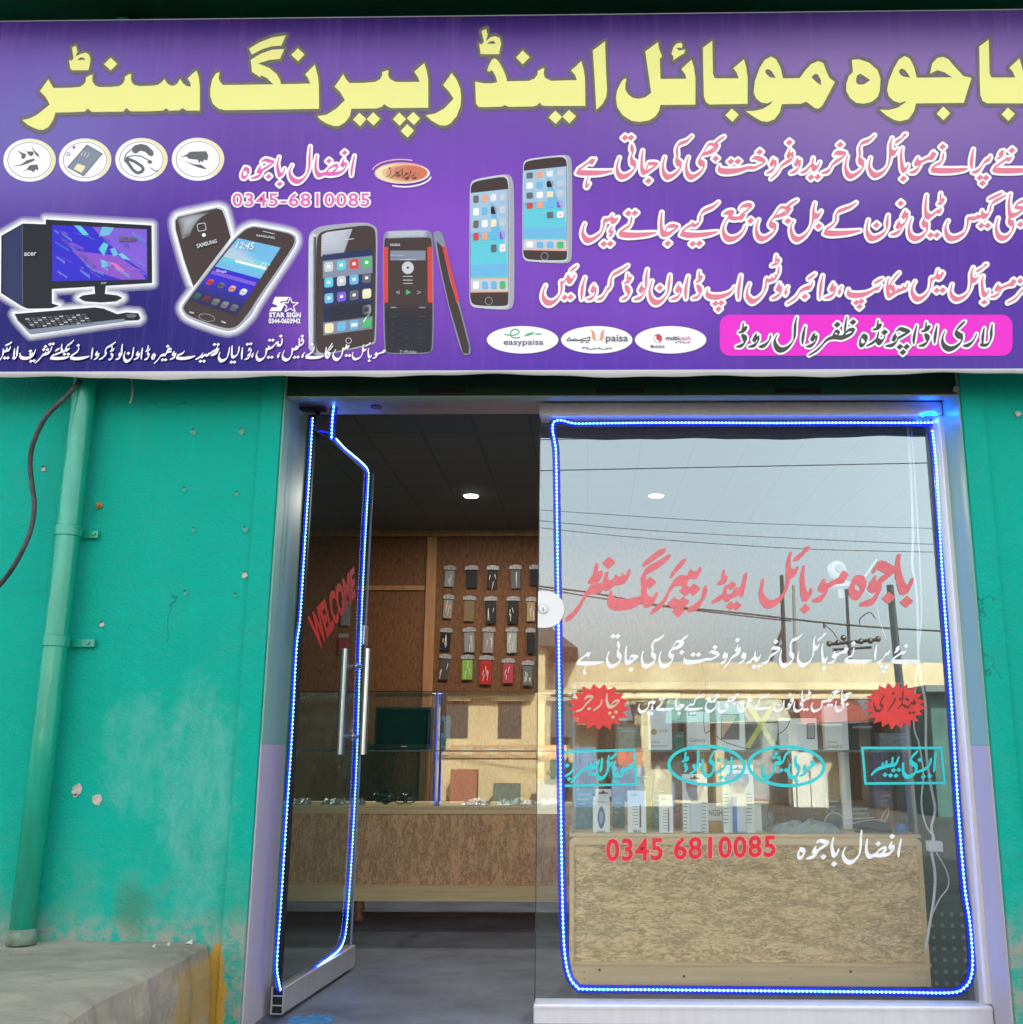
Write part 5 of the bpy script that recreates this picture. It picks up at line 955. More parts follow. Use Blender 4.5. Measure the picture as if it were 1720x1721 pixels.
# three service ovals
c7 = lambda x, y: (810 + x / 4.41, 540 + y / 4.41)
for k, cx in enumerate((303, 852, 1400)):
    A = Art(PB, ban, 3); A.ell(V_MG, *c7(cx, 137), 61, 23.8); A.ell(V_WHITE, *c7(cx, 137), 60, 23); la = A
    if k == 0:
        A.line(V_GREEN, [c7(*p) for p in ((168, 96), (200, 104), (240, 104), (270, 92), (278, 75), (262, 60), (235, 60), (215, 78), (212, 102), (228, 120), (255, 124), (285, 118))], 2.2)
        A.poly(V_GREEN, [c7(*p) for p in ((310, 112), (340, 88), (388, 78), (380, 96), (345, 106))]); A.poly(V_GREEN, [c7(*p) for p in ((385, 96), (415, 88), (452, 90), (425, 102))])
    if k == 1:
        A.poly(V_SAL, [c7(*p) for p in ((805, 58), (830, 72), (842, 95), (845, 132), (862, 144), (832, 142), (815, 122), (815, 85))]); A.poly(V_SAL, [c7(*p) for p in ((912, 58), (890, 70), (878, 95), (876, 132), (862, 144), (892, 142), (906, 122), (905, 85))])
        for a, b2, d in (((630, 143), (650, 120), (662, 142)), ((662, 142), (690, 130), (718, 142)), ((718, 142), (745, 132), (800, 118))): A.line(V_MG, [c7(*a), c7(*b2), c7(*d)], 1.8)
        A.line(V_MG, [c7(630, 143), c7(760, 143), c7(800, 143), c7(800, 112)], 2)
        for p in ((735, 156), (748, 156), (775, 157), (788, 157)): A.ell(V_MG, *c7(*p), 1.2, 1.2)
        A.line(V_MG, [c7(*p) for p in ((742, 200), (760, 192), (800, 208), (860, 200), (905, 208), (965, 198))], 1.3)
        for x in (755, 782, 830, 870, 925, 955): A.line(V_MG, [c7(x, 190), c7(x + 3, 208)], 1.1)
    if k == 2:
        A.ell(V_MG, *c7(1306, 127), 7.2, 7.6); A.ell(V_MAG, *c7(1308, 125), 6.3, 6.4); A.ell(V_WHITE, *c7(1296, 134), 3.5, 6, rot=-30); A.ell(V_RED, *c7(1313, 122), 4.4, 5, rot=-30)
        A.line(V_MG, [c7(*p) for p in ((1432, 160), (1470, 150), (1510, 162), (1548, 152))], 1.2)
        for x in (1440, 1470, 1495, 1530): A.line(V_MG, [c7(x, 150), c7(x + 2, 166)], 1)
    A.build('service_oval', ('oval with green leaf mark', 'oval with orange cup mark', 'oval with red and black ball mark')[k])
text('lettering', 'easypaisa', [c7(163, 134), c7(457, 134), c7(457, 186), c7(163, 186)], V_MG, PB, ban, 8, offset=.008)
text('lettering', 'paisa', [c7(920, 100), c7(1083, 100), c7(1083, 164), c7(920, 164)], V_MG, PB, ban, 8, offset=.012)
text('lettering', 'mobi', [c7(1366, 108), c7(1458, 108), c7(1458, 138), c7(1366, 138)], V_MG, PB, ban, 8, offset=.03)
text('lettering', 'cash', [c7(1462, 108), c7(1548, 108), c7(1548, 138), c7(1462, 138)], V_MAG, PB, ban, 8, offset=.012)
text('lettering', 'Mobilink', [c7(1252, 174), c7(1358, 174), c7(1358, 197), c7(1252, 197)], V_MG, PB, ban, 8, offset=.01)
# ---------------------------------------------------------------- fixed pane in its aluminium frame
win = thing('glass_panel', P(1290, 1680, GLASS), 'large fixed glass pane with red, white and cyan lettering right of the open door', 'window')
GM = glass_mat('window_glass', .17, (.95, .97, .96), dust=.012)
gx0 = (P(907, 700, GLASS)[0] + P(902, 1680, GLASS)[0]) / 2
zg1 = P(1250, 703, GLASS)[2]; zg0 = P(1250, 1684, GLASS)[2]
gxr = P(1611, 1251, GLASS)[0]
q = MB(); q.add([(gx0, GLASS, zg0 - .02), (gxr + .01, GLASS, zg0 - .02), (gxr + .01, GLASS, zg1 + .02), (gx0, GLASS, zg1 + .02)], [(0, 1, 2, 3)]); q.build('glass', GM, win)
q = MB(); q.box(gx0 - .0025, gx0 + .0005, GLASS - .005, GLASS + .006, zg0, zg1); q.build('glass_edge', mat('glass_edge_green', (.02, .05, .045), .2), win)
hz1 = ZH + .028
q = MB(); q.box(gx0 - .004, XR - .008, GLASS - .035, GLASS + .06, zg1, hz1); q.build('top_rail', M_ALUW, win, bevel=.008)
q = MB(); q.box(gx0 - .004, XR - .05, GLASS - .040, GLASS - .0355, zg1 + .004, zg1 + .020); q.build('top_bead', M_ALUW, win, bevel=.002)
q = MB(); q.box(gx0 - .004, XR - .008, GLASS - .045, GLASS + .045, -.06, zg0); q.build('bottom_rail', M_ALUW, win, bevel=.006)
q = MB(); q.box(gx0 - .003, XR - .01, GLASS - .049, GLASS - .0455, zg0 - .014, zg0 - .008); q.build('bottom_bead', M_ALUW, win)
sx1 = P(1641, 1251, GLASS - .03)[0]; sx0 = P(1622, 1251, GLASS - .03)[0]
q = MB(); q.box(sx0, sx1 + .004, GLASS - .030, GLASS + .05, zg0 + .001, zg1 - .001); q.build('side_rail', M_ALUW, win, bevel=.006)
q = MB(); q.box(gxr - .002, sx0 + .004, GLASS - .012, GLASS + .03, zg0 + .001, zg1 - .001); q.build('side_bead', M_ALU, win)
q = MB(); q.box(sx1 + .005, XR - .008, GLASS + .0, GLASS + .05, -.05, zg1 - .001); q.build('side_filler', M_ALUW, win)

def film_mat(name, col):
    return mat(name, col, .5, vary=.12, vscale=30)
F_RED = film_mat('vinyl_coral', (.75, .15, .17)); F_WHITE = film_mat('vinyl_white', (.93, .93, .95)); F_CYAN = film_mat('vinyl_cyan', (.01, .60, .62)); F_STAR = film_mat('vinyl_red', (.72, .035, .03)); F_NUM = film_mat('vinyl_crimson', (.75, .01, .03)); F_CREAM = film_mat('vinyl_cream', (.62, .52, .36)); F_DKRED = film_mat('vinyl_dark_red', (.13, .012, .01)); F_EDGE = film_mat('vinyl_edge', (.80, .30, .30))
def pane(words, bb, ink, label, iso=.8, layer=6, res=2.0):
    f = Field(*bb, res=res, pad=5).words(words); o = film('window_lettering', f, iso, ink, PG, win, layer); o['label'] = label
pane(['santar', 'nag', 'repair', 'aind', ('mobail', (1278, 920, 1424, 1030)), 'bajwa2'], (940, 905, 1560, 1060), F_RED, 'large coral lettering across the pane', 1.7)
# glass versions of the two lines: same wording, smaller
def LA(k): return tuple([965 * (1 - k) + 1, 1066 - 226 * .77])
kx, ky = .756, .77
XA = (kx, ky, 965 - 965 * kx + 1, 1066 - 227 * ky)
ki2 = (kx, ky, XA[2] + 307 * kx, XA[3] - 1.5 * ky)
pane([(w_, None, XA) for w_ in ('he', 'jati', 'ki', 'bhi', 'frokht', 'kharido', 'mobail', 'purane', 'naye')] + [('ki', None, ki2)], (960, 1055, 1560, 1140), F_WHITE, 'upper line of white lettering on the pane', .5)
kx, ky = .476, .47
XB = (kx, ky, 1073 - 978 * kx, 1157 - 320 * ky)
pane([(w_, None, XB) for w_ in ('hain', 'jate', 'kiye', 'jama', 'bal', 'ke', 'fon', 'teli', 'gais', 'bijli')] + [('bhi', (1207, 1166, 1242, 1198))], (1065, 1150, 1450, 1215), F_WHITE, 'lower thinner line of white lettering on the pane', .55)
def star(cx, cy, rx, ry, n, label, seed):
    rnd = random.Random(seed); pts = []
    for k in range(2 * n):
        a = math.pi * k / n + .1; r_ = 1.0 if k % 2 == 0 else .77; r_ *= .97 + .06 * rnd.random(); pts.append((cx + rx * r_ * math.cos(a), cy + ry * r_ * math.sin(a)))
    o = decal('sticker', pts, [tuple(range(2 * n))], F_STAR, PG, win, 4); o['label'] = label
star(1007, 1188, 53, 40, 17, 'red starburst sticker near the left side of the pane', 1); star(1504, 1186, 53, 40, 20, 'red starburst sticker near the right side of the pane', 2)
pane(['charger'], (960, 1155, 1060, 1220), F_CREAM, 'cream word on the left starburst', .5, 6, 3)
pane(['handfree'], (1455, 1150, 1560, 1215), F_DKRED, 'dark word on the right starburst', .6, 6, 3)
def frame_box(C, w_, label):
    C = np.array(C, float); c = C.mean(0); I = c + (C - c) * (1 - 2 * w_ / np.ptp(C, axis=0))
    V = [tuple(p) for p in C] + [tuple(p) for p in I]; o = decal('lettering_frame', V, [(i, (i + 1) % 4, (i + 1) % 4 + 4, i + 4) for i in range(4)], F_CYAN, PG, win, 5); o['label'] = label
frame_box([(936, 1262), (1068, 1258), (1072, 1320), (940, 1323)], 4.3, 'cyan box at the left side of the pane'); frame_box([(1447.5, 1255), (1584, 1255), (1590, 1318), (1453, 1319)], 4.3, 'cyan box at the right side of the pane')
def ring(cx, cy, rx, ry, w_, rot, label):
    V = []
    for k in range(64):
        a = 2 * math.pi * k / 64
        for d in (0, w_):
            x, y = (rx - d) * math.cos(a), (ry - d) * math.sin(a); V.append((cx + x * math.cos(rot) - y * math.sin(rot), cy + x * math.sin(rot) + y * math.cos(rot)))
    o = decal('lettering_frame', V, [(2 * k, 2 * k + 1, (2 * k + 3) % 128, (2 * k + 2) % 128) for k in range(64)], F_CYAN, PG, win, 5); o['label'] = label
ring(1188, 1286.5, 66, 35, 5.4, .04, 'cyan oval, left one of the touching pair'); ring(1322, 1287.5, 66, 35.5, 5.4, .04, 'cyan oval, right one of the touching pair')
for w_, bb_, lb_ in (([('mobail', (1003, 1266, 1063, 1315)), 'accessories'], (935, 1255, 1075, 1325), 'cyan words in the left box'), (['easyload'], (1120, 1255, 1256, 1325), 'cyan words in the left oval'), (['mobicash'], (1260, 1255, 1390, 1325), 'cyan words in the right oval'), (['easypay'], (1445, 1255, 1595, 1325), 'cyan words in the right box')): pane(w_, bb_, F_CYAN, lb_, 1.25, 6, 3)
pane([('afzal', (1416, 1396, 1515, 1452)), ('bajwa', (1341, 1408, 1410, 1456))], (1335, 1390, 1520, 1462), F_WHITE, 'white name low on the pane', .8)
for body, xa_, xb_ in (('0345', 1020, 1113), ('6810085', 1134, 1303)):
    q_ = lambda x, k: 1411 - (x - 1021) * .0214 + k * (36 - (x - 1021) * .007)
    NQ = [(xa_, q_(xa_, 0)), (xb_, q_(xb_, 0)), (xb_, q_(xb_, 1)), (xa_, q_(xa_, 1))]
    text('number_border', body, NQ, F_EDGE, PG, win, 5, offset=.045, spacing=1.08); text('window_number', body, NQ, F_NUM, PG, win, 6, offset=.022, spacing=1.08)

# ---------------------------------------------------------------- open glass door
H0 = PZ(457, 1712, .012); H1 = PZ(588, 1624, .012)
hx, hy = H0[0], GLASS + .01
D = np.array([H1[0] - hx, H1[1] - hy]); DL = float(np.hypot(*D)); D /= DL
DN = np.array([D[1], -D[0]])                   # the side turned to the camera
PD = Plane((DN[0], DN[1], 0), DN[0] * hx + DN[1] * hy)
if PD.n @ CLOC > PD.d: PD.n, PD.d = -PD.n, -PD.d     # film offsets must move towards the camera
TOC = -PD.n
zd1 = ZH - .035; zd0 = .10
door = thing('glass_door', (hx, hy, 0), 'glass door standing open into the shop on the left, with long steel handles', 'door')
def dp(s, z, off=0.0): return (hx + D[0] * s + TOC[0] * off, hy + D[1] * s + TOC[1] * off, z)
def dbox(s0, s1, o0, o1, z0, z1, q=None):
    q = q or MB(); return q.hexa([dp(s0, z0, o0), dp(s1, z0, o0), dp(s1, z1, o0), dp(s0, z1, o0)], [dp(s0, z0, o1), dp(s1, z0, o1), dp(s1, z1, o1), dp(s0, z1, o1)])
GD = glass_mat('door_glass', .035, (.74, .82, .80), dust=.012)
q = MB(); q.add([dp(.02, zd0), dp(DL, zd0), dp(DL, zd1), dp(.02, zd1)], [(0, 1, 2, 3)]); q.build('glass', GD, door)
dbox(DL, DL + .004, -.005, .005, zd0, zd1).build('glass_edge', mat('polished_edge', (.35, .38, .42), .2, .3), door)
dbox(.004, .018, -.007, .007, zd0, zd1).build('hinge_edge', M_DARKMETAL, door)
dbox(0, DL + .005, -.022, .022, .012, zd0 - .0005).build('bottom_rail', M_ALU, door, bevel=.003)
# hollow end of the rail seen from the front
q = MB()
for z in (.012, .04, .072): dbox(-.004, .003, -.024, .024, z, z + .004, q)
for o_ in (-.024, .020): dbox(-.004, .003, o_, o_ + .004, .012, .105, q)
q.build('rail_end_profile', M_ALU, door); dbox(-.0015, -.0005, -.018, .018, .016, .10).build('rail_end_hollow', mat('slot_dark', (.004, .008, .006), .8), door)
# handles: a steel bar on each face, joined by two pins
def s_of(px, py, off=0.0):
    p = PD.at(px, py); return float((p[0] - hx) * D[0] + (p[1] - hy) * D[1]), float(p[2])
sH, _ = s_of(598, 1110); zt = s_of(598, 1090)[1]; zbm = s_of(592, 1268)[1]
M_STEEL = mat('brushed_steel', (.72, .70, .68), .28, .95)
for sg in (1, -1):
    q = MB(); q.tube([dp(sH, zt, sg * .052), dp(sH, (zt + zbm) / 2, sg * .052), dp(sH, zbm, sg * .052)], .019, 16)
    h = q.build('handle', M_STEEL, door, smooth=False); h['label'] = 'steel bar handle on the %s face' % ('near' if sg == 1 else 'far')
    for f_ in (.17, .83):
        z = zt + (zbm - zt) * f_; q = MB(); q.tube([dp(sH, z, sg * .002), dp(sH, z, sg * .05)], .010, 12); q.disc(dp(sH, z, sg * .002), (TOC[0] * sg, TOC[1] * sg, 0), .018, .004, 12); q.build('pin', M_STEEL, h)
# top pivot and closer arm
q = MB(); dbox(.0, .085, -.02, .02, zd1 - .045, zd1 + .03, q); q.build('pivot_patch', M_BLACK, door, bevel=.004)
q = MB(); q.tube([dp(.05, zd1 + .025, 0), dp(.05, zd1 + .06, 0)], .010, 12); q.build('pivot_pin', M_DARKMETAL, door)
cz = zd1 + .045
p0 = P(506, 682, GLASS + .02); p1 = P(552, 684, GLASS + .04)
q = MB(); q.hexa([(p0[0], GLASS - .01, cz), (p1[0], GLASS + .0, cz), (p1[0], GLASS + .0, cz + .012), (p0[0], GLASS - .01, cz + .012)], [(p0[0], GLASS + .02, cz), (p1[0], GLASS + .03, cz), (p1[0], GLASS + .03, cz + .012), (p0[0], GLASS + .02, cz + .012)])
q.build('closer_arm', M_BLACK, door)
q = MB(); a = P(634, 677, GLASS + .03); q.disc((a[0], GLASS + .02, ZH + .0295), (0, 0, -1), .024, .004, 20); q.build('floor_catch', mat('catch_metal', (.16, .12, .16), .4, .5), shop)
# WELCOME, slanting upward over the door glass
text('lettering', 'WELCOME', [(519, 1040), (595, 955), (597, 1000), (536, 1090)], film_mat('vinyl_bright_red', (.72, .012, .012)), PD, door, 4, offset=.05)
# lock clamp on the free edge at the top of the handles
z = s_of(606, 1066)[1]; dbox(DL - .05, DL + .008, -.012, .012, z - .045, z + .045).build('lock_clamp', M_ALU, door, bevel=.003)

# ---------------------------------------------------------------- blue light strips
def emis(name, col, s):
    m = bpy.data.materials.new(name); m.use_nodes = True; b = m.node_tree.nodes['Principled BSDF']; b.inputs['Base Color'].default_value = (*col, 1); b.inputs['Emission Color'].default_value = (*col, 1); b.inputs['Emission Strength'].default_value = s; return m
E_SLEEVE = emis('strip_sleeve', (.0, .005, 1.0), 2.2); E_CORE = emis('strip_core', (.04, .22, 1.0), 1.2); E_BEAD = emis('strip_bead', (.26, .70, 1.0), 1.7)
def strip(path, label, plane, off, toc, step=.0074, core=True):
    """flat flexible strip that follows the px path on a plane, with a row of lit beads"""
    pts = [np.array(plane.at(x, y, -off)) for x, y in path]; sp = smooth_path(pts, 8)
    seg = np.r_[0, np.cumsum(np.linalg.norm(np.diff(sp, axis=0), axis=1))]; n = int(seg[-1] / step); u = np.linspace(0, seg[-1], n)
    pp = np.stack([np.interp(u, seg, sp[:, k]) for k in range(3)], 1)
    th = thing('light_strip', pp[0], label, 'light strip', 'blue light strips round the glass')
    t = np.gradient(pp, axis=0); t /= np.linalg.norm(t, axis=1)[:, None]; nrm = np.array(toc, float); side = np.cross(t, nrm); side /= np.linalg.norm(side, axis=1)[:, None]
    def ribbon(w_, d0, d1, name, m):
        V = []; F = []
        for k in range(0, n):
            for a, b2 in ((-w_, d0), (w_, d0), (w_ * .7, d1), (-w_ * .7, d1)): V.append(pp[k] + side[k] * a + nrm * b2)
        for k in range(n - 1):
            for e in range(4): F.append((4 * k + e, 4 * k + (e + 1) % 4, 4 * k + 4 + (e + 1) % 4, 4 * k + 4 + e))
        return mesh(name, V, F, m, th)
    ribbon(.015, -.0012, -.0006, 'halo_ribbon', alpha_mat('strip_halo', (.01, .02, .40), .5))  # see-through blue band: the glow round the strip put in as colour
    ribbon(.0050, .0, .003, 'sleeve', E_SLEEVE)
    if core: ribbon(.0026, .0031, .0045, 'core', E_CORE)
    q = MB()
    for k in range(0, n, 2):
        c = pp[k] + nrm * .0035; a, b2 = side[k] * .0034, t[k] * .0020
        q.hexa([c - a - b2, c + a - b2, c + a + b2, c - a + b2], [v + nrm * .003 for v in (c - a - b2, c + a - b2, c + a + b2, c - a + b2)])
    o = q.build('bead', E_BEAD, th); o['kind'] = 'stuff'
    return th
tocG = (0, -1, 0)
strip([(1584, 669), (1586, 690), (1583, 702), (1572, 709), (1545, 711), (1400, 711), (1300, 711.5), (1200, 711), (1100, 711), (1000, 712), (965, 712), (945, 707), (932, 709), (929, 722), (933, 745), (935, 770), (937, 900), (939, 1040), (941, 1200), (943, 1350), (945, 1480), (947, 1560), (950, 1605), (957, 1640), (970, 1658), (985, 1662), (1100, 1663), (1300, 1665), (1500, 1667), (1595, 1668), (1620, 1660), (1632, 1640), (1634, 1605), (1629, 1545), (1621, 1490), (1611, 1370), (1602, 1230), (1593, 1100), (1583, 960), (1574, 800), (1567, 725)],
      'blue light strip running all the way round the fixed pane', PG, .006, tocG)
strip([(524, 703), (519, 790), (510, 930), (503, 1040), (497, 1090), (489, 1240), (479.5, 1383), (470, 1530), (465, 1600), (464, 1630), (468, 1655), (472, 1666), (485, 1662), (503, 1648), (540, 1619), (566, 1599), (577, 1580), (582, 1550), (585, 1510), (591, 1420), (599, 1260), (604, 1100), (608, 1000), (613, 900), (618, 810), (617, 790), (605, 776), (580, 755), (563, 737)],
      'blue light strip running round the open door', PD, .006, TOC)
strip([(565, 667), (561, 690), (559, 712), (558, 738)], 'short bright end of blue light strip hanging at the top of the door', Plane((0, 1, 0), GLASS + .02), 0, tocG)
E_BUNCH = emis('strip_bunch_glow', (.0, .10, 1.0), 45.0)
q = MB(); q.tube(smooth_path([P(x, y, GLASS - .04) for x, y in ((1550, 699), (1557, 695), (1565, 694), (1573, 697))]), .004, 6)
tag(q.build('strip_end', E_BUNCH), 'short spare end of light strip glowing blue on the top right corner of the frame', 'light strip')
q = MB(); q.tube([P(x, y, GLASS + .03) for x, y in ((527, 726), (540, 725), (553, 727))], .0016, 6)
tag(q.build('feed_wire', E_SLEEVE), 'thin blue lit wire joining the two door strips near the top', 'wire')
q = MB(); q.tube(smooth_path([P(x, y, GLASS + .06) for x, y in ((525, 708), (560, 745), (600, 780), (617, 800))]), .0016, 6)
tag(q.build('feed_wire', M_BLACK), 'thin black wire sloping behind the door strip near the top', 'wire')

# round plate clamped on the free edge of the pane
p = P(908, 1025, GLASS); r_ = .072
lk = thing('lock_plate', (p[0], GLASS - .01, p[2]), 'white half round plate with a ring, clamped to the left edge of the pane', 'lock')
pts = [(gx0 - .003, GLASS - .004, p[2] + r_)] + [(gx0 + .0 + .028 + r_ * math.cos(R(a)), GLASS - .004, p[2] + r_ * math.sin(R(a))) for a in range(90, -91, -10)] + [(gx0 - .003, GLASS - .004, p[2] - r_)]
pts = [(min(x, 9), y, z) for x, y, z in pts]
q = MB(); q.prism(pts, (0, -.010, 0)); q.build('plate', M_WHITE, lk, bevel=.002)
cxr = gx0 + .018
q = MB(); q.disc((cxr, GLASS - .0142, p[2] + .002), (0, -1, 0), .021, .006, 24, .018); rg = q.build('knob', mat('knob_grey', (.55, .55, .57), .3, .3), lk)
q = MB(); q.disc((cxr, GLASS - .0203, p[2] + .002), (0, -1, 0), .0145, .002, 24); q.build('knob_face', M_WHITE, lk)
q = MB(); q.box(cxr - .0015, cxr + .0015, GLASS - .0235, GLASS - .0224, p[2] - .006, p[2] + .006); q.box(cxr - .004, cxr + .004, GLASS - .0234, GLASS - .0223, p[2] - .008, p[2] - .006); q.build('key_mark', M_BLACK, lk)
# ---------------------------------------------------------------- chipboard display counters
M_CHIP = mat('chipboard', (.47, .36, .235), .75, vary=.2, bump=.2, bscale=120)
def chip_nodes(m, ca, cb, cc, stretch):
    n, l = m.node_tree.nodes, m.node_tree.links; b = n['Principled BSDF']
    tc = n.new('ShaderNodeTexCoord'); mp = n.new('ShaderNodeMapping'); mp.inputs['Scale'].default_value = stretch; l.new(tc.outputs['Object'], mp.inputs[0])
    wq = n.new('ShaderNodeTexNoise'); wq.inputs['Scale'].default_value = 9; wq.inputs['Detail'].default_value = 4; l.new(mp.outputs[0], wq.inputs[0])
    add = n.new('ShaderNodeVectorMath'); add.operation = 'MULTIPLY_ADD'; l.new(wq.outputs['Color'], add.inputs[0]); add.inputs[1].default_value = (.12, .12, .12); l.new(mp.outputs[0], add.inputs[2])
    v = n.new('ShaderNodeTexVoronoi'); v.inputs['Scale'].default_value = 170; l.new(add.outputs[0], v.inputs['Vector'])
    r = n.new('ShaderNodeValToRGB'); e = r.color_ramp.elements; e[0].color = (*ca, 1); e[1].color = (*cb, 1); e[0].position = .1; e[1].position = .8
    e2 = r.color_ramp.elements.new(.45); e2.color = (*cc, 1)
    sp = n.new('ShaderNodeSeparateXYZ'); l.new(v.outputs['Color'], sp.inputs[0]); l.new(sp.outputs['X'], r.inputs[0])
    t = n.new('ShaderNodeTexNoise'); t.inputs['Scale'].default_value = 11; t.inputs['Detail'].default_value = 12; t.inputs['Roughness'].default_value = .82; l.new(mp.outputs[0], t.inputs[0])
    rr = n.new('ShaderNodeMapRange'); rr.inputs[1].default_value = .475; rr.inputs[2].default_value = .5; rr.inputs[3].default_value = 0; rr.inputs[4].default_value = 1; l.new(t.outputs[0], rr.inputs[0])
    r3 = n.new('ShaderNodeMapRange'); r3.inputs[1].default_value = .53; r3.inputs[2].default_value = .5; l.new(t.outputs[0], r3.inputs[0])
    mu = n.new('ShaderNodeMath'); mu.operation = 'MULTIPLY'; l.new(rr.outputs[0], mu.inputs[0]); l.new(r3.outputs[0], mu.inputs[1])
    m2 = n.new('ShaderNodeMath'); m2.operation = 'MULTIPLY'; m2.inputs[1].default_value = .75; l.new(mu.outputs[0], m2.inputs[0])
    k = n.new('ShaderNodeMix'); k.data_type = 'RGBA'; l.new(m2.outputs[0], k.inputs[0]); l.new(r.outputs[0], k.inputs[6]); k.inputs[7].default_value = (*(c * .3 for c in ca), 1)
    l.new(k.outputs[2], b.inputs['Base Color'])
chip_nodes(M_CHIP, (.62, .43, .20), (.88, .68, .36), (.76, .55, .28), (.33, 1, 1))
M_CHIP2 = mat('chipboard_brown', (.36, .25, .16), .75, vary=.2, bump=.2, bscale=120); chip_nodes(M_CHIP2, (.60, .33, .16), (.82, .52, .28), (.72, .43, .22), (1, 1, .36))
M_PINE = mat('pine_board', (.80, .62, .34), .6, col2=(.66, .48, .24), vscale=5, stretch=(.5, 4, 9), bump=.1, bscale=30)
GC = glass_mat('counter_glass', .16, (.95, .97, .96), dust=.004)
GC2 = glass_mat('counter_glass_near', .05, (.96, .98, .97), dust=.004)
M_BOARD = mat('cabinet_lining', (.55, .54, .50), .7, vary=.1, vscale=5)
def counter(x0, x1, yf, depth, zb, zw, zt, zs, chipm, label, gm, trim, legs=False, sk=.072):
    c = thing('display_counter', ((x0 + x1) / 2, yf + depth / 2, 0), label, 'counter')
    q = MB(); q.box(x0 + .012, x1 - .012, yf + .012, yf + .024, zb + .01, zw - .01); q.build('front_panel', chipm, c)
    q = MB(); q.box(x0, x1, yf - .004, yf + depth, zw - .012, zw); q.build('deck', M_PINE, c, bevel=.002)
    q = MB(); q.prism([(x0 + .018, yf, zw - .0125), (x0, yf, zw - .028), (x0, yf, zw - .042), (x1, yf, zw - .042), (x1, yf, zw - .028), (x1 - .018, yf, zw - .0125)], (0, .0115, 0)); q.build('top_moulding', M_PINE, c)
    for xa in (x0, x1 - .018):
        q = MB(); q.box(xa, xa + .018, yf, yf + .0115, zb + sk + .012, zw - .0425); q.build('side_moulding', M_PINE, c)
    q = MB(); q.box(x0 - .003, x1 + .003, yf - .008, yf + .0115, zb + sk, zb + sk + .0115); q.build('lower_moulding', M_PINE, c, bevel=.001)
    q = MB(); q.box(x0 + .002, x1 - .002, yf - .004, yf + .0115, zb, zb + sk - .0002); q.build('skirting', M_PINE, c, bevel=.001)
    for xa in (x0 + .0125, x1 - .0245):
        q = MB(); q.box(xa, xa + .012, yf + .0245, yf + depth, zb + .01, zw - .013); q.build('side_panel', chipm, c)
    q = MB(); q.add([(x0 + .02, yf + .02, zw + .001), (x1 - .02, yf + .02, zw + .001), (x1 - .02, yf + .02, zt), (x0 + .02, yf + .02, zt)], [(0, 1, 2, 3)]); q.build('front_glass', gm, c)
    q = MB(); q.box(x0 + .02, x1 - .02, yf + .022, yf + depth - .01, zt - .001, zt + .005); q.build('top_glass', gm, c)
    for xa in (x0 + .02, x1 - .02):
        q = MB(); q.add([(xa, yf + .024, zw + .001), (xa, yf + depth - .012, zw + .001), (xa, yf + depth - .012, zt - .002), (xa, yf + .024, zt - .002)], [(0, 1, 2, 3)]); q.build('side_glass', gm, c)
    q = MB(); q.box(x0 + .024, x1 - .024, yf + .03, yf + depth - .02, zs - .003, zs + .003); q.build('shelf', GC2, c)
    q = MB(); q.box(x0 + .018, x1 - .018, yf + .014, yf + .021, zt + .0055, zt + .011); q.build('top_trim', trim, c)
    q = MB(); q.box(x0 + .018, x1 - .018, yf + .016, yf + .020, zs - .004, zs + .004); q.build('shelf_edge', mat('shelf_edge_green', (.10, .16, .15), .25), c)
    for xa in (x0 + .010, x1 - .022):
        q = MB(); q.box(xa, xa + .012, yf + .010, yf + .0195, zw + .001, zt + .005); q.build('corner_post', trim, c)
    if legs:
        for xa in legs:
            q = MB()
            for (z, r_) in ((.0, .028), (.03, .034), (.06, .024), (.09, .034)): pass
            q.tube([(xa, yf + .05, 0), (xa, yf + .05, .025), (xa, yf + .05, .05), (xa, yf + .05, .075), (xa, yf + .05, zb + .005)], [.022, .034, .022, .034, .026], 16); q.build('leg', mat('turned_leg', (.24, .11, .06), .5), c, smooth=True)
    return c
YF2 = .49
xa, xb = P(957, 1655, YF2)[0], P(1566, 1655, YF2)[0]; zb2 = P(1250, 1657, YF2)[2]; zw2 = P(1250, 1402, YF2)[2]
zs = P(1250, 1262, YF2 + .02)[2]
near = counter(xa, xb, YF2, .42, zb2, zw2, 1.20, zs, M_CHIP, 'pale chipboard display counter right behind the pane, stocked with phone boxes', GC2, mat('thin_trim', (.25, .27, .28), .4, .5))
YF1 = 2.18
zb1 = P(740, 1515, YF1)[2]; zw1 = P(740, 1355, YF1)[2]; zt1 = P(740, 1165, YF1 + .02)[2]; zs1 = .93
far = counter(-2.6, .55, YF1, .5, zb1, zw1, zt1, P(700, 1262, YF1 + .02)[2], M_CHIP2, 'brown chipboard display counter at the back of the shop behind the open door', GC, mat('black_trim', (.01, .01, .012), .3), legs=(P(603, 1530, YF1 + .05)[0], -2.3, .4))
# knots and nail heads in the near skirting
q = MB()
for x, y in ((965, 1633), (982, 1633), (983, 1645), (1540, 1637), (1540, 1645), (1558, 1637), (1558, 1648), (1247, 1645), (1329, 1645)):
    p = P(x, y, YF2 - .0045); q.disc((p[0], YF2 - .0042, p[2]), (0, -1, 0), .0022, .0008, 8)
for x, y in ((1008, 1630), (1150, 1641), (1430, 1633)): p = P(x, y, YF2 - .0045); q.disc((p[0], YF2 - .0042, p[2]), (0, -1, 0), .0055, .0006, 12)
q.build('knots', mat('pine_knot', (.14, .07, .03), .6), near)

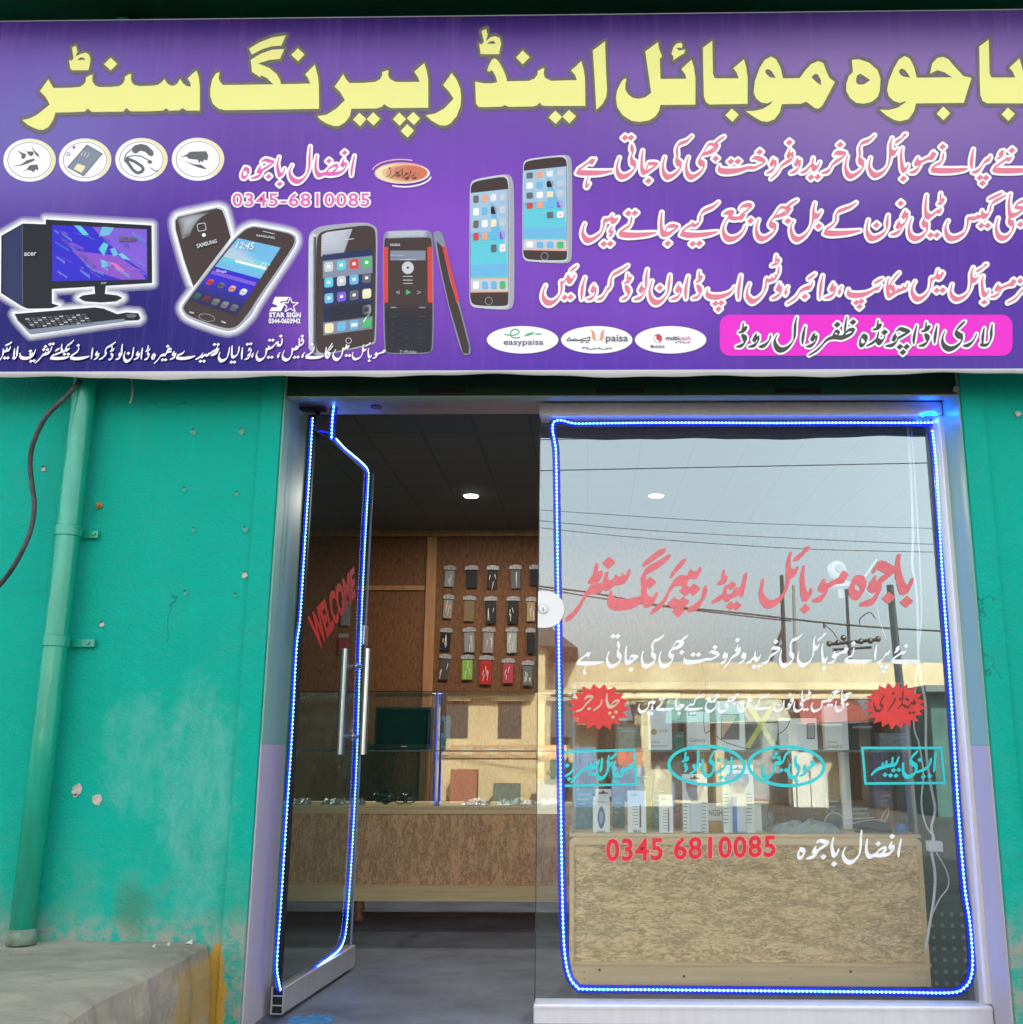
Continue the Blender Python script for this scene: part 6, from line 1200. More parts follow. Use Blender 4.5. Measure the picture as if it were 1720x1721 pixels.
# aluminium upright of the far counter, bluish
q = MB(); a = P(735, 1250, YF1)
q.box(a[0] - .012, a[0] + .014, YF1 + .026, YF1 + .05, zw1 + .001, zt1 - .003); q.build('middle_post', mat('blue_grey_post', (.10, .13, .26), .4, .1), far)
q = MB(); a = P(903, 1080, YF1 + .55); q.box(a[0] - .008, a[0] + .008, YF1 + .55, YF1 + .566, .8, P(903, 985, YF1 + .55)[2])
tag(q.build('black_upright', M_BLACK, loc=(a[0], YF1 + .56, .8)), 'thin black upright behind the far counter beside the phone cases', 'post')

# ---------------------------------------------------------------- goods on the near counter
def pxbox(name, x0, y0, x1, y1, Y, depth, m, parent=None, bevel=.001, zmin=None):
    ym = y0 + 10 if zmin is not None else (y0 + y1) / 2
    a, b_ = P(x0, ym, Y), P(x1, ym, Y); a[2] = P(x0, y0, Y)[2]; b_[2] = P(x1, y1, Y)[2]
    z0 = b_[2] if zmin is None else zmin
    q = MB(); q.box(a[0], b_[0], Y, Y + depth, z0, a[2]); return q.build(name, m, parent, bevel=bevel, loc=None if parent else ((a[0] + b_[0]) / 2, Y, z0))
M_BOXW = mat('white_card', (.86, .90, .91), .45, vary=.05, vscale=10)
M_INK = mat('grey_print', (.22, .25, .30), .5); M_TEAL = mat('teal_print', (.08, .35, .38), .5); M_GOLD = mat('gold_print', (.45, .36, .18), .4, .3); M_PHOTO = mat('dark_print', (.08, .08, .10), .3)
GB = 'white phone boxes on the shelf of the near counter'
YS = YF2 + .06; zsh = zs + .0035
def carton(x0, y0, x1, depth, label, deco, yy=YS, base=None, name='phone_box', cat='box', group=GB, m=None):
    zb_ = zsh if base is None else base
    t_ = thing(name, (P((x0 + x1) / 2, 1260, yy)[0], yy, zb_), label, cat, group)
    pxbox('carton', x0, y0, x1, 0, yy, depth, m or M_BOXW, t_, zmin=zb_)
    return t_, Plane((0, 1, 0), yy)
def wtext(t_, pl, s, x0, y0, x1, y1, m=M_INK, off=.0): text('printed_text', s, box4(x0, y0, x1, y1), m, pl, t_, 3, offset=off)
t_, pl = carton(1090, 1192, 1129, .05, 'white phone box with a round gold mark, first from the left on the shelf', 0)
decal('printed_mark', [(1099 + 5.2 * math.cos(a), 1230 + 5.2 * math.sin(a)) for a in np.linspace(0, 6.283, 21)[:-1]], [tuple(range(20))], M_GOLD, pl, t_, 3)
wtext(t_, pl, 'Galaxy', 1094, 1245, 1110, 1250); wtext(t_, pl, 'grand prime', 1094, 1252, 1122, 1256, off=.01); wtext(t_, pl, '16 GB', 1108, 1226, 1122, 1230)
t_, pl = carton(1155, 1196, 1193, .05, 'white phone box with a teal corner mark, second from the left on the shelf', 0)
decal('printed_mark', box4(1157, 1197, 1170, 1203), [(0, 1, 2, 3)], M_TEAL, pl, t_, 3); wtext(t_, pl, 'Galaxy', 1159, 1240, 1187, 1249); wtext(t_, pl, 'J5', 1161, 1252, 1168, 1258, off=.01)
t_, pl = carton(1205, 1178, 1251, .05, 'white phone box printed with a dark phone, left of the yellow X box', 0)
decal('printed_picture', box4(1212, 1200, 1243, 1243), [(0, 1, 2, 3)], M_PHOTO, pl, t_, 3); decal('printed_picture', [(1213, 1201), (1240, 1202), (1214, 1240)], [(0, 1, 2)], mat('peach_print', (.60, .40, .26), .5), pl, t_, 4); wtext(t_, pl, '· · · ·', 1214, 1249, 1236, 1252)
t_, pl = carton(1254, 1172, 1305, .05, 'dark phone box crossed by a large yellow X in the middle of the shelf', 0, m=mat('dark_card', (.035, .04, .04), .35))
for a, b_ in (((1256, 1180), (1303, 1257)), ((1303, 1180), (1256, 1257))):
    decal('yellow_x', [(a[0] - 5, a[1]), (a[0] + 5, a[1]), (b_[0] + 5, b_[1]), (b_[0] - 5, b_[1])], [(0, 1, 2, 3)], mat('olive_yellow_print', (.55, .56, .06), .5), pl, t_, 3 if a[0] < 1270 else 3.5)
wtext(t_, pl, 'Q', 1272, 1180, 1279, 1187, mat('olive_yellow_print', (.55, .56, .06), .5))
t_, pl = carton(1309, 1207, 1373, .05, 'wide white phone box with a grey window, right of the yellow X box', 0)
decal('printed_picture', box4(1356, 1215, 1370, 1242), [(0, 1, 2, 3)], M_PHOTO, pl, t_, 3); decal('printed_picture', box4(1357.5, 1217, 1368.5, 1240), [(0, 1, 2, 3)], mat('pale_print', (.35, .38, .42), .5), pl, t_, 4)
for k in range(3): decal('printed_mark', box4(1323, 1234 + 5 * k, 1325, 1236 + 5 * k), [(0, 1, 2, 3)], M_INK, pl, t_, 3)
t_, pl = carton(1385, 1186, 1424, .05, 'tall white phone box at the right end of the shelf row', 0)
wtext(t_, pl, 'Galaxy', 1390, 1245, 1408, 1250); wtext(t_, pl, 'Grand 2', 1390, 1252, 1416, 1257, off=.015)
carton(1412, 1262, 1427, .03, 'small white box standing on the deck behind the phone boxes', 0, yy=YF2 + .25, base=zw2 + .0005, group=None)
# hanging packs on the deck
zd = zw2 + .0005
def pack(x0, y0, x1, label, yy=YF2 + .05, name='blister_pack', m=None, group='white accessory packs on the counter deck'):
    return carton(x0, y0, x1, .018, label, 0, yy=yy, base=zd, name=name, cat='package', group=group, m=m)
def euro(t_, pl, cx, cy): decal('hang_slot', [(cx - 8, cy + 2), (cx - 3, cy + 1.5), (cx, cy - 2), (cx + 3, cy + 1.5), (cx + 8, cy + 2), (cx + 8, cy + 4), (cx - 8, cy + 4)], [tuple(range(7))], M_PHOTO, pl, t_, 3)
t_, pl = pack(997, 1339, 1025, 'white pack showing a coiled blue cable, first from the left on the deck')
pxbox('hang_tab', 1001, 1326, 1028, 1339, YF2 + .05, .002, M_BOXW, t_); euro(t_, pl, 1014, 1330)
decal('printed_picture', [(1011 + 6.5 * math.cos(a), 1374 + 17 * math.sin(a) * (1 - .12 * math.cos(2 * a))) for a in np.linspace(0, 6.283, 25)[:-1]], [tuple(range(24))], mat('denim_print', (.05, .15, .42), .5), pl, t_, 3)
decal('printed_picture', [(1011 + 3.4 * math.cos(a), 1374 + 11 * math.sin(a)) for a in np.linspace(0, 6.283, 25)[:-1]], [tuple(range(24))], mat('pale_print', (.35, .38, .42), .5), pl, t_, 4)
wtext(t_, pl, 'DATA', 1004, 1396, 1018, 1400, off=.03); wtext(t_, pl, '· ——', 1000, 1345, 1016, 1348)
for x0, x1, y0, lb in ((1055, 1086, 1329, 'white pack with a black pen printed on it, second from the left on the deck'), (1108, 1131, 1336, 'narrow white pack printed with a black pen, third on the deck')):
    t_, pl = pack(x0, y0, x1, lb); w_ = x1 - x0
    decal('printed_picture', box4(x0 + w_ * .65, y0 + 23, x0 + w_ * .74, y0 + 62), [(0, 1, 2, 3)], M_PHOTO, pl, t_, 3)
    for k in range(7): decal('printed_line', box4(x0 + w_ * .27, y0 + 26 + 5 * k, x0 + w_ * .58, y0 + 27 + 5 * k), [(0, 1, 2, 3)], M_INK, pl, t_, 3)
    wtext(t_, pl, 'USB 4G', x0 + w_ * .3, y0 + 66, x0 + w_ * .72, y0 + 70, off=.03); wtext(t_, pl, 'mobile', x0 + w_ * .15, y0 + 4, x0 + w_ * .5, y0 + 9)
M_CLEAR = alpha_mat('clear_blister', (.75, .80, .85), .35)
def torch(x0, y0, x1, label, cap, body, blue):
    t_, pl = pack(x0, y0, x1, label, name='torch_pack'); cx = (x0 + x1) / 2; w_ = x1 - x0; euro(t_, pl, cx, y0 + 4)
    yy = YF2 + .05; c = P(cx, y0 + 28, yy); rr = abs(P(cx + w_ * .34, y0, yy)[0] - c[0])
    zt_, zn, zb_ = P(cx, y0 + 14, yy)[2], P(cx, y0 + 46, yy)[2], zd + .004
    q = MB(); q.tube([(c[0], yy - .012, zt_), (c[0], yy - .012, zt_ - .018)], rr, 20); q.build('torch_rim', cap, t_)
    q = MB(); q.tube([(c[0], yy - .012, zt_ - .018), (c[0], yy - .012, zt_ - .035), (c[0], yy - .012, zn)], [rr, rr * .95, rr * .5], 20); q.build('torch_head', M_SILVERISH, t_)
    q = MB(); q.box(c[0] - rr * .62, c[0] + rr * .62, yy - .022, yy - .001, zb_, zn); q.build('torch_body', body, t_, bevel=.004)
    if blue:
        q = MB(); q.box(c[0] - rr * .62, c[0] - rr * .22, yy - .0245, yy - .0225, zb_, zn - .015); q.build('torch_grip', blue, t_, bevel=.001)
    for sx in (x0 + 2, x1 - w_ * .2):
        for k in range(9): decal('printed_line', box4(sx, y0 + 48 + 6 * k, sx + w_ * .16, y0 + 49.6 + 6 * k), [(0, 1, 2, 3)], M_INK if k % 2 else M_GREENP, pl, t_, 3)
M_SILVERISH = mat('reflector_silver', (.60, .64, .70), .2, .6); M_GREENP = mat('green_print', (.12, .38, .22), .5); M_TBLUE = mat('torch_blue', (.02, .20, .62), .35); M_TWH = mat('torch_white', (.66, .72, .80), .35)
torch(1147, 1301, 1189, 'carded torch with a red band, left one of the two torches on the deck', mat('torch_red', (.45, .06, .07), .35), M_TWH, None)
torch(1214, 1286, 1266, 'carded torch with a wide blue rim, right one of the two torches on the deck', M_TBLUE, M_TWH, M_TBLUE)
t_, pl = pack(1190, 1350, 1216, 'white box lettered NGSH, standing between the two torches', yy=YF2 + .12, group=None, name='accessory_box'); wtext(t_, pl, 'NGSH', 1192, 1361, 1214, 1371, M_PHOTO, .01)
pack(1190, 1380, 1213, 'small ochre carton on the deck in front of the NGSH box', yy=YF2 + .09, group=None, name='carton', m=mat('ochre_card', (.45, .24, .04), .6))
t_, pl = pack(1262, 1352, 1280, 'small white box just right of the blue torch', yy=YF2 + .13, group=None, name='accessory_box')
# stock standing further back in the cabinet
rnd = random.Random(21)
STOCK = [(968, 996, 1328, (.10, .26, .28), 'teal stack of flat cards'), (1030, 1050, 1342, (.07, .16, .15), 'dark teal carton'), (1070, 1096, 1305, (.42, .34, .05), 'mustard carton'), (1098, 1118, 1330, (.10, .30, .22), 'green carton'), (1134, 1146, 1345, (.30, .08, .05), 'rust red carton'), (1270, 1300, 1365, (.30, .30, .28), 'grey carton'), (1392, 1412, 1340, (.08, .09, .11), 'charcoal carton'), (1430, 1462, 1352, (.16, .12, .09), 'brown carton'), (1478, 1500, 1330, (.35, .15, .03), 'orange carton')]
for k, (x0_, x1_, y0_, c_, w_) in enumerate(STOCK):
    t_ = thing('stock_box', (P((x0_ + x1_) / 2, 1300, YF2 + .3)[0], YF2 + .3, zw2 + .0005), w_ + ' at the back of the near counter deck', 'box', 'stock at the back of the near counter')
    pxbox('carton', x0_, y0_, x1_, 0, YF2 + .27 + .02 * (k % 3), .06, mat('stock_%d' % k, c_, .5, vary=.4, vscale=40), t_, zmin=zw2 + .0005)
    yy = YF2 + .27 + .02 * (k % 3); pl = Plane((0, 1, 0), yy)
    for j in range(3): decal('printed_line', box4(x0_ + 3, y0_ + 6 + 8 * j, x1_ - 4 - 3 * j, y0_ + 8.5 + 8 * j), [(0, 1, 2, 3)], mat('pale_print', (.35, .38, .42), .5), pl, t_, 3)
for k, (x0_, x1_, y0_, c_, w_) in enumerate(((1040, 1076, 1222, (.30, .32, .22), 'olive carton'), (1133, 1150, 1230, (.12, .35, .25), 'green carton'), (1430, 1470, 1215, (.05, .05, .055), 'black carton'), (1478, 1530, 1232, (.35, .36, .38), 'grey carton'))):
    t_ = thing('stock_box', (P((x0_ + x1_) / 2, 1240, YF2 + .2)[0], YF2 + .2, zsh), w_ + ' set back on the shelf of the near counter', 'box', 'stock at the back of the near counter')
    pxbox('carton', x0_, y0_, x1_, 0, YF2 + .2, .06, mat('stock_s%d' % k, c_, .5, vary=.4, vscale=40), t_, zmin=zsh)
    pl = Plane((0, 1, 0), YF2 + .2); decal('printed_line', box4(x0_ + 3, y0_ + 5, x1_ - 4, y0_ + 9), [(0, 1, 2, 3)], mat('pale_print', (.35, .38, .42), .5), pl, t_, 3)
# red roll with a dark strap
t_ = thing('red_speaker', (P(1280, 1340, YF2 + .16)[0], YF2 + .16, zd), 'small red cylinder with a black strap on a stack right of the blue torch', 'speaker')
a, b_ = P(1262, 1340, YF2 + .16), P(1289, 1340, YF2 + .16); q = MB(); q.tube([(a[0], YF2 + .16, a[2]), (b_[0], YF2 + .16, a[2])], .016, 16); q.build('body', mat('red_fabric', (.42, .02, .07), .6), t_)
q = MB(); q.tube(smooth_path([P(x, y, YF2 + .14) for x, y in ((1289, 1334), (1293, 1350), (1290, 1370), (1293, 1385), (1280, 1393), (1272, 1396))]), .0018, 6); q.build('strap', M_BLACK, t_)
q = MB(); q.box(a[0], b_[0], YF2 + .14, YF2 + .2, zd, a[2] - .0165); q.build('stand_box', mat('dim_card', (.20, .21, .22), .7), t_)
# loose things to the right on the deck
t_ = thing('plastic_bag', (P(1340, 1395, YF2 + .1)[0], YF2 + .1, zd), 'crumpled clear plastic bag lying on the deck right of the torches', 'bag')
rnd = random.Random(3); V = []; nx, ny = 16, 7; a, b_ = P(1298, 1398, YF2 + .06)[0], P(1420, 1398, YF2 + .06)[0]
for i in range(nx + 1):
    for j in range(ny + 1): V.append((a + (b_ - a) * i / nx, YF2 + .05 + .15 * j / ny, zd + .002 + (.030 * rnd.random() + .022) * math.sin(math.pi * i / nx) ** .5 * math.sin(math.pi * j / ny + .02) ** .5 if 0 < j < ny and 0 < i < nx else zd + .001))
mesh('film', V, [(i * (ny + 1) + j, (i + 1) * (ny + 1) + j, (i + 1) * (ny + 1) + j + 1, i * (ny + 1) + j + 1) for i in range(nx) for j in range(ny)], alpha_mat('cloudy_film', (.45, .60, .66), .55), t_)
for k, (x0, x1, y0, m_, lb) in enumerate(((1440, 1500, 1382, M_BLACK, 'low black gadget lying on the deck under the white cables'), (1364, 1373, 1386, mat('olive_yellow_print', (.55, .56, .06), .5), 'tiny yellow bottle on the deck inside the plastic bag'), (1508, 1522, 1384, M_TBLUE, 'small blue gadget at the right end of the deck'))):
    yy = YF2 + .08; p = P((x0 + x1) / 2, y0, yy); p2 = P(x1, y0, yy); w_ = p2[0] - p[0]
    q = MB(); q.prism([(p[0] - w_, yy, zd), (p[0] + w_, yy, zd), (p[0] + w_ * .9, yy, p[2] - .002), (p[0] + w_ * .5, yy, p[2]), (p[0] - w_ * .7, yy, p[2] - .001)], (0, .05, 0)); tag(q.build('gadget', m_, loc=(p[0], yy, zd), bevel=.002), lb, 'gadget')
M_CABW = mat('white_cable', (.70, .71, .72), .4)
for k, (pp_, lb) in enumerate(((((1420, 1388), (1450, 1380), (1480, 1378), (1491, 1384), (1480, 1385), (1484, 1370), (1494, 1358), (1492, 1372), (1483, 1386)), 'white cable with a leaf shaped loop lying on the deck'),
                               (((1385, 1384), (1390, 1372), (1400, 1366), (1412, 1369), (1420, 1378), (1440, 1376), (1470, 1374)), 'thin white earphone lead arched over the plastic bag'))):
    q = MB(); q.tube(smooth_path([P(x, y, YF2 + .09 + .01 * k) for x, y in pp_]), .0017, 6); tag(q.build('white_lead', M_CABW, smooth=True), lb, 'cable')
q = MB(); q.tube(smooth_path([P(x, y, YF2 - .03) for x, y in ((1168, 1092), (1180, 1120), (1187, 1150), (1185, 1180), (1183, 1210), (1186, 1232), (1195, 1229), (1215, 1245), (1250, 1257), (1275, 1256), (1300, 1240), (1323, 1222), (1332, 1195))]), .0016, 6)
tag(q.build('black_lead', M_BLACK, smooth=True), 'thin black lead hanging in a loose loop in front of the shelf boxes', 'cable')

# white cables, plug and dome by the right end of the pane
YC = .40
for k, (pp_, r_, lb) in enumerate(((((1526, 715), (1529, 760), (1533, 830), (1535, 900), (1534, 950), (1540, 985), (1543, 1040), (1544, 1100), (1548, 1140), (1556, 1185), (1557, 1260), (1564, 1315), (1572, 1360), (1566, 1390), (1571, 1410)), .0055, 'thick white cable running down inside the right side of the pane'),
                                   (((1532, 716), (1538, 800), (1542, 870), (1547, 960), (1549, 1040), (1542, 1120), (1536, 1215), (1545, 1250), (1552, 1300), (1549, 1350), (1556, 1385), (1568, 1405)), .0034, 'thin white cable beside the thick one on the right of the pane'),
                                   (((1566, 1432), (1572, 1470), (1570, 1510), (1562, 1560), (1556, 1600)), .0055, 'white cable dropping from the plug towards the floor'),
                                   (((1574, 1432), (1592, 1465), (1594, 1490), (1580, 1510), (1568, 1535)), .0028, 'white cable looping out to the right under the plug'))):
    q = MB(); q.tube(smooth_path([P(x, y, YC) for x, y in pp_]), r_, 8); tag(q.build('white_cable', M_CABW, smooth=True), lb, 'cable', 'white cables at the right end of the pane')
t_ = thing('power_plug', P(1573, 1422, YC), 'white square power plug hanging on the cables right of the near counter', 'plug')
pxbox('plug_body', 1562, 1414, 1586, 1432, YC - .02, .045, M_WHITE, t_, bevel=.004); q = MB(); p = P(1569, 1408, YC); q.tube([(p[0], YC, p[2] - .012), (p[0], YC, p[2] + .016)], [.008, .004], 10); q.build('strain_relief', M_WHITE, t_)
# dome camera on a stalk hanging from the ceiling
YD = .34
c = P(1407, 958, YD); r1 = abs(P(1423, 958, YD)[0] - c[0])
t_ = thing('dome_camera', c, 'white ball shaped camera on a flared base behind the upper pane', 'camera')
q = MB(); q.ball(c, r1, 24, 14); q.build('ball', M_WHITE, t_, smooth=True)
q = MB(); q.disc((c[0], c[1] - r1 * .82, c[2]), (0, -1, 0), r1 * .46, r1 * .3, 24, r1 * .4); q.build('lens', mat('lens_grey', (.22, .24, .25), .3), t_)
zf = P(1407, 985, YD)[2]; q = MB(); q.tube([(c[0] + .01, YD, c[2] - r1 * .8), (c[0] + .01, YD, c[2] - r1 * 1.2), (c[0] + .012, YD, zf + .01), (c[0] + .012, YD, zf - .006)], [r1 * .55, r1 * .7, r1 * 1.15, r1 * 1.2], 24); q.build('base', M_WHITE, t_, smooth=False)
q = MB(); q.tube([(c[0] + .01, YD, c[2] - r1 * 2.0), (c[0] + .012, YD, P(1415, 1005, YD)[2])], .012, 10); q.build('stalk', M_WHITE, t_)
q = MB(); q.tube([P(1449, 976, YD), P(1474, 940, YD)], .0035, 8); q.build('aerial', M_WHITE, t_)
q = MB(); q.tube(smooth_path([P(1449, 976, YD), P(1456, 992, YD), P(1472, 1010, YD), P(1478, 1040, YD), P(1490, 1075, YD)]), .0015, 6); q.build('lead', M_WHITE, t_)

# green crate behind the pane at the right
t_ = thing('plastic_crate', (P(1600, 1640, .75)[0], .75, 0), 'dark green plastic crate with round holes right of the near counter', 'crate')
a = P(1563, 1700, .62)[0]; M_CR = mat('green_crate', (.012, .075, .03), .5)
q = MB(); q.box(a, a + .02, .62, 1.05, .002, .36); q.box(a + .02, a + .32, 1.03, 1.05, .002, .36); q.box(a + .3, a + .32, .62, 1.03, .002, .36); q.box(a + .0201, a + .2999, .62, .64, .002, .36); q.box(a + .0201, a + .2999, .6401, 1.0299, .002, .02); q.build('shell', M_CR, t_, bevel=.004)
q = MB(); q.box(a - .01, a + .33, .61, .6195, .34, .37); q.build('rim', M_CR, t_, bevel=.003)
q = MB()
for i in range(7):
    for j in range(7): q.disc((a + .035 + .04 * i, .6199, .04 + .043 * j), (0, -1, 0), .0085, .0012, 10)
q.build('holes', mat('pale_hole', (.28, .34, .36), .6), t_)

# ---------------------------------------------------------------- on and behind the far counter
t_ = thing('monitor', P(677, 1260, 3.9), 'black flat monitor seen through the far counter', 'monitor')
YM = 3.86
pxbox('casing', 630, 1188, 728, 1259, YM, .05, M_BLACK, t_, bevel=.006); pxbox('screen', 634, 1192, 724, 1251, YM - .002, .0015, mat('dark_screen', (.004, .004, .005), .12), t_)
pxbox('badge', 674, 1253.5, 684, 1255.5, YM - .002, .001, mat('knob_grey', (.55, .55, .57), .3, .3), t_)
q = MB(); a = P(679, 1222, YM); q.box(a[0] - .04, a[0] + .04, YM + .051, YB - .022, a[2] - .04, a[2] + .04); q.build('wall_bracket', M_BLACK, t_)
# tangle of black leads and silver packets on the deck of the far counter
zd1_ = zw1 + .001
def coil(cx, cy, n_, label, seed, m_):
    rnd = random.Random(seed); base = P(cx, cy, YF1 + .15); t2 = thing('cable_bundle', (base[0], YF1 + .15, zd1_), label, 'cables')
    q = MB()
    for k in range(n_):
        ph = rnd.random() * 6; r_ = .03 + .025 * rnd.random(); c0_ = np.array([base[0] + (rnd.random() - .5) * .06, YF1 + .15 + (rnd.random() - .5) * .04, zd1_ + .025 + .03 * rnd.random()]); tl = rnd.random() * 1.2
        q.tube([c0_ + np.array([r_ * math.cos(a + ph), r_ * math.sin(a + ph) * math.cos(tl), max(-c0_[2] + zd1_ + .003, r_ * math.sin(a + ph) * math.sin(tl))]) for a in np.linspace(0, 6.6, 18)], .0035, 6)
    q.build('loops', m_, t2)
M_LEAD = mat('glossy_black_lead', (.015, .015, .02), .22)
coil(650, 1345, 7, 'tangled black leads on the far counter, left bundle under the monitor', 1, M_LEAD); coil(684, 1345, 7, 'tangled black leads on the far counter, right bundle under the monitor', 2, M_LEAD)
M_FOIL = mat('silver_foil_bag', (.45, .46, .50), .25, .6, bump=.6, bscale=60)
for k, (x, w_) in enumerate(((505, .10), (560, .14), (600, .08), (800, .16), (850, .10), (880, .14), (925, .14))):
    rnd = random.Random(k); c_ = P(x, 1350, YF1 + .1)[0]; V = []; n_ = 7
    for i in range(n_ + 1):
        for j in range(5): V.append((c_ - w_ / 2 + w_ * i / n_, YF1 + .06 + .03 * j, zd1_ + .002 + (.0 if i in (0, n_) or j in (0, 4) else .012 + .028 * rnd.random())))
    tag(mesh('accessory_bag', V, [(i * 5 + j, (i + 1) * 5 + j, (i + 1) * 5 + j + 1, i * 5 + j + 1) for i in range(n_) for j in range(4)], M_FOIL, loc=(c_, YF1 + .12, zd1_)),
        'crinkled silver accessory bag lying on the far counter, ' + ('leftmost of all', 'second from the left', 'just left of the tangled leads', 'right of the blue post', 'third from the right', 'second from the right', 'rightmost, next to the pane edge')[k], 'bag', 'silver bags on the far counter')
t_ = thing('hanging_card', P(742, 1235, YF1 + .2), 'small green and red printed card inside the far counter beside the post', 'card')
pxbox('card', 736, 1203, 757, 1257, YF1 + .2, .004, mat('pale_card', (.45, .55, .62), .5), t_); pxbox('green_panel', 738, 1240, 755, 1254, YF1 + .198, .0015, mat('green_print', (.12, .38, .22), .5), t_); pxbox('red_panel', 739, 1212, 746, 1232, YF1 + .198, .0015, mat('red_fabric', (.42, .02, .07), .6), t_)

# phone cases in clear packets on the back wall
M_TAG = mat('header_card', (.34, .33, .34), .4, vary=.6, vscale=60); M_POUCH = alpha_mat('clear_pouch', (.55, .55, .58), .02)
CASES = [  # centre x, top y, bottom y, width (photo px), colour, what the colour is, tilt
 (757, 950, 988, 17, (.30, .32, .34), 'pale grey', 0), (793, 950, 990, 19, (.008, .009, .018), 'navy black', 0), (829, 950, 991, 18, (.02, .012, .012), 'black with a glare streak', 0), (867, 949, 991, 18, (.15, .15, .17), 'mid grey', 0), (898, 949, 986, 14, (.01, .01, .012), 'black cut off by the pane edge', 0),
 (755, 999, 1041, 16, (.36, .30, .24), 'beige with a coral top', 2), (790, 1001, 1046, 19, (.26, .17, .09), 'tan', 0), (825, 1002, 1050, 19, (.02, .02, .024), 'black with a dark red top', -1), (863, 1002, 1050, 19, (.018, .016, .014), 'black with long glare streaks', 2), (893, 1003, 1046, 15, (.45, .33, .18), 'gold patterned', 0),
 (751, 1055, 1095, 18, (.012, .012, .018), 'glossy black', 2), (789, 1054, 1098, 19, (.30, .29, .27), 'crinkled silver', -2), (822, 1054, 1099, 19, (.34, .29, .28), 'crinkled pinkish silver', 1), (861, 1054, 1099, 18, (.42, .45, .42), 'bright white patterned', 1), (892, 1055, 1100, 14, (.02, .015, .015), 'plain black', 0),
 (750, 1099, 1144, 18, (.09, .07, .06), 'dark striped', 3), (786, 1100, 1144, 19, (.27, .50, .07), 'lime green', 0), (818, 1101, 1152, 21, (.55, .025, .02), 'bright red', 1), (855, 1106, 1150, 19, (.55, .06, .09), 'red and white', 2), (888, 1110, 1154, 18, (.16, .17, .17), 'grey crackled', 0)]
ROWN = ('top row', 'second row', 'third row', 'bottom row')
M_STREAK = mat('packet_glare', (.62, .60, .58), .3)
for k, (cx, yt, yb, w_, col, cn, tilt) in enumerate(CASES):
    YP = YB - .012; a, b_ = P(cx, yt, YP), P(cx, yb, YP); s = abs(P(cx + 100, yt, YP)[0] - a[0]) / 100
    H_ = a[2] - b_[2]; W_ = w_ * s; rnd = random.Random(k)
    t_ = thing('phone_case_packet', (a[0], YP, a[2]), f'{cn} phone case packet, {ROWN[k // 5]} on the back wall', 'phone case', 'phone case packets on the back wall')
    q = MB(); zt_ = a[2]; q.prism([(a[0] - W_ * .62, YP - .003, zt_ - .035), (a[0] - W_ * .55, YP - .003, zt_ - .008), (a[0] - W_ * .1, YP - .003, zt_), (a[0] + W_ * .1, YP - .003, zt_), (a[0] + W_ * .55, YP - .003, zt_ - .008), (a[0] + W_ * .62, YP - .003, zt_ - .035)], (0, .002, 0)); q.build('header_card', M_TAG, t_)
    q = MB(); q.box(a[0] - W_ * .46, a[0] + W_ * .46, YP - .013, YP - .002, zt_ - H_ + .006, zt_ - .042); cs = q.build('case', mat('case_' + cn.replace(' ', '_'), tuple(c_ * .75 for c_ in col), .5, spec=.15), t_, bevel=.004)
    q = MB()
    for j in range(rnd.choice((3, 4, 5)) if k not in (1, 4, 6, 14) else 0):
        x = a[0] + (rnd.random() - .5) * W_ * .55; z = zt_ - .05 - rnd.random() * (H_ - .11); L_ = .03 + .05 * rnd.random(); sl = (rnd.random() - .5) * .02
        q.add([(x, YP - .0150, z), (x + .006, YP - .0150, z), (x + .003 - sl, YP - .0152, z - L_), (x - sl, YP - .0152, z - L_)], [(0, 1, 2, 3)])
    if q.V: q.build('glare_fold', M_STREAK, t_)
    q = MB(); q.add([(a[0] - W_ * .55, YP - .0160, zt_ - .036), (a[0] + W_ * .55, YP - .0160, zt_ - .036), (a[0] + W_ * .52, YP - .0160, zt_ - H_), (a[0] - W_ * .52, YP - .0160, zt_ - H_)], [(0, 1, 2, 3)]); q.build('pouch', M_POUCH, t_)
    tilt = tilt + random.Random(k).uniform(-2.2, 2.2)
    if tilt: t_.rotation_euler.y = R(tilt)
for k, (cx, yt, yb, lb) in enumerate(((583, 1010, 1052, 'dim grey phone case in a packet seen through the door glass'), (578, 1065, 1100, 'dim red phone case in a packet seen through the door glass'))):
    YP = YB - .012; a, b_ = P(cx, yt, YP), P(cx, yb, YP); t_ = thing('phone_case_packet', (a[0], YP, a[2]), lb, 'phone case')
    q = MB(); q.box(a[0] - .04, a[0] + .04, YP - .003, YP - .001, a[2] - .03, a[2]); q.build('header_card', M_TAG, t_)
    q = MB(); q.box(a[0] - .036, a[0] + .036, YP - .013, YP - .002, b_[2], a[2] - .035); q.build('case', mat('case_dim%d' % k, ((.2, .2, .22), (.25, .03, .05))[k], .4), t_, bevel=.004)

# ceiling spots
M_LAMP = emis('lamp_glow', (1, .97, .9), 9.0)
for k, (x, y) in enumerate(((792, 832), (1103, 832))):
    p = PZ(x, y, 2.6); t_ = thing('ceiling_spot', (p[0], p[1], 2.597), ('round lit ceiling spot seen through the open doorway', 'round lit ceiling spot seen through the pane')[k], 'ceiling lamp', 'lit ceiling spots')
    q = MB(); q.disc((p[0], p[1], 2.599), (0, 0, -1), .062, .006, 28, .056); q.build('ring', M_WHITE, t_)
    q = MB(); q.disc((p[0], p[1], 2.5925), (0, 0, -1), .046, .003, 28); q.build('diffuser', M_LAMP, t_)
    ld = bpy.data.lights.new('spot_light', 'AREA'); ld.shape = 'DISK'; ld.size = .09; ld.energy = 6; ld.color = (1, .93, .82)
    lo_ = bpy.data.objects.new('spot_light', ld); COL.objects.link(lo_); lo_.parent = t_; lo_.location = (0, 0, -.012)
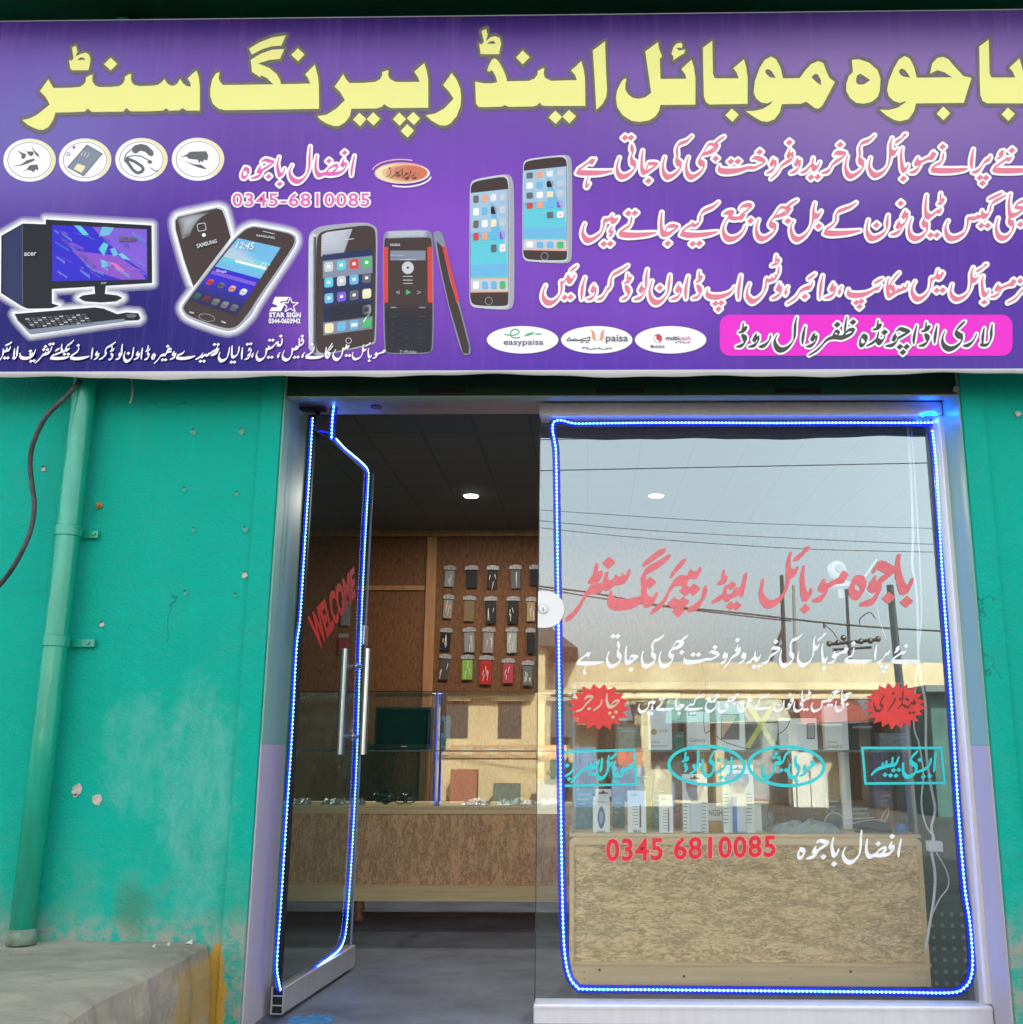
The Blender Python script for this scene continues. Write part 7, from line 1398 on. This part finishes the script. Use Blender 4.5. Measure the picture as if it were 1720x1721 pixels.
# ---------------------------------------------------------------- the far side of the street (seen mirrored in the glass)
TB = -24.0
M_CREAM = mat('cream_plaster', (.60, .49, .31), .9, col2=(.46, .36, .22), vscale=1.2, bump=.2, bscale=12)
M_SHADE = mat('dark_opening', (.05, .045, .04), .8)
def sbox(x0, x1, y0, y1, z0, z1, name, m, parent, bevel=0): q = MB(); q.box(x0, x1, y0, y1, z0, z1); return q.build(name, m, parent, bevel=bevel)
zr = PR(1250, 1116, TB)[2]; za = PR(1250, 1160, TB)[2]
xl, xr = PR(955, 1116, TB)[0], PR(1568, 1116, TB)[0]
row = thing('row_of_shops', ((xl + xr) / 2, TB, GZ), 'long cream building with a deep parapet across the street', 'building')
sbox(xl - 6, xr, TB - 7, TB, GZ, zr - .1, 'wall', M_CREAM, row)
sbox(xl - 6.2, xr + .15, TB - .001, TB + .5, za, zr, 'parapet', M_CREAM, row)
sbox(xl - 6.1, xr + .1, TB + .001, TB + 1.3, za - .28, za - .16, 'awning_slab', M_CREAM, row)
rnd = random.Random(5)
xx = xl - 5.4; k = 0
cols_ = [mat('shutter_blue', (.12, .25, .33), .5), mat('shutter_green', (.08, .22, .16), .5), M_SHADE, mat('shutter_grey', (.30, .30, .28), .5), M_SHADE, mat('poster_red', (.45, .14, .06), .6)]
while xx < xr - 2.2:
    w_ = 1.9 + rnd.random() * .9; sbox(xx, xx + w_, TB + .002, TB + .06, GZ + .1, za - .75, 'shop_opening', cols_[k % 6], row)
    sbox(xx - .1, xx + w_ + .1, TB + .062, TB + .14, za - .70, za - .36, 'shop_board', [mat('board_%d' % j, c_, .5) for j, c_ in enumerate(((.5, .12, .05), (.6, .5, .2), (.1, .25, .4), (.65, .62, .55)))][k % 4], row); xx += w_ + .6; k += 1
# taller cream house on the left and a dark lean-to
xh = PR(870, 1180, -21)[0]; h2 = thing('corner_house', (xh, -21, GZ), 'cream corner house with a sloping dark roof across the street', 'building')
zt_ = PR(900, 1060, -21)[2]; xh1 = PR(985, 1100, -21)[0]
sbox(xh - 6, xh1 - 1.0, -28, -21, GZ, zt_, 'wall', mat('ochre_plaster', (.62, .46, .25), .9, col2=(.5, .36, .2), vscale=1), h2)
q = MB(); q.prism([(xh - 6.3, -20.6, zt_), (xh1 - .2, -20.6, zt_ - .45), (xh1 - 1.0, -20.6, zt_ + .15), (xh1 - 1.7, -20.6, zt_ + .55), (xh - 6.3, -20.6, zt_ + .35)], (0, -7.6, 0)); q.build('roof', mat('dark_thatch', (.07, .06, .05), .9, vary=.5, vscale=10), h2)
for i in range(5):
    sbox(xh - 5.3 + 1.5 * i, xh - 4.65 + 1.5 * i, -20.999, -20.93, GZ + 1.7, GZ + 2.7, 'window', M_SHADE, h2); sbox(xh - 5.4 + 1.5 * i, xh - 4.55 + 1.5 * i, -20.92, -20.7, GZ + 2.701, GZ + 2.8, 'window_hood', M_CREAM, h2)
sbox(xh - 5.5, xh + 1.2, -20.998, -20.9, GZ + 1.15, GZ + 1.5, 'sign_board', mat('orange_board', (.45, .27, .13), .6), h2)
for i in range(9): sbox(xh - 5.3 + .7 * i, xh - 5.0 + .7 * i, -20.899, -20.85, GZ + 1.22, GZ + 1.42, 'sign_panel', mat('board_cream', (.55, .42, .25), .6), h2)
for i in range(6): sbox(xh - 5.4 + 1.15 * i, xh - 4.7 + 1.15 * i, -20.6 + .1 * i, -20.1 + .1 * i, GZ + .003, GZ + .5 + .12 * ((i * 5) % 4), 'goods', mat('goods_h%d' % (i % 3), ((.30, .10, .05), (.09, .13, .10), (.4, .36, .3))[i % 3], .7), h2)
sbox(xh - 5.6, xh1 - 1.4, -20.995, -20.2, GZ + 2.95, GZ + 3.08, 'sun_shade', mat('ochre_plaster', (.62, .46, .25), .9), h2)
# green kiosk at the right
xk = PR(1562, 1160, -19)[0]; k_ = thing('green_kiosk', (xk + 2, -19, GZ), 'dark green kiosk at the right end of the far side', 'kiosk')
zk = PR(1580, 1165, -19)[2]; sbox(xk, xk + 9, -23, -19, GZ, zk, 'wall', mat('kiosk_green', (.02, .09, .075), .6, vary=.4, vscale=2), k_); sbox(xk - .3, xk + 9.3, -23.2, -18.3, zk + .001, zk + .14, 'roof', mat('kiosk_roof', (.12, .14, .13), .7), k_)
for i in range(3): sbox(xk + .8 + 2.6 * i, xk + 1.3 + 2.6 * i, -18.995, -18.95, GZ + 1.5 + .2 * i, GZ + 2.1 + .2 * i, 'notice', mat('kiosk_notice', (.5, .48, .42), .6), k_)
# utility poles and wires
M_POLE = mat('weathered_timber', (.045, .042, .042), .8, vary=.4, vscale=8, stretch=(1, 1, .2)); M_CONC = mat('concrete_pole', (.075, .075, .078), .85, vary=.3, vscale=6)
TP = -33.0; VD = 2 * GLASS - TP - CLOC[1]; PXM = VD / FOC
def pole(px, ptop, wpx, m, label, lean=0, sq=False, pbot=1330, TP=-33.0):
    PXM = (2 * GLASS - TP - CLOC[1]) / FOC
    a = PR(px, ptop, TP); b_ = PR(px + lean, pbot, TP); t_ = thing('utility_pole', (b_[0], TP, GZ), label, 'utility pole', 'utility poles across the street')
    q = MB(); d_ = (a - b_) / (a[2] - b_[2]); base = b_ + d_ * (GZ - b_[2]); q.tube([base, (base + a) / 2, a], [wpx * PXM * .46, wpx * PXM * .42, wpx * PXM * .36], 4 if sq else 12); q.build('shaft', m, t_); return t_, a
p1, a1 = pole(1314, 967, 9, M_POLE, 'timber pole with a raking strut, leftmost of the mirrored poles', 12)
q = MB(); q.tube([PR(1318, 1052, TP), PR(1296, 1110, TP + .05)], .06, 8); q.tube([PR(1321, 1085, TP), PR(1303, 1088, TP + .05)], .05, 8); q.build('strut', M_POLE, p1)
pole(1334, 984, 7, mat('pale_pole', (.20, .19, .18), .8), 'thin pale pole just right of the strutted pole', 8)
p3, a3 = pole(1423, 990, 7, M_POLE, 'timber pole with an insulator crossarm', 16)
z_ = PR(1430, 1080, TP)
q = MB(); l_, r_ = PR(1393, 1083, TP), PR(1475, 1075, TP); q.tube([l_, r_], .06, 8); q.tube([PR(1400, 1092, TP), PR(1465, 1088, TP)], .045, 8); q.build('crossarm', M_DARKMETAL, p3)
for x, y in ((1394, 1082), (1409, 1080), (1418, 1072), (1447, 1078), (1463, 1077), (1476, 1074)):
    c_ = PR(x, y, TP); q = MB(); q.ball(c_, .11, 10, 6); q.build('insulator', mat('brown_porcelain', (.05, .035, .03), .3), p3)
pole(1496, 983, 17, M_CONC, 'broad square concrete pole, thickest of the mirrored poles', 34, True, TP=-14.0)
TP = -14.0
def wire(px, r_, label, T=-14.0):
    q = MB(); q.tube(smooth_path([PR(x, y, T) for x, y in px], 4), r_, 6); tag(q.build('overhead_wire', M_DARKMETAL, smooth=True), label, 'wire', 'overhead wires along the street')
wire(((700, 745), (908, 739), (1560, 726), (1800, 722)), .0095, 'highest overhead wire in the reflection')
wire(((700, 796), (908, 791), (1565, 778), (1800, 774)), .010, 'second highest overhead wire in the reflection')
wire(((700, 842), (908, 857), (1200, 876), (1340, 882), (1575, 888), (1800, 890)), .0055, 'faint wire sloping gently down, upper of three')
wire(((700, 850), (908, 875), (1100, 892), (1340, 905), (1575, 915), (1800, 920)), .006, 'faint wire sloping gently down, middle of three')
wire(((700, 862), (908, 887), (1100, 906), (1340, 922), (1575, 928), (1800, 932)), .006, 'faint wire sloping gently down, lowest of three')
wire(((700, 955), (905, 985), (1000, 997), (1100, 1016), (1240, 1030), (1420, 1050), (1590, 1061), (1800, 1068)), .016, 'thick black cable, upper strand of the low pair')
wire(((700, 962), (905, 989), (1000, 1004), (1100, 1017.5), (1240, 1034), (1330, 1044)), .012, 'thick black cable, lower strand of the low pair')
q = MB(); q.tube(smooth_path([PR(x, y, TP) for x, y in ((1445, 1050), (1446, 1040), (1455, 1032), (1464, 1030), (1472, 1040))]), .01, 6); tag(q.build('cable_loop', M_DARKMETAL), 'loose loop of cable on the low overhead pair', 'wire')
q = MB(); q.tube(smooth_path([PR(x, y, TP) for x, y in ((1385, 1046), (1386, 1056))]), .02, 6); q.tube(smooth_path([PR(x, y, TP) for x, y in ((1386, 1050), (1400, 1062), (1408, 1074))]), .008, 6); tag(q.build('cable_clamp', M_DARKMETAL), 'small clamp with a drop lead on the low overhead pair', 'clamp')
# columns, goods and cloth in front of the shops opposite
rnd = random.Random(11)
for i in range(9):
    x = xl - 5.6 + (xr - xl + 5.4) * i / 8; sbox(x - .12, x + .12, TB + .45, TB + .69, GZ, za - .281, 'column', M_CREAM, row)
for i in range(26):
    x = xl - 5 + (xr - xl + 4) * rnd.random(); w_ = .3 + .6 * rnd.random(); h_ = .4 + 1.1 * rnd.random(); y = TB + .8 + .5 * rnd.random() + i * .02
    sbox(x, x + w_, y, y + .4, GZ + .002, GZ + h_, 'goods', mat('goods_%d' % (i % 6), ((.35, .08, .04), (.10, .16, .28), (.42, .36, .24), (.08, .08, .08), (.12, .24, .14), (.5, .46, .4))[i % 6], .7), row)
for i in range(8):
    x = xl - 4.6 + (xr - xl + 3) * (i + rnd.random() * .6) / 8; q = MB(); w_ = .9 + rnd.random(); zc = za - .30
    q.add([(x, TB + 1.31, zc), (x + w_, TB + 1.31, zc), (x + w_ + .1, TB + 2.1, zc - .55), (x - .1, TB + 2.15, zc - .62)], [(0, 1, 2, 3)]); q.build('cloth_awning', mat('cloth_%d' % (i % 4), ((.10, .22, .20), (.45, .40, .30), (.30, .07, .05), (.14, .14, .16))[i % 4], .8), row)
